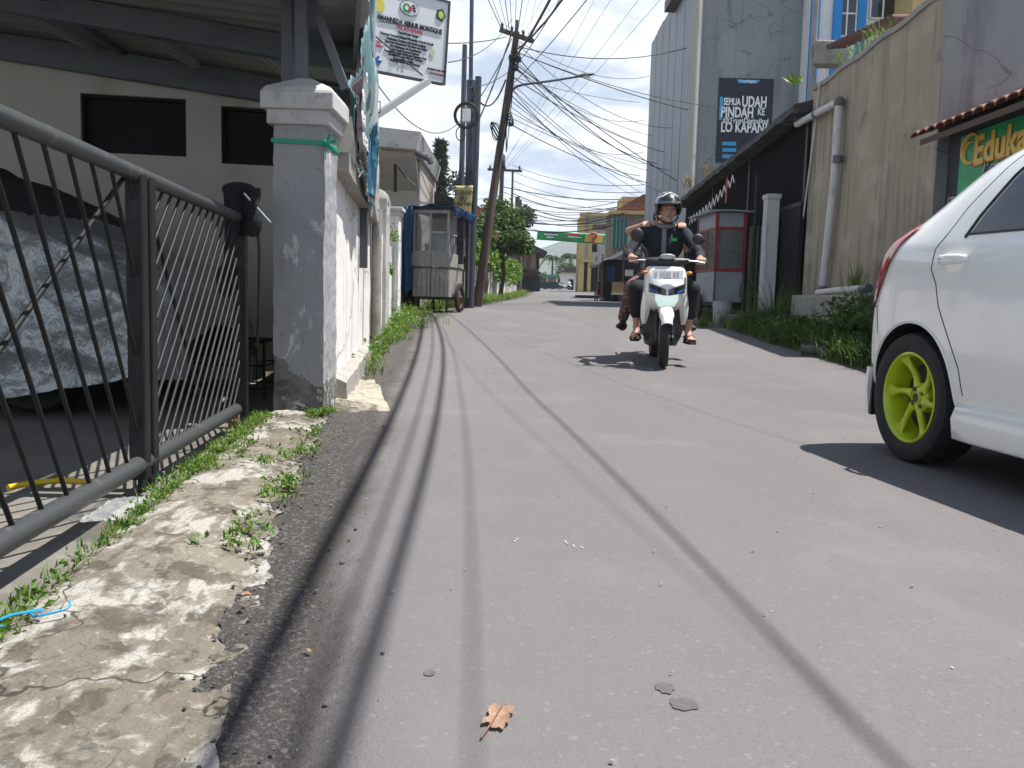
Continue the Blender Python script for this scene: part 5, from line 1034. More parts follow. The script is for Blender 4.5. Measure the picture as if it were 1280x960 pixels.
hs_ = MB(); hs_.bx(FX + 1.2, FX + 4.5, 16, 24.5, 0, 2.6); tag(hs_.build('dark_house', mat('dark_house_wall', (.05, .05, .055), .9)), 'dark house in the shade behind the black iron fence', 'house')
# zigzag string of white pennants
zz = MB(); n = 13; a0, a1 = PX(862, 276, FX - .4), PX(918, 222, FX - .4)
for i in range(n * 2):
    a = a0.lerp(a1, i / (n * 2)) + V((0, 0, .09 * (1 if i % 2 else -1) - .10 * math.sin(PI * i / n / 2))); b = a0.lerp(a1, (i + 1) / (n * 2)) + V((0, 0, .09 * (-1 if i % 2 else 1) - .10 * math.sin(PI * (i + 1) / n / 2)))
    zz.bar(a, b, .01, .035)
tag(zz.build('bunting', paint_white), 'zigzag string of white paper bunting on the black fence', 'bunting')
mb = MB(); q = PX(908, 238, FX - .42); mb.box(q, (.02, .06, .5)); tag(mb.build('red_pennant', mat('red_cloth', (.45, .12, .14), .8)), 'narrow red pennant hanging at the end of the white bunting', 'pennant')
# white gate pier
wp = thing('white_pier', 'narrow white pier between the red food cart and the black side gate', 'pier', (4.45, 15.3, gz(15.3)))
a = P(955, 300, 15.3); b = P(970, 300, 15.3); c_ = P(962, 243, 15.3).z; wpc = (a.x + b.x) / 2; hw = (b.x - a.x) / 2
pier_m = mat('pier_paint', (.52, .52, .53), .85, [('noise', (6, 6, .8), .5, .68, (.34, .34, .34), .7, 7)], [(20, .4, .01)])
rough_box(wpc - hw, wpc + hw, 15.2, 15.45, gz(15.3) - .05, c_ - .08, 20, .006, 3).build('shaft', pier_m, wp, smooth=50)
mb = MB(); mb.bx(wpc - hw - .02, wpc + hw + .02, 15.17, 15.48, c_ - .08, c_); mb.build('cap', pier_m, wp, bevel=.008)
mb = MB(); mb.bx(wpc + hw, wpc + hw + .05, 15.25, 15.32, c_ - .75, c_ - .5); mb.build('hinge', black_iron, wp)
mb = MB(); a = P(943, 300, 15.6); mb.tube([(a.x, 15.6, gz(15.6) - .02), (a.x, 15.6, 2.9)], .035, 10); a2 = P(950, 300, 15.6); mb.tube([(a2.x, 15.65, gz(15.6) - .02), (a2.x, 15.65, 2.7)], .02, 8); tag(mb.build('black_pipe', black_iron, smooth=60), 'slim black post standing between the red cart and white pier', 'post')
mb = MB(); a, b = P(938, 300, 16.4), P(957, 300, 16.4); mb.bx(a.x, b.x + .1, 16.4, 16.5, gz(16) - .05, 2.1); tag(mb.build('cream_wall', mat('cream_panel_paint', (.40, .37, .30), .85, [('noise', (5, 5, .6), .5, .7, (.28, .26, .21), .7)])), 'stained cream wall panel behind the white pier', 'wall panel')
mb = MB()
sg = thing('side_gate', 'narrow black iron gate between the white pier and the brown wall', 'gate', (4.7, 14.6, gz(14.6)))
for i in range(14): mb.bx(FX - .10 + .0, FX - .075, 14.25 + .07 * i, 14.28 + .07 * i, gz(14.6), 2.25)
mb.build('iron_bars', black_iron, sg)
mb = MB(); mb.bx(FX - .11, FX - .06, 14.2, 15.25, 2.25, 2.32); mb.bx(FX - .11, FX - .06, 14.2, 15.25, gz(14.6), gz(14.6) + .06); mb.bx(FX - .07, FX - .05, 14.2, 15.25, gz(14.6) + .06, 2.25); mb.build('frame', black_iron, sg)
# red food cart
def redcart():
    Y = 16.0; g = gz(Y); a = P(909, 378, Y); ang = math.radians(3)
    t = thing('food_cart', 'red framed glass food cart with grey panels and a low pitched roof', 'food cart', (a.x, Y, g), ang)
    B = lambda name, m, mb, **k: mb.build(name, m, t, local=True, **k); w, d = .265, 1.25; zb = a.z - g
    ztop = P(909, 265, Y).z - g; zg0 = P(909, 336, Y).z - g; zg1 = P(909, 287, Y).z - g
    mb = MB(); mb.bx(-w, w, 0, d, zb, zg0 - .05); B('cabinet', grey_panel, mb, bevel=.008)
    mb = MB(); mb.bx(-w - .004, -w + .02, -.02, -.003, zb, zg0 - .05); mb.bx(w - .02, w + .004, -.02, -.003, zb, zg0 - .05); mb.bx(w - .06, w - .035, -.035, -.022, zb + .1, zb + .35); B('door_trim', steel_pole, mb)
    mb = MB()
    for x in (-w - .01, w - .035):
        for y in (-.01, d - .035): mb.bx(x - .006, x + .051, y - .004, y + .045, zg0 - .045, zg1 + .32)
    for z in (zg0 - .045, zg1): mb.bx(-w + .041, w - .041, -.008, .03, z - .008, z + .053)
    for z in (zg0 - .045, zg1): mb.bx(-w - .008, -w + .03, .035, d - .035, z, z + .045); mb.bx(w - .03, w + .006, .035, d - .035, z, z + .045)
    mb.bx(-w - .006, -w + .03, .6, .64, zg0, zg1); B('frame', red_paint, mb)
    mb = MB(); mb.bx(-w + .035, w - .035, .008, .012, zg0, zg1); mb.bx(-w + .008, -w + .012, .04, d - .04, zg0, zg1); B('pane', glass_clear, mb)
    mb = MB(); mb.bx(-w + .04, w - .04, .02, d - .05, (zg0 + zg1) / 2 - .01, (zg0 + zg1) / 2 + .01); B('shelf', grey_panel, mb)
    mb = MB(); mb.bx(-.05, w - .05, .35, .38, zg0, zg0 + .3); mb.bx(0, w - .06, .3, .34, zg0 + .38, zg1 - .05); mb.bx(-w + .05, -.05, .7, .9, zg0, zg0 + .25); mb.ell((-w + .15, .5, zg0 + .5), (.09, .2, .06), 12, 8); B('goods', mat('cart_goods', (.30, .25, .17), .7), mb)
    mb = MB(); mb.bx(-w, w, .0, .02, zg1 + .05, zg1 + .30); mb.bx(-w, -w + .02, .03, d, zg1 + .05, zg1 + .30); mb.bx(w - .02, w, .03, d, zg1 + .05, zg1 + .30); B('upper_panel', grey_panel, mb)
    zr = zg1 + .315
    mb = MB(); mb.prism([(-w - .13, -.10, zr), (0, -.10, ztop), (w + .13, -.10, zr)], (0, .012, 0)); B('gable', red_paint, mb)
    mb = MB()
    for s in (-1, 1): mb.prism([(s * (w + .15), -.13, zr - .01), (0, -.13, ztop + .012), (0, -.13, ztop + .035), (s * (w + .15), -.13, zr + .015)], (0, d + .35, 0))
    B('roof', grey_panel, mb)
    mb = MB(); mb.bx(-w + .02, w - .02, .1, d, zb - .06, zb - .003); B('chassis', blk_plastic, mb)
    for x in (-w + .05, w - .05):
        for y in (.1, d - .06): mb = MB(); mb.bx(x - .025, x + .025, y - .025, y + .025, 0, zb - .05); B('leg', blk_plastic, mb)
    for x in (-w - .08, w + .08):
        Rm = Matrix.Translation(V((x, .75, .27))) @ Matrix.Rotation(PI / 2, 4, 'Y'); mb = MB(); mb.lathe([(.19, -.03), (.25, -.03), (.265, -.015), (.265, .015), (.25, .03), (.19, .03)], Rm, 24); wh = B('wheel', rubber, mb, smooth=40)
        mb = MB()
        for k in range(8): a_ = 2 * PI * k / 8; mb.tube([Rm @ V((0, 0, 0)), Rm @ V((.2 * math.cos(a_), .2 * math.sin(a_), 0))], .006, 5)
        mb.build('rim', rust, wh, local=True)
redcart()
a = P(902, 404, 15.6); g = gz(15.6); bk = thing('bucket', 'pale grey cylindrical bucket at the foot of the red food cart', 'bucket', (a.x, 15.6, g))
zt = P(902, 378, 15.6).z - g
mb = MB(); mb.lathe([(.001, 0), (.15, 0), (.168, zt), (.178, zt), (.178, zt + .02), (.16, zt + .02), (.145, .02), (.001, .02)], None, 26); mb.build('shell', mat('bucket_plastic', (.36, .37, .38), .6, [('noise', 8, .5, .7, (.26, .26, .26), .6)]), bk, local=True, smooth=40)
mb = MB(); mb.tube([(.17 * math.cos(t), .04, zt - .03 - .1 * math.sin(t)) for t in [PI * i / 12 for i in range(13)]], .005, 5); mb.build('handle', alu, bk, local=True)
for (u0, u1, v0, v1, Y, lab) in ((912, 935, 393, 410, 15.0, 'small grey cement block under the red food cart'), (868, 892, 395, 401, 16.6, 'low pale slab lying beside the bucket')):
    a, b = P(u0, v0, Y), P(u1, v1, Y); mb = MB(); mb.bx(a.x, b.x, Y, Y + .3, min(b.z, gz(Y)) - .03, a.z); tag(mb.build('cement_block', concrete, bevel=.02), lab, 'block')
for k, (u, v, Y) in enumerate(((995, 437, 11.2), (1018, 441, 10.7))):
    q = G(u, v, gz(Y) + .03); q.x += .22; mb = MB(); mb.tube([q + V((-.13, .06, .0)), q + V((.13, -.06, .0))], .055, 14); mb.tube([q + V((-.14, .064, .0)), q + V((-.11, .052, .0))], .064, 14); tag(mb.build('cement_kerb', mat('dark_mossy_cement' + 'ab'[k], (.15, .145, .13), .9, [('noise', 12, .5, .7, (.07, .07, .05), .7)]), smooth=60), ('left of two round concrete stubs half buried in the right verge', 'right of two round concrete stubs half buried in the right verge')[k], 'stub')

# ================================================================== FAR STREET
# yellow building and its neighbours on the right
yb = thing('yellow_building', 'yellow and grey two storey building with dark doorway far down the right', 'building', (7.5, 76, gz(76)))
Yb = 74.0; xa, xb = P(725, 320, Yb).x, P(768, 320, Yb).x; zt = P(740, 270, Yb).z; zb_ = gz(Yb) - .3
mb = MB(); mb.bx(xa, xb + 3, Yb, Yb + 4, zb_, zt); mb.build('wall', grey_render, yb)
for (u0, u1) in ((724, 731), (735.5, 740), (758, 763)):
    a, b = P(u0, 300, Yb).x, P(u1, 300, Yb).x; mb = MB(); mb.bx(a, b, Yb - .15, Yb - .004, zb_, zt + .2); mb.build('pilaster', yellow_wall, yb)
mb = MB(); z0 = P(740, 328, Yb).z; mb.bx(xa + .1, xb + 2.9, Yb - .35, Yb - .152, z0, z0 + .25); mb.build('cornice', yellow_wall, yb); mb = MB(); mb.bx(xa - .1, xb + 3, Yb - .3, Yb + .5, zt + .002, zt + .25); mb.build('cornice', yellow_wall, yb)
for (u0, u1, v0, v1, m) in ((735.6, 746.5, 330, 364, dark_void), (749, 757, 331, 352, dark_void), (741, 757, 281, 287, mat('brown_awning', (.13, .09, .07), .8)), (740.5, 746, 305, 315, dark_void), (729.5, 735, 328, 364, dark_void)):
    a, b = P(u0, v0, Yb), P(u1, v1, Yb); mb = MB(); mb.bx(a.x, b.x, Yb - .08 - (.2 if v0 == 281 else 0), Yb - .005, max(b.z, gz(Yb)), a.z); mb.build('awning' if v0 == 281 else ('door' if v1 > 360 else 'window'), m, yb)
mb = MB(); mb.bx(xa - .04, xa - .003, Yb + .2, Yb + 3.8, zb_, zt); mb.build('side_wall', yellow_wall, yb)
nb = thing('shutter_building', 'building with dark green shutters and a yellow top floor beside the yellow building', 'building', (7, 52, gz(52)))
Yn = 48.0; xa, xb = P(764.5, 320, Yn).x, P(800, 320, Yn).x; zt = P(780, 268, Yn).z
mb = MB(); mb.bx(xa, xb + 3, Yn, Yn + 3.4, gz(Yn) - .2, zt); mb.build('wall', mat('dull_brown_wall', (.22, .19, .16), .9, [('noise', (2, 2, .4), .5, .7, (.13, .115, .10), .7)]), nb)
a, b = P(766, 272, Yn), P(783, 311, Yn); mb = MB(); mb.bx(a.x, b.x, Yn - .12, Yn - .004, b.z, a.z); sh_ = mb.build('shutter', green_shutter, nb)
mb = MB()
for k in range(5): x = a.x + (b.x - a.x) * k / 4; mb.bx(x - .03, x + .03, Yn - .16, Yn - .122, b.z, a.z)
mb.build('shutter_frame', mat('pale_green_trim', (.16, .28, .26), .6), sh_)
mb = MB(); a, b = P(786, 300, Yn), P(789, 378, Yn); mb.bx(a.x - .1, a.x + .12, Yn - .25, Yn - .01, gz(Yn), P(786, 285, Yn).z); mb.build('column', grey_render, nb)
mb = MB(); mb.bx(xa - .2, xb + 2.6, Yn - .25, Yn + 3.3, zt + .002, zt + .18); a = P(779, 262, Yn); mb.bx(a.x, a.x + 3, Yn + .5, Yn + 3, zt + .182, zt + 1.0); mb.build('upper_floor', yellow_wall, nb)
mb = MB(); mb.prism([V((xa + .1, Yn - .1, zt + .2)), V((xa + 1.6, Yn - .1, zt + 1.1)), V((xa + 3.8, Yn - .1, zt + .2))], (0, 3.5, 0)); mb.build('gable_roof', tile_m, nb)
# stalls
st = thing('street_stall', 'dark street stall with a sloping tarpaulin roof and hanging blue cloth', 'stall', (4.9, 39.5, gz(39))); Ys = 39.0; g = gz(Ys)
a0 = P(752, 336, Ys).x; a1 = P(800, 320, Ys).x
mb = MB(); mb.grid(lambda u, v: V((a0 - .3 + (a1 - a0 + .6) * u, Ys - .6 + 3.6 * v, P(760, 336, Ys).z + 1.0 * u ** .7 - .0 + .05 * math.sin(u * 12) + .15 * v)), 16, 8); mb.build('tarpaulin_roof', tarp_dark, st, smooth=60, solid=.02)
for x, h in ((a0, 2.05), (a0 + .9, 2.5), (a1, 2.9)):
    for y in (Ys - .4, Ys + 2.7): mb = MB(); mb.tube([(x, y, g), (x, y, g + h)], .035, 8); mb.build('post', rust, st)
mb = MB(); mb.bx(a0 + .2, a1 + 1, Ys + 1.5, Ys + 2.6, g, g + 1.9); mb.build('back_panel', mat('stall_back', (.035, .038, .045), .85), st)
mb = MB(); mb.bx(a0 + .9, a1 + .9, Ys + .2, Ys + 1.4, g, g + .9); mb.build('counter', mat('stall_counter', (.10, .085, .075), .8), st)
mb = MB(); mb.grid(lambda u, v: V((P(757, 340, Ys).x + .36 * u, Ys - .5 + .05 * math.sin(u * 9), P(757, 334, Ys).z - .66 * v)), 10, 8); tag(mb.build('blue_cloth', blue_tarp, smooth=60, solid=.01), 'blue cloth sheet hanging at the front of the dark street stall', 'cloth')
a, b = P(765, 352.5, 37.5), P(779, 367, 37.5); cb = thing('folding_table', 'tan topped folding table standing on edge before the dark stall', 'table', ((a.x + b.x) / 2, 37.5, gz(37.5)))
mb = MB(); mb.bx(a.x, b.x, 37.45, 37.5, b.z, a.z); mb.build('table_top', tan_m, cb)
mb = MB(); mb.bx(a.x - .02, b.x + .02, 37.42, 37.53, b.z - .05, b.z - .003); mb.build('edge', paint_white, cb)
for x in (a.x + .03, b.x - .03):
    mb = MB(); mb.tube([(x, 37.5, gz(37.5)), (x, 37.5, b.z - .05)], .018, 6); mb.build('leg', steel_pole, cb)
a, b = P(747, 352, 41), P(757, 375, 41); mx_ = thing('stall_cabinet', 'maroon cabinet on legs at the road edge beside the dark stall', 'cabinet', ((a.x + b.x) / 2, 41, gz(41)))
mb = MB(); mb.bx(a.x, b.x, 41, 41.5, gz(41) + .25, a.z); mb.build('body', maroon_m, mx_, bevel=.02)
mb = MB(); mb.bx(a.x + .04, b.x - .04, 40.97, 40.998, a.z - .35, a.z - .08); mb.build('pane', glass_clear, mx_)
for x in (a.x + .03, b.x - .03): mb = MB(); mb.bx(x - .02, x + .02, 41.05, 41.45, gz(41), gz(41) + .247); mb.build('leg', rust, mx_)
mb = MB(); a = P(752.5, 371, 40.5); mb.lathe([(.001, 0), (.09, 0), (.11, .17), (.10, .17), (.09, .02)], Matrix.Translation(V((a.x, 40.5, gz(40.5)))), 14); tag(mb.build('white_pail', paint_white, smooth=40), 'small white pail on the road beside the maroon cabinet', 'pail')
mb = MB(); a = P(738, 367, 50); mb.box((a.x, 50, gz(50) + .06), (1.6, 2.2, .14)); tag(mb.build('drain_cover', mat('dark_plate', (.06, .055, .055), .8), bevel=.03), 'dark flat slab lying by the right road edge before the maroon cabinet', 'slab')
for (u0, u1, v0, v1, Y, lab, mm_) in ((786, 800, 318, 330, 37, 'small dark sign board over the stall by the grey building', tarp_dark), (783, 792, 337, 345, 37, 'white crate on the stall counter', paint_white)):
    a, b = P(u0, v0, Y), P(u1, v1, Y); mb = MB(); mb.bx(a.x, b.x, Y + .1, Y + .4, b.z, a.z); tag(mb.build('stall_board' if v0 == 318 else 'crate', mm_, bevel=.01), lab, 'board' if v0 == 318 else 'crate')
# brown house on the left far end, shop awnings
hb_ = thing('brown_house', 'brown boarded two storey house with a dark overhanging roof at the far left', 'house', (1.5, 76, gz(76))); Yh = 72.0; g = gz(Yh)
xr = P(674, 330, Yh).x; xl = P(640, 330, Yh).x; zr_ = P(676, 322, Yh).z; zt_ = P(652, 300, Yh).z
mb = MB(); mb.bx(xl - 3, xr, Yh, Yh + 9, g - .2, P(660, 309, Yh).z); mb.build('wall', brown_wood, hb_)
mb = MB(); mb.prism([V((xl - 3.5, Yh - .5, zt_ + .9)), V((P(650, 300, Yh).x, Yh - .5, zt_ + .1)), V((P(684, 316, Yh).x, Yh - .5, P(684, 315, Yh).z)), V((P(684, 316, Yh).x, Yh - .5, P(684, 317, Yh).z)), V((xl - 3.5, Yh - .5, zt_ - 1.0))], (0, 10, 0)); mb.build('roof', mat('dark_house_roof', (.06, .05, .048), .85), hb_)
for (u0, u1) in ((656, 658), (664, 669.5)): a, b = P(u0, 313, Yh), P(u1, 336, Yh); mb = MB(); mb.bx(a.x, b.x, Yh - .1, Yh - .004, b.z, a.z); mb.build('board_panel', mat('pinkish_panel', (.24, .15, .125), .8), hb_)
a, b = P(671, 317, Yh), P(674, 336, Yh); mb = MB(); mb.bx(a.x, b.x, Yh - .06, Yh - .004, b.z, a.z); mb.build('window', dark_void, hb_)
a, b = P(650, 335, Yh), P(676, 344, Yh); mb = MB(); mb.prism([V((a.x - 2, Yh - .1, a.z + .3)), V((b.x, Yh - .1, b.z + .15)), V((b.x, Yh - .1, b.z + .05)), V((a.x - 2, Yh - .1, a.z + .1))], (0, -2.2, 0)); mb.build('shop_awning', tarp_dark, hb_)
mb = MB(); a, b = P(652, 345, Yh), P(675, 362, Yh); mb.bx(a.x, b.x, Yh - .08, Yh - .004, g, a.z); mb.build('shop_front', mat('shop_dark', (.03, .035, .045), .8), hb_)
tc_ = thing('market_cart', 'dark blue market cart with a teal awning at the end of the street', 'cart', (5, 97, gz(97))); Yc = 96.0; g = gz(Yc)
a, b = P(665, 352, Yc), P(698, 362, Yc); mb = MB(); mb.bx(a.x, b.x, Yc, Yc + 1.6, g + .1, a.z); mb.build('body', mat('navy_cart', (.03, .045, .075), .7), tc_, bevel=.04)
a, b = P(682, 343.5, Yc), P(697, 347, Yc); mb = MB(); mb.prism([V((a.x, Yc - .2, b.z)), V((a.x + .3, Yc - .2, a.z)), V((b.x - .3, Yc - .2, a.z)), V((b.x, Yc - .2, b.z))], (0, 1.9, 0)); mb.build('awning', teal_m, tc_)
a, b = P(684, 347, Yc), P(696, 352, Yc); mb = MB(); mb.bx(a.x, b.x, Yc + .5, Yc + 1.2, b.z, a.z); mb.build('display', tan_m, tc_)
for x in (a.x, b.x): mb = MB(); mb.tube([(x, Yc + .05, b.z - .05), (x, Yc + .05, a.z + .05)], .05, 6); mb.build('post', paint_white, tc_)
for (u, v0, v1) in ((660, 347, 361), (664, 346, 361)):
    pass
mb = MB(); a, b = P(705, 341, 108), P(725, 352, 108); mb.bx(a.x - .3, b.x + 2, 108, 116, gz(108) - .5, P(710, 340, 108).z); hz_ = thing('white_house', 'small white house among the trees at the end of the street', 'house', (8, 110, gz(108))); mb.build('wall', paint_white, hz_)
mb = MB(); mb.prism([V((a.x - .8, 107.4, P(710, 340.5, 108).z)), V((a.x + 2, 107.4, P(710, 331, 108).z)), V((b.x + 2.5, 107.4, P(710, 340.5, 108).z))], (0, 9, 0)); mb.build('roof', mat('dark_slate_roof', (.07, .07, .072), .85), hz_)
mb = MB(); mb.bx(a.x + .6, a.x + 1.2, 107.95, 107.996, gz(108), gz(108) + 1.4); mb.build('door', dark_void, hz_)
mb = MB(); a, b = P(699, 333, 160), P(714, 339, 160); mb.bx(a.x, b.x, 160, 168, -2, b.z); hz2 = thing('distant_house', 'distant pink roofed house below the hill', 'house', (9, 162, -2)); mb.build('wall', paint_white, hz2)
mb = MB(); mb.prism([V((a.x - .5, 159.5, b.z)), V((a.x + .6, 159.5, a.z)), V((b.x - .6, 159.5, a.z)), V((b.x + .5, 159.5, b.z))], (0, 9, 0)); mb.build('roof', mat('pink_roof', (.30, .19, .18), .85), hz2)
# concrete house behind the left wall
gh = thing('concrete_house', 'grey concrete house with an overhanging parapet behind the left wall', 'house', (-3.6, 18, .3)); Yq = 17.6
A_, B_ = P(455, 163, Yq), P(528, 178, Yq)
mb = MB(); mb.bx(-9, P(522, 220, Yq).x, Yq + .4, Yq + 4, 0, P(500, 196, Yq).z); mb.build('wall', mat('beige_render', (.37, .345, .30), .9, [('noise', (2, 2, .6), .5, .7, (.27, .25, .22), .7, 7)]), gh)
mb = MB(); zz0, zz1 = P(500, 192, Yq).z, P(500, 168, Yq).z
mb.prism([V((-9, Yq - .9, zz0 + .35)), V((B_.x - .02, Yq - .9, zz0 - .05)), V((B_.x + .06, Yq - .9, zz1 - .10)), V((-9, Yq - .9, zz1 + .55))], (0, 4.6, 0)); mb.build('parapet', grey_render, gh)
mb = MB(); mb.prism([V((-9, Yq - .6, zz0 + .3)), V((B_.x - .06, Yq - .6, zz0 - .06)), V((P(521, 226, Yq).x, Yq + .38, P(521, 232, Yq).z)), V((-9, Yq + .38, P(500, 232, Yq).z))], (0, .02, -.06)); mb.build('sunshade', mat('beige_soffit', (.36, .33, .29), .9, [('noise', (2, 2, .6), .5, .7, (.27, .25, .22), .7, 7)]), gh)
mb = MB(); a, b = P(520, 190, Yq - .9), P(537, 199, Yq - .9); mb.tube([a, b, b + V((.02, 0, -.08))], .06, 8); mb.build('spout', steel_pole, gh)
mb = MB(); a, b = P(494, 205, 16.9), P(494, 240, 16.9); mb.tube([a, b], .03, 8); mb.tube([P(497, 208, 16.9), P(507, 222, 16.9), P(520, 232, 16.9)], .012, 6); mb.build('bracket', black_iron, gh)
dh = thing('dark_shed', 'low dark walled shed with mossy top behind the food cart', 'shed', (-2.3, 22, .3)); a, b = P(500, 236, 21.5), P(580, 262, 21.5)
mb = MB(); mb.bx(a.x - 2, b.x - .1, 21.5, 23.2, .2, b.z + .1); mb.build('wall', mat('sooty_wall', (.13, .125, .12), .9, [('noise', (4, 4, 1), .5, .7, (.30, .29, .27), .8, 7)]), dh)
mb = MB(); mb.prism([V((a.x - 2, 21.2, a.z + .35)), V((P(540, 236, 21.2).x, 21.2, P(540, 238, 21.2).z)), V((b.x + .1, 21.2, b.z + .12)), V((b.x + .1, 21.2, b.z + .0)), V((a.x - 2, 21.2, a.z + .1))], (0, 2.4, 0)); mb.build('roof', mat('dark_sheet_roof', (.055, .05, .048), .85, [('noise', 5, .5, .7, (.12, .115, .10), .6)]), dh)
a, b = P(523, 222, 34), P(537, 232, 34); mb = MB()
mb.prism([V((a.x, 34, b.z)), V((a.x, 34, a.z)), V((b.x - .2, 34, a.z)), V((b.x, 34, b.z))], (0, 2, .5)); hr = thing('red_roof_house', 'house with a bright red sheet roof peeping over the dark shed', 'house', (a.x, 35, .5)); mb.build('roof', tile_red, hr); mb = MB(); mb.bx(a.x - 1, b.x, 34.3, 37, .5, b.z - .003); mb.build('wall', paint_white, hr)
a, b = P(589, 250, 38), P(612, 269, 38); hr = thing('red_roof_house', 'house with a dull red tiled roof partly hidden by the green bushes', 'house', (a.x, 39, .5)); mb = MB(); mb.prism([V((a.x - 2, 38, b.z)), V((a.x, 38, a.z)), V((b.x, 38, b.z))], (0, 5, .3)); mb.build('roof', tile_red, hr); mb = MB(); mb.bx(a.x - 1.8, b.x - .3, 38.4, 43, .5, b.z - .01); mb.build('wall', brown_wood, hr)
# hills
mb = MB(); mb.grid(lambda u, v: (lambda x, y: V((x, y, -22 + 205 * math.sin(PI * v) ** 1.2 * (.45 + .40 * noise.noise(V((x / 420, 1, 0))) + .10 * noise.noise(V((x / 110, y / 200, 4))) + .28 * math.exp(-((x + 240) / 260) ** 2)))))(-1900 + 3800 * u, 1500 + 500 * v), 160, 12)
struct(mb.build('hills', hill_m, smooth=80))

# ================================================================== VEGETATION
def tree(name, label, base, h, crown, n, L, m, group=None, trunk_r=.10, cat='tree'):
    t = thing(name, label, cat, tuple(base), 0, group); base = V(base); mb = MB()
    mb.tube([base - V((0, 0, .1)), base + V((.05 * h, 0, h * .3)), base + V((.02 * h, 0, h * .62))], [trunk_r, trunk_r * .75, trunk_r * .45], 8)
    for (c, r) in crown[:6]: mb.tube([base + V((.03 * h, 0, h * .42)), (base + V((0, 0, h * .5))).lerp(V(c), .5), V(c)], [trunk_r * .4, trunk_r * .28, trunk_r * .1], 6)
    mb.build('trunk', bark, t); cm = MB()
    tot = sum(r[0] * r[1] * r[2] for c, r in crown)
    for c, r in crown:
        for _ in range(int(n * r[0] * r[1] * r[2] / tot)):
            d = rdir(); q = (rnd.random() ** .45); p = V(c) + V((d.x * r[0], d.y * r[1], d.z * r[2])) * q
            p += V((1, 1, 1)) * .0
            if noise.noise(p * (1.1 / max(.4, r[0]))) < -.18: continue
            cm.leaf(p, (d + rdir() * .8 - V((0, 0, .25))), rdir() + V((0, 0, .8)), L * rnd.uniform(.6, 1.25), L * .32)
    cm.build('crown', m, t); return t
def blobs(c, R, n, rr):
    out = []
    for _ in range(n):
        d = rdir(); c2 = V(c) + V((d.x * R[0], d.y * R[1], d.z * R[2])) * rnd.uniform(.35, 1); r = rr * rnd.uniform(.7, 1.25); out.append((c2, (r, r, r * .8)))
    return out
def conifer(name, label, base, h, w, n, L):
    t = thing(name, label, 'tree', tuple(base)); base = V(base); mb = MB(); mb.tube([base - V((0, 0, .2)), base + V((0, 0, h * .95))], [.16, .03], 8); mb.build('trunk', bark, t); cm = MB()
    tiers = 13
    for k in range(tiers):
        z = h * (.28 + .70 * k / (tiers - 1)); rad = w * (1 - .80 * k / (tiers - 1)) * rnd.uniform(.7, 1.15)
        for b_ in range(7):
            a = rnd.uniform(0, 2 * PI); tip = base + V((rad * math.cos(a), rad * math.sin(a), z + rad * .25)); rt = base + V((0, 0, z))
            for _ in range(n // (tiers * 7)):
                p = rt.lerp(tip, rnd.uniform(.15, 1)) + rv(.16); cm.leaf(p, rdir() + (tip - rt) * .6, rdir(), L * rnd.uniform(.6, 1.2), L * .16)
    cm.build('crown', needle_m, t)
b = P(549, 240, 58); conifer('conifer_tree', 'slim tall conifer behind the dark shed on the left', (b.x, 58, .4), P(549, 178, 58).z - .4, .95, 3600, .45)
b = P(578, 235, 60); tree('small_tree', 'small thin leaved tree between the conifer and the steel poles', (b.x, 60, .4), 7, [(P(u, v, 60), (.5, .5, .45)) for u, v in ((573, 222), (579, 228), (571, 232), (583, 236), (532, 217), (537, 222))][:4], 500, .3, needle_m)
b = P(531, 218, 60); tree('small_tree', 'small sparse tree to the left of the slim conifer', (b.x, 60, .4), 7, [(P(u, v, 60), (.5, .5, .4)) for u, v in ((529, 216), (534, 220), (527, 222))], 260, .3, needle_m)
# bushes behind the streaked wall
for k, (u, v, Y, R, rr, n, m, lab, h) in enumerate([
    (626, 292, 36, (.95, 1.0, 1.0), .55, 5000, leaf_green, 'broad leafy green tree rising above the rain streaked wall', 3.4),
    (606, 300, 31, (.42, .5, .6), .36, 1700, leaf_green, 'smaller green tree just right of the leaning pole', 2.2),
    (649, 272, 56, (.55, .5, 1.2), .55, 2200, leaf_dark, 'dark upright tree wrapped around the pair of short far poles', 4.5),
    (625, 268, 42, (.75, .7, .5), .5, 1600, leaf_green, 'light green treetop under the far crossarm pole', 4.0)]):
    c = P(u, v, Y); tree('street_tree', lab, (c.x, Y, gz(Y)), h, blobs(c, R, 11, rr), n, .20, m, 'trees behind the streaked wall')
vn = MB()
for _ in range(4300):
    y = rnd.uniform(26, 58); x = wallX(y) + rnd.uniform(-.25, .22); top = gz(y) + 1.55; d = rnd.random() ** 1.5
    hang = (.30 + .55 * max(0, noise.noise(V((y * .5, 2, 0)))) + .35 * (y > 34)) * (1 if x > wallX(y) else .2)
    z = top + .40 * max(0, 1 - abs(x - wallX(y)) * 2) * (1 - d) - hang * d + .25 * noise.noise(V((y * .7, 0, 3)))
    vn.leaf((x, y, z), rdir() + V((.5, 0, -.5)), rdir() + V((.6, 0, .6)), rnd.uniform(.14, .28), .075)
tag(vn.build('hanging_vines', leaf_bright), 'bright green vines spilling over the top of the streaked wall', 'vines', kind='stuff')
fl = MB()
for (u, v) in ((611, 291), (614, 296), (609, 296), (617, 292)):
    c = P(u, v, 31 if u < 616 else 33)
    for _ in range(26): fl.leaf(c + rv(.16), rdir(), rdir(), .09, .04)
tag(fl.build('red_blossoms', flower_m), 'cluster of red blossoms on the tree by the leaning pole', 'flowers', kind='stuff')
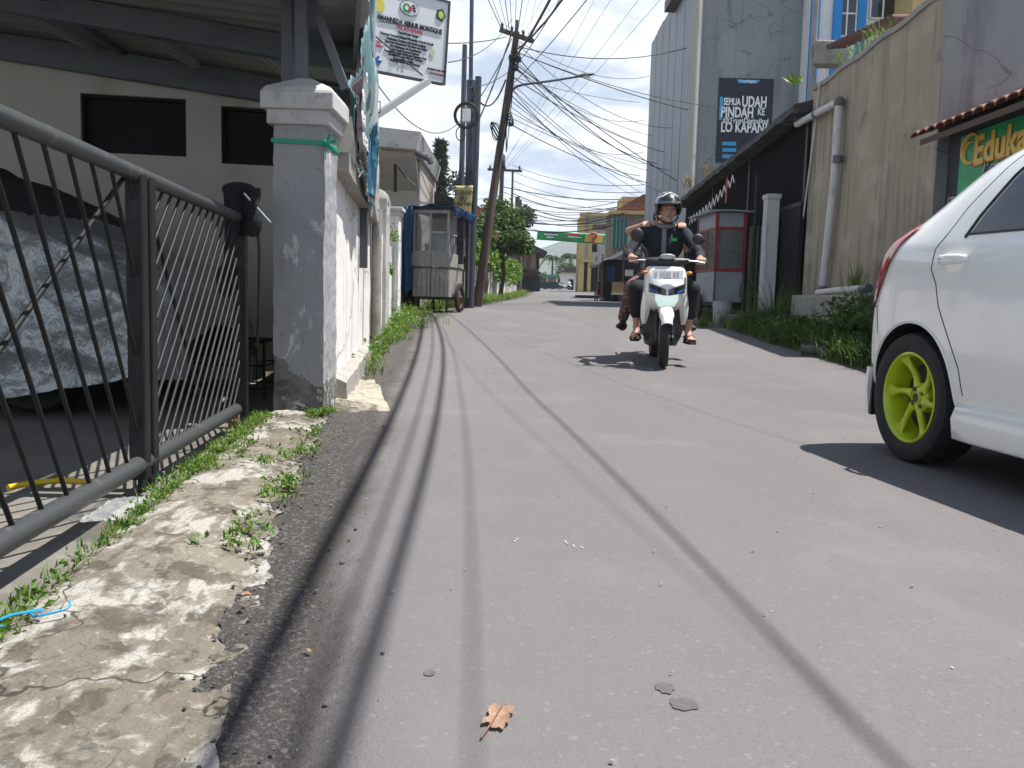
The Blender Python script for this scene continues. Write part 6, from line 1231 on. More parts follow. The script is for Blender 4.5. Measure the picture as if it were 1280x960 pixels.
# trees beyond the end of the street
for k, (u, v, Y, R, n, m, lab) in enumerate([(673, 350, 118, (1.2, 1.2, .5), 700, leaf_dark, 'dark rounded tree behind the brown house'), (690, 348, 126, (1.2, 1.2, .35), 600, leaf_green, 'mid green tree above the teal awning cart'), (702, 352, 112, (1.1, 1.2, .5), 700, leaf_bright, 'yellow green bush to the right of the teal awning cart'), (714, 342, 124, (1.2, 1.2, .7), 700, leaf_dark, 'dark tree behind the small white house'), (722, 346, 116, (1.0, 1.2, .9), 700, leaf_dark, 'dark tree squeezed beside the yellow building'), (681, 346, 150, (1.5, 1.5, .4), 500, leaf_dark, 'distant dark tree below the hill')]):
    c = P(u, v, Y); tree('distant_tree', lab, (c.x, Y, gz(Y) - .2), max(2.5, c.z - gz(Y)), blobs(c, R, 9, .62), n, .34, m, 'trees at the end of the street', .14)
def palm(u, v, Y, s, lab):
    c = P(u, v, Y); t = thing('palm_tree', lab, 'palm tree', (c.x, Y, gz(Y) - .2)); mb = MB(); mb.tube([(c.x + .2, Y, gz(Y) - .5), (c.x, Y, c.z * .5), tuple(c)], [.2, .16, .13], 8); mb.build('trunk', bark, t); cm = MB()
    for k in range(13):
        a = 2 * PI * k / 13 + rnd.uniform(-.2, .2); el = rnd.uniform(.1, .9); d = V((math.cos(a), math.sin(a), 0))
        for i in range(11):
            s_ = i / 10; p = c + (d * s_ * 1.0 + V((0, 0, el * s_ - 1.15 * s_ * s_))) * s
            for sg in (-1, 1): cm.leaf(p, V((-d.y, d.x, 0)) * sg + d * .6 - V((0, 0, .6)), V((0, 0, 1)), s * .42 * (1.1 - .6 * s_), s * .05)
    cm.build('crown', leaf_dark, t)
palm(691, 321, 135, 1.9, 'left of two small coconut palms against the hill'); palm(714, 318, 130, 2.2, 'right of two coconut palms, close to the yellow building'); palm(708, 330, 128, 1.6, 'low palm between the coconut palm and the white house')
# grass
def tufts(name, label, spots, m, hmin, hmax, w, n_per, spread):
    mb = MB()
    for p in spots:
        for _ in range(n_per):
            q = V(p) + V((rnd.gauss(0, spread), rnd.gauss(0, spread), 0)); a = rnd.uniform(0, 2 * PI); mb.blade(q, (math.cos(a), math.sin(a)), rnd.uniform(hmin, hmax), w * rnd.uniform(.6, 1.2), rnd.uniform(.3, 1.1))
    return tag(mb.build(name, m), label, 'grass', kind='stuff')
def weeds(mb, c, R, n, L):
    for _ in range(n):
        d = rdir(); p = V(c) + V((d.x * R[0], d.y * R[1], abs(d.z) * R[2])) * rnd.random() ** .5
        mb.leaf(p, V((d.x, d.y, .5)) + rdir() * .7, rdir() + V((0, 0, 1)), L * rnd.uniform(.5, 1.2), L * .3)
# strip between apron and yard
sp = []
for i in range(330):
    y = rnd.uniform(.9, 4.75); sp.append((yard_edge(y) + rnd.gauss(-.005, .022), y, .012))
for i in range(120):
    y = rnd.uniform(3.2, 4.75); sp.append((yard_edge(y) + rnd.gauss(.02, .05), y, .02))
for i in range(26):
    y = rnd.uniform(1.45, 1.75); sp.append((yard_edge(y) + rnd.gauss(.01, .03), y, .012))
tufts('grass', 'short green grass strip between the black gate and the concrete apron', sp, grass_m, .012, .055, .0028, 6, .012)
g2 = MB()
for x, y, z in sp[::2]: weeds(g2, (x, y, z), (.028, .028, .03), 6, .022)
tag(g2.build('small_weeds', leaf_bright), 'small leafy weeds along the foot of the black gate', 'weeds', kind='stuff')
sp = []
for (u, v, n) in ((395, 515, 24), (385, 540, 8), (365, 565, 5), (360, 600, 11), (350, 612, 5), (300, 668, 9), (325, 635, 3), (392, 560, 8), (318, 572, 8), (410, 512, 10)):
    c = G(u, v, .03)
    for _ in range(n): sp.append((c.x + rnd.gauss(0, .028), c.y + rnd.gauss(0, .10), .02))
tufts('grass', 'scattered grass tufts along the seam of apron and asphalt', sp, grass_m, .012, .06, .0028, 7, .014)
g2 = MB()
for x, y, z in sp: weeds(g2, (x, y, z), (.03, .03, .03), 6, .024)
tag(g2.build('small_weeds', leaf_bright), 'small leafy weeds in the seam between apron and asphalt', 'weeds', kind='stuff')
sp = []; g2 = MB()
for i in range(300):
    y = rnd.uniform(6.6, 17.5); f = rnd.random(); x = wallX(y) + .03 + abs(rnd.gauss(0, .06 + .22 * max(0, min(1, (y - 10) / 4))))
    if y < 9 and rnd.random() < .6: continue
    sp.append((x, y, gz(y)));
    if rnd.random() < .5: weeds(g2, (x, y, gz(y)), (.10, .10, .22), 7, .07)
tufts('grass', 'lush green grass at the foot of the white wall before the food cart', sp, grass_m, .04, .24, .006, 8, .05)
tag(g2.build('leafy_weeds', leaf_bright), 'leafy weeds growing against the white wall before the food cart', 'weeds', kind='stuff')
sp = []
for i in range(560):
    y = rnd.uniform(18, 60); x = wallX(y) + abs(rnd.gauss(0, .22)) + .03
    if x < edgeL(y) + .25: sp.append((x, y, gz(y) - .02))
tufts('grass', 'green grass strip below the rain streaked wall', sp, grass_m, .12, .45, .014, 9, .14)
# verge on the right
struct(sheet(lambda y: [edgeR(y) - .03 + jag(y, 9) + (5.4 - edgeR(y)) * i / 12 for i in range(13)], [5.0 + .2 * i for i in range(0, 110)], lambda x, y: gz(y) - .008 + max(0, min(1, (x - edgeR(y)) / 1.0)) * .16 + .02 * noise.noise(V((x * 3, y * 3, 3))) * (x > edgeR(y) + .05), 'verge', soil, 60))
sp = []; g2 = MB()
for i in range(1500):
    y = rnd.uniform(6.2, 14.6) if rnd.random() < .9 else rnd.uniform(14.6, 17); t = rnd.random(); x = edgeR(y) + .06 + (4.45 - edgeR(y)) * t
    if y > 14 and t > .6: continue
    hgt = .35 + .65 * t; sp.append((x, y, gz(y) + .12 * t))
tufts('verge_grass', 'dark dense weeds and grass on the right verge below the brown wall', sp, grass_dk, .10, .42, .007, 9, .07)
for i in range(1150):
    y = rnd.uniform(6.6, 13.9); t = rnd.random() ** 1.3; x = edgeR(y) + .12 + (4.35 - edgeR(y)) * t; weeds(g2, (x, y, gz(y) + .08 + .22 * t), (.13, .13, .18), 10, .085)
for i in range(300):
    y = rnd.uniform(7.2, 10.6); x = rnd.uniform(3.75, 4.4); weeds(g2, (x, y, gz(y) + .35), (.16, .16, .40), 12, .085)
tag(g2.build('leafy_weeds', leaf_green), 'leafy dark weeds heaped on the right verge behind the white car', 'weeds', kind='stuff')
def clump(c, n, h, spread, label, m=grass_dk):
    mb = MB()
    for _ in range(n): a = rnd.uniform(0, 2 * PI); r = abs(rnd.gauss(0, spread)); mb.blade(V(c) + V((r * math.cos(a), r * math.sin(a), 0)), (math.cos(a), math.sin(a)), h * rnd.uniform(.5, 1.1), .008, rnd.uniform(.15, .9))
    tag(mb.build('grass_clump', m), label, 'grass clump')
c = P(968, 400, 13.2); clump((c.x, 13.2, gz(13.2)), 170, 1.05, .18, 'tall arching grass clump in front of the white pier and black side gate')
c = P(1000, 400, 12.9); clump((c.x, 12.9, gz(12.9)), 90, .75, .15, 'shorter grass clump at the left foot of the brown wall')
c = P(878, 418, 14.6); clump((c.x, 14.6, gz(14.6)), 80, .26, .14, 'low grass clump at the road edge in front of the bucket')
c = P(1072, 345, 10.8); clump((c.x, 10.8, gz(10.8) + .75), 50, .42, .10, 'light grass sprouting on the ledge under the drain pipes', grass_m)
# plants on the wall tops
for k, (u, v, Y, s, n, lab, X) in enumerate([(1050, 70, 0, .11, 22, 'small weed on the brown wall top, left one of three', RW), (1072, 60, 0, .11, 26, 'small weed on the brown wall top, middle one of three', RW), (1094, 45, 0, .17, 60, 'bushiest weed on the brown wall top, right one of three', RW), (992, 106, 0, .09, 0, 'bright green seedling on the corner of the black eave', RW - .15)]):
    q = PX(u, v, X + .08); mb = MB()
    if n:
        for _ in range(n): a = rnd.uniform(0, 2 * PI); mb.blade(q + V((rnd.gauss(0, s * .5), rnd.gauss(0, s), -.10)), (math.cos(a), math.sin(a)), s * rnd.uniform(.8, 2.2), .006, rnd.uniform(.2, 1))
        weeds(mb, q - V((0, 0, .05)), (s, s, s), 22, .06)
    else:
        for a in (.3, 1.4, 2.3, 3.3, 4.4, 5.5): mb.leaf(q, (math.cos(a), math.sin(a) * .4, .8), (0, -1, .5), .22, .06)
        mb.tube([q - V((0, 0, .15)), q], .01, 5)
    tag(mb.build('wall_plant', grass_m if n else leaf_bright), lab, 'plant')
mb = MB()
for _ in range(300):
    y = rnd.uniform(5.6, 9.0); q = V((rnd.uniform(5.05, 5.7), y, 2.95 + rnd.uniform(-.05, .1))); a = rnd.uniform(0, 2 * PI); mb.blade(q, (math.cos(a), math.sin(a)), rnd.uniform(.25, .75), .007, rnd.uniform(.2, 1.1))
for _ in range(40): weeds(mb, (rnd.uniform(5.0, 5.6), rnd.uniform(5.6, 8.4), 2.95), (.2, .2, .25), 10, .08)
tag(mb.build('roof_plant', grass_m), 'yellow green grass and weeds growing on the tiled roof', 'weeds', kind='stuff')
for (u, v, Y, lab) in ((885, 207, 25.5, 'dry grass tuft on the black eave below the poster'), (861, 222, 25, 'dry grass tuft at the far end of the black eave')):
    q = P(u, v + 8, Y - 4); mb = MB()
    for _ in range(50): a = rnd.uniform(0, 2 * PI); mb.blade(q + rv(.12), (math.cos(a), math.sin(a)), rnd.uniform(.10, .30), .010, .6)
    tag(mb.build('dry_tuft', mat('dry_grass', (.30, .23, .10), .8, island=.3)), lab, 'grass clump')
for k, (x, y, z, s, lab) in enumerate(((wallX(14.2) + .02, 14.0, gz(14.2) + 1.25, .18, 'bright creeper below the cap of the cream post'), (wallX(12) + .03, 12.0, gz(12) + .75, .14, 'small green creeper on the flaking white wall'), (wallX(9.75) - .08, 9.72, 2.22, .12, 'moss tuft on the tall mossy brick post'))):
    mb = MB(); weeds(mb, (x, y, z), (.10, s, s * 1.6), 90, .07); tag(mb.build('wall_creeper', leaf_bright), lab, 'plant')
# dry leaf on the road
lc = G(621, 893, .012); dl = thing('dry_leaf', 'curled dry brown leaf lying on the asphalt near the camera', 'leaf', (lc.x, lc.y, gz(lc.y)), math.radians(-12)); dl.scale = (.74, .74, .74)
mb = MB()
def leaf_r(a):                      # a lobed outline, longer along y
    return (.030 + .034 * abs(math.sin(a)) ** 1.6) * (.62 + .38 * abs(math.cos(2.6 * a + .5)) ** .55) * (1 + .12 * noise.noise(V((a * 3, 1, 0)))) * (.75 if -2.2 < a < -1.2 else 1)
def leaf_pt(a, q):
    r = leaf_r(a) * q; x, y = r * math.cos(a) * (1 - .25 * q * (math.cos(a) < 0)), r * math.sin(a)
    return V((x, y, .004 + 5.5 * x * x + 1.8 * max(0, y) ** 2 + .006 * noise.noise(V((x * 60, y * 60, 2))) * q + .0035 * abs(noise.noise(V((x * 130, y * 130, 5)))) * q + .004 * q * q))
mb.loft([[leaf_pt(-PI + 2 * PI * k / 72, max(q / 9, .02)) for k in range(72)] for q in range(10)], True, False)
mb.build('blade', dry_leaf, dl, local=True, smooth=60)
mb = MB(); mb.tube([(-.012, -.095, .008), (-.004, -.03, .012), (.0, .03, .016), (.006, .085, .012)], [.0022, .0022, .0020, .001], 6); mb.build('stem', mat('leaf_stem', (.20, .10, .065), .7), dl, local=True)
for (u, v, lab) in ((383, 814, 'tiny orange leaf scrap near the coarse road edge'), (92, 0, '')):
    if lab: q = G(u, v, .008); mb = MB(); mb.leaf(q, (1, .3, .1), (0, 0, 1), .012, .005); mb.leaf(q + V((.004, .006, 0)), (-1, .5, .2), (0, 0, 1), .010, .004); tag(mb.build('leaf_scrap', dry_leaf), lab, 'leaf')
q = G(607, 746 - 222, .06); q = G(303, 742, .045); mb = MB(); mb.leaf(q, (1, .2, .1), (0, 0, 1), .020, .008); tag(mb.build('leaf_scrap', mat('orange_leaf', (.40, .13, .06), .8)), 'small orange dry leaf on the broken edge of the apron', 'leaf')

# ================================================================== WHITE CAR
CAR_RZ = math.radians(7)
car = thing('parked_car', 'white hatchback with lime green wheels and red tail light on the right', 'car', (2.60, 4.04, 0), CAR_RZ)
CARM = ROOTM[car.name]
ST = [.50, .49, .46, .42, .36, .28, .18, .06, -.14, -.36, -.6, -.85, -1.2, -1.5, -1.75, -1.98, -2.2, -2.4, -2.7, -2.95, -3.08, -3.13]
T_zr = [(-3.13, .62), (-3.08, .72), (-2.95, .80), (-2.7, .88), (-2.4, .96), (-2.2, 1.02), (-1.98, 1.12), (-1.75, 1.26), (-1.5, 1.375), (-1.2, 1.435), (-.85, 1.45), (-.6, 1.44), (-.36, 1.41), (-.14, 1.36), (.06, 1.255), (.18, 1.165), (.28, 1.075), (.36, .99), (.42, .90), (.46, .82), (.49, .72), (.50, .62)]
T_w = [(-3.13, .48), (-3.08, .60), (-2.95, .72), (-2.7, .79), (-2.4, .82), (-1.9, .835), (-.5, .842), (-.1, .838), (.18, .828), (.28, .822), (.36, .808), (.42, .782), (.46, .745), (.49, .685), (.50, .60)]
T_zb = [(-3.13, .36), (-2.95, .22), (-2.4, .20), (.28, .22), (.42, .26), (.46, .30), (.50, .42)]
def car_section(y):
    zr, w, zb = lerp_table(T_zr, y), lerp_table(T_w, y), lerp_table(T_zb, y)
    belt = min(1.0 + .03 * max(-1, min(1, y)), zr - .05 * min(1, max(.3, (zr - .6) * 2))); mid = zb + (belt - zb) * .5
    wr = w * (.72 if zr > 1.2 else (.72 + (1.2 - zr) * .30)); wr = min(wr, w * .9)
    wt = w - .045
    pts = [(0, zb), (w * .7, zb), (w - .05, zb + .015), (w - .012, zb + .10), (w, zb + .22), (w + .004, mid + .05), (w - .004, belt - .16), (w - .022, belt - .05), (wt, belt), (wt + (wr - wt) * .45, belt + (zr - belt) * .5), (wr + .015, zr - (zr - belt) * .16), (wr - .06, zr - (zr - belt) * .035), (wr * .5, zr + .012 * (zr > 1.2)), (0, zr + .018 * (zr > 1.2))]
    full = [V((-x, y, z)) for x, z in pts] + [V((x, y, z)) for x, z in reversed(pts[1:-1])]
    return full
mb = MB(); mb.loft([car_section(y) for y in ST], True, True)
body = mb.build('body', [car_paint, blk_plastic], car, local=True, smooth=180, sub=2)
cut_objs = []
for yy in (0.0, -2.46):
    cm = MB(); cm.lathe([(.325, -.40), (.33, .0), (.345, .40)], Matrix.Translation(V((-.80, yy, .295))) @ Matrix.Rotation(-PI / 2, 4, 'Y'), 48, mi=0, cap=True); cm.lathe([(.33, -.40), (.345, .40)], Matrix.Translation(V((.80, yy, .295))) @ Matrix.Rotation(PI / 2, 4, 'Y'), 48, cap=True)
    co = cm.build('wheel_cutter', [blk_plastic], car, local=True); cut_objs.append(co)
    bmd = body.modifiers.new('arch', 'BOOLEAN'); bmd.operation = 'DIFFERENCE'; bmd.object = co; bmd.solver = 'EXACT'; bmd.material_mode = 'TRANSFER'
bpy.context.view_layer.update()
dg = bpy.context.evaluated_depsgraph_get(); me = bpy.data.meshes.new_from_object(body.evaluated_get(dg))
body.modifiers.clear(); body.data = me
for co in cut_objs: bpy.data.objects.remove(co)
me.polygons.foreach_set('use_smooth', [True] * len(me.polygons)); me.set_sharp_from_angle(angle=math.radians(42))
BVH = BVHTree.FromPolygons([v.co.copy() for v in me.vertices], [tuple(p.vertices) for p in me.polygons])
def side_hit(y, z, sgn=-1, off=.003):
    h = BVH.ray_cast(V((sgn * 2, y, z)), V((-sgn, 0, 0)))
    if h[0] is None: return None
    n = h[1] if h[1].x * sgn > 0 else -h[1]
    return h[0] + n * off
def side_patch(poly, m, name, sgn=-1, off=.004, n=26, parent=car):
    """a panel that follows the body side; poly is a closed outline in (y, z)"""
    ys = [p[0] for p in poly]; mb = MB(); rows = []
    for i in range(n + 1):
        y = min(ys) + 1e-4 + (max(ys) - min(ys) - 2e-4) * i / n; cr_ = []
        for (a, b), (c, d) in zip(poly, poly[1:] + poly[:1]):
            if (a - y) * (c - y) <= 0 and a != c: cr_.append(b + (d - b) * (y - a) / (c - a))
        if len(cr_) < 2: continue
        z0, z1 = min(cr_), max(cr_); row = [side_hit(y, z0 + (z1 - z0) * k / 12, sgn, off) for k in range(13)]
        if all(r is not None for r in row): rows.append(row)
    mb.loft(rows, False, False)
    return mb.build(name, m, parent, local=True, smooth=50)
def seam(pts, name='door_seam', r=.0032, m=blk_plastic, parent=car, sgn=-1, off=-.0012):
    q = []
    for (a, b), (c, d) in zip(pts, pts[1:]):
        for k in range(8): h = side_hit(a + (c - a) * k / 8, b + (d - b) * k / 8, sgn, off); q += [h] if h is not None else []
    if len(q) > 2: mb = MB(); mb.tube(q, r, 6); return mb.build(name, m, parent, local=True, smooth=80)
for sgn in (-1, 1):
    side_patch([(-.32, 1.005), (-.345, 1.06), (-.44, 1.21), (-.56, 1.325), (-.66, 1.345), (-1.30, 1.35), (-1.30, 1.0)], glass_dark, 'rear_door_window', sgn, .004)
    side_patch([(-1.38, 1.0), (-1.38, 1.345), (-1.60, 1.28), (-1.85, 1.13), (-1.98, 1.02)], glass_dark, 'front_door_window', sgn, .004)
    seam([(-.29, .985), (-.325, 1.07), (-.425, 1.225), (-.55, 1.345), (-.67, 1.365)], 'window_trim', .007, blk_plastic, car, sgn, .002)
    seam([(-.29, 1.0), (-.6, .997), (-1.3, .99)], 'window_trim', .006, blk_plastic, car, sgn, .002)
    seam([(-.15, 1.01), (-.11, .95), (-.115, .86), (-.165, .80), (-.205, .70), (-.30, .56), (-.37, .45), (-.40, .33)], 'door_seam', .0036, blk_plastic, car, sgn)
    seam([(-.15, 1.01), (-.20, 1.12), (-.33, 1.28), (-.48, 1.385)], 'door_seam', .003, blk_plastic, car, sgn)
    seam([(-1.33, 1.37), (-1.34, 1.0), (-1.34, .32)], 'door_seam', .0035, blk_plastic, car, sgn)
    seam([(-2.08, 1.0), (-2.1, .8), (-2.05, .55), (-2.05, .32)], 'door_seam', .0035, blk_plastic, car, sgn)
    seam([(.33, .70), (.31, .63), (.30, .56)], 'bumper_seam', .003, blk_plastic, car, sgn)
    seam([(.47, .64), (.41, .69), (.33, .70)], 'bumper_seam', .003, blk_plastic, car, sgn)
    # tail light wrapping the corner
    side_patch([(.488, .74), (.455, .83), (.415, .90), (.36, .975), (.28, 1.055), (.12, 1.075), (.19, .985), (.24, .90), (.285, .81), (.34, .72), (.40, .68), (.45, .68)], tail_red, 'tail_light', sgn, .010, 22)
    side_patch([(.44, .82), (.39, .90), (.34, .925), (.34, .87), (.40, .79)], lens_clear, 'reverse_lens', sgn, .015, 12)
    # handle
    c = side_hit(-.275, .885, sgn, .0); mb = MB(); mb.ell(c + V((-sgn * .008, 0, -.015)), (.016, .085, .052), 20, 12); mb.build('handle_recess', car_paint, car, local=True, smooth=60)
    mb = MB(); mb.loft([[V((c.x + sgn * (.004 + d + .011 * math.cos(k * PI / 5)), y, .897 + hh * math.sin(k * PI / 5))) for k in range(10)] for y, d, hh in ((-.365, .0, .012), (-.345, .022, .020), (-.275, .030, .023), (-.215, .026, .021), (-.19, .0, .014))]); mb.build('door_handle', car_paint, car, local=True, smooth=60)
    c2 = side_hit(-1.5, .875, sgn, .0); mb = MB(); mb.loft([[V((c2.x + sgn * (.004 + d + .011 * math.cos(k * PI / 5)), y, .885 + hh * math.sin(k * PI / 5))) for k in range(10)] for y, d, hh in ((-1.58, .0, .012), (-1.56, .022, .020), (-1.49, .030, .023), (-1.43, .026, .021), (-1.40, .0, .014))]); mb.build('door_handle', car_paint, car, local=True, smooth=60)
    # side skirt and mud flap, bumper extension
    mb = MB(); mb.loft([[V((sgn * x, y, z)) for x, z in ((w - .05, .315), (w + .012, .30), (w + .03, .25), (w + .018, .165), (w - .05, .15))] for y, w in ((-.345, .80), (-.37, .83), (-.5, .842), (-1.2, .845), (-1.9, .842), (-2.10, .815))]); mb.build('side_skirt', car_paint, car, local=True, smooth=50, bevel=.006)
    mb = MB(); mb.prism([V((sgn * (.812), .328, .17)), V((sgn * .812, .345, .17)), V((sgn * .80, .365, .42)), V((sgn * .80, .345, .44))], (-sgn * .16, 0, 0)); mb.build('mud_flap', blk_plastic, car, local=True)
    mb = MB(); rows = []
    for y in (.345, .38, .42, .45, .475, .488): w = lerp_table(T_w, y); rows.append([V((sgn * x, y + .004, z)) for x, z in ((w - .09, .17), (w + .004, .175), (w + .016, .30), (w + .010, .40), (w - .09, .40))])
    mb.loft(rows); mb.build('bumper_lip', car_paint, car, local=True, smooth=50)
    c = side_hit(-1.92, 1.02, sgn, 0); mb = MB(); mb.ell(c + V((sgn * .13, 0, .03)), (.10, .05, .07), 16, 10); mb.build('door_mirror', car_paint, car, local=True, smooth=60)
    # arch lip
    mb = MB()
    pts = []
    for k in range(33):
        a_ = math.radians(-14 + 208 * k / 32); h = side_hit(.341 * math.cos(a_), .295 + .341 * math.sin(a_), sgn, .002)
        if h is not None: pts.append(h)
    if len(pts) > 4: mb.tube(pts, .006, 6); mb.build('arch_lip', car_paint, car, local=True, smooth=80)
def rear_hit(x, z, off=.004, sgn=1):
    h = BVH.ray_cast(V((x, 2 * sgn - (3 if sgn < 0 else 0), z)), V((0, -sgn, 0)))
    return None if h[0] is None else h[0] + V((0, sgn * off, 0))
mb = MB(); mb.loft([[rear_hit(-.55 + 1.1 * i / 20, 1.02 + .24 * j / 6) for i in range(21)] for j in range(7)], False, False); mb.build('rear_window', glass_dark, car, local=True, smooth=60)
ws = []
for j in range(9):
    y = -1.55 - .55 * j / 8; row = []
    for i in range(21):
        x = (-.60 + 1.2 * i / 20) * (1 + .1 * j / 8); h = BVH.ray_cast(V((x, y, 3)), V((0, 0, -1))); row.append(h[0] + V((0, -.002, .004)))
    ws.append(row)
mb = MB(); mb.loft(ws, False, False); mb.build('windshield', glass_dark, car, local=True, smooth=60)
for sgn in (-1, 1):
    mb = MB(); mb.loft([[(lambda h: h if h is not None else V((0, -3.0, .7)))(rear_hit(sgn * (.34 + .32 * i / 8), .66 + .10 * j / 4, .006, -1)) for i in range(9)] for j in range(5)], False, False); mb.build('headlight', lens_clear, car, local=True, smooth=60)
mb = MB(); mb.bx(-.5, .5, -3.14, -3.10, .34, .46); mb.build('grille', blk_plastic, car, local=True, bevel=.01)
mb = MB(); mb.bx(-.6, .6, -2.9, .45, .16, .26); mb.build('underbody', blk_plastic, car, local=True)
# interior seats so that the cabin is not empty behind the glass
def car_wheel(sgn, y):
    zc = .292; Rm = Matrix.Translation(V((sgn * .735, y, zc))) @ Matrix.Rotation(sgn * PI / 2, 4, 'Y')   # local +z points outwards
    Rw = .292; mb = MB(); mb.lathe([(.198, -.088), (.225, -.096), (.262, -.100), (.283, -.090), (Rw, -.062), (Rw, .062), (.283, .090), (.262, .100), (.225, .096), (.202, .088), (.197, .08)], Rm, 64)
    for k in range(60):
        a_ = 2 * PI * k / 60
        for s_ in (-1, 1): p0 = Rm @ V((Rw * math.cos(a_), Rw * math.sin(a_), s_ * .02)); p1 = Rm @ V(((Rw - .004) * math.cos(a_ + .05), (Rw - .004) * math.sin(a_ + .05), s_ * .078)); mb.bar(p0, p1, .005, .006)
    w_ = mb.build('wheel', rubber, car, local=True, smooth=35)
    mb = MB(); mb.lathe([(.205, .076), (.205, .090), (.198, .093), (.190, .086), (.186, .04), (.178, -.02), (.176, -.08), (.20, -.086)], Rm, 64)
    mb.lathe([(.001, .052), (.022, .052), (.026, .049), (.028, .042), (.055, .042), (.068, .032), (.070, -.02)], Rm, 40)
    ns = 6
    for k in range(ns):
        a_ = 2 * PI * k / ns + .25; rows = []
        for t in [i / 10 for i in range(11)]:
            r_ = .050 + .140 * t; sw = .22 * math.sin(t * PI * .5) ** 2; ww = .0145 + .009 * (2 * t - 1) ** 2 + .012 * max(0, t - .75) / .25 + .004 * max(0, .2 - t) / .2
            zz = .040 - .004 * t + .030 * t ** 3; cc_ = V((r_ * math.cos(a_ + sw), r_ * math.sin(a_ + sw), 0)); tn = V((-math.sin(a_ + sw), math.cos(a_ + sw), 0))
            rows.append([Rm @ (cc_ + tn * (ww * math.cos(q * PI / 4)) + V((0, 0, zz + (.010 if math.sin(q * PI / 4) > 0 else .024) * math.sin(q * PI / 4)))) for q in range(8)])
        mb.loft(rows)
    rm_ = mb.build('rim', lime, w_, local=True, smooth=50)
    mb = MB(); mb.lathe([(.001, .0535), (.020, .0535), (.022, .051)], Rm, 20)
    for k in range(4): a_ = 2 * PI * k / 4 + .6; mb.lathe([(.001, .019), (.0125, .019), (.013, .0)], Rm @ Matrix.Translation(V((.046 * math.cos(a_), (.046) * math.sin(a_), .027))), 10)
    mb.build('lug_nuts', blk_plastic, w_, local=True, smooth=50)
    mb = MB(); mb.lathe([(.001, -.01), (.158, -.01), (.16, -.03), (.001, -.032)], Rm, 32); mb.lathe([(.17, -.075), (.001, -.075)], Rm, 24); mb.build('brake_disc', mat('brake_iron', (.05, .048, .046), .6, metal=.6) if 'brake_iron' not in MATS else MATS['brake_iron'], w_, local=True)
for sgn in (-1, 1):
    for y in (0, -2.46): car_wheel(sgn, y)

# ================================================================== SCOOTER
SC_RZ = math.radians(-5)
fw = P(829, 459, 8.25); SCZ = gz(8.4) + .006
SLEAN = Matrix.Rotation(math.radians(1.2), 4, 'Y')
sc = thing('motor_scooter', 'white step through motor scooter with lit headlight ridden towards the camera', 'scooter', (fw.x, 8.25, SCZ), SC_RZ)
BS = lambda name, m, mb, parent=sc, **k: mb.build(name, m, parent, local=True, **k)
def rot_sym(pts): return pts + [V((-p.x, p.y, p.z)) for p in reversed(pts)]
def scooter_wheel(y, w, steer=0):
    Rm = Matrix.Translation(V((0, y, .272))) @ Matrix.Rotation(steer, 4, 'Z') @ Matrix.Rotation(PI / 2, 4, 'Y')
    mb = MB(); mb.lathe([(.185, -w * .42), (.215, -w * .5), (.245, -w * .46), (.265, -w * .25), (.272, 0), (.265, w * .25), (.245, w * .46), (.215, w * .5), (.185, w * .42)], Rm, 44); wl = BS('wheel', rubber, mb, smooth=40)
    mb = MB(); mb.lathe([(.185, -w * .42), (.172, -w * .3), (.168, 0), (.172, w * .3), (.185, w * .42)], Rm, 40); mb.lathe([(.001, -.05), (.035, -.05), (.04, -.02), (.04, .02), (.035, .05), (.001, .05)], Rm, 16)
    for k in range(5):
        for s in (-.12, .12): a_ = 2 * PI * k / 5; mb.bar(Rm @ V((.03 * math.cos(a_ + s * 2), .03 * math.sin(a_ + s * 2), 0)), Rm @ V((.172 * math.cos(a_ + s), .172 * math.sin(a_ + s), 0)), .012, .02)
    BS('rim', blk_plastic, mb, wl, smooth=40)
    mb = MB(); mb.lathe([(.06, -.048), (.095, -.048), (.095, -.052), (.06, -.052)], Rm, 26); BS('brake_disc', alu, mb, wl)
scooter_wheel(0, .092, math.radians(-5)); scooter_wheel(1.26, .10)
# front fender
mb = MB(); rows = []
for k in range(17):
    a_ = math.radians(28 + 128 * k / 16); wv = .068 * (1 if 2 < k < 14 else .75); rr = .298
    rows.append([V((x, -rr2 * math.cos(a_), .272 + rr2 * math.sin(a_))) for x, rr2 in ((-wv, rr - .05), (-wv * .97, rr - .015), (-wv * .62, rr + .010), (0, rr + .020), (wv * .62, rr + .010), (wv * .97, rr - .015), (wv, rr - .05))])
mb.loft(rows, False, False); BS('front_fender', scooter_white, mb, smooth=70, solid=.004, sub=1)
mb = MB()
for s in (-1, 1): mb.tube([(s * .072, 0.0, .272), (s * .074, .05, .42), (s * .07, .115, .62)], [.020, .022, .024], 10); mb.ell((s * .07, 0, .272), (.022, .035, .035), 10, 8)
BS('fork', blk_plastic, mb, smooth=60)
mb = MB(); mb.tube([(.0, .10, .60), (0, .17, .98)], .03, 10); BS('steering_column', blk_plastic, mb)
# front fairing: lofted cross-sections, each a front half loop
def fair(z, hw, yf, ys, round_=.5):
    pts = []; hw = hw * 1.12
    for k in range(13):
        a_ = PI * k / 12; x = -hw * math.cos(a_); f = math.sin(a_) ** round_; pts.append(V((x, ys + (yf - ys) * f, z)))
    return pts
FS = [(.520, .085, .12, .20), (.545, .125, .04, .22), (.58, .155, -.03, .22), (.63, .172, -.075, .215), (.69, .180, -.095, .21), (.75, .183, -.085, .21), (.81, .182, -.055, .20), (.87, .178, -.02, .195), (.915, .170, .015, .19), (.945, .150, .05, .185)]
mb = MB(); mb.loft([fair(z, hw, yf, ys) for z, hw, yf, ys in FS], False, False)
mb.add(fair(.946, .149, .051, .185), [tuple(range(13))]); BS('front_fairing', scooter_white, mb, smooth=60, sub=1)
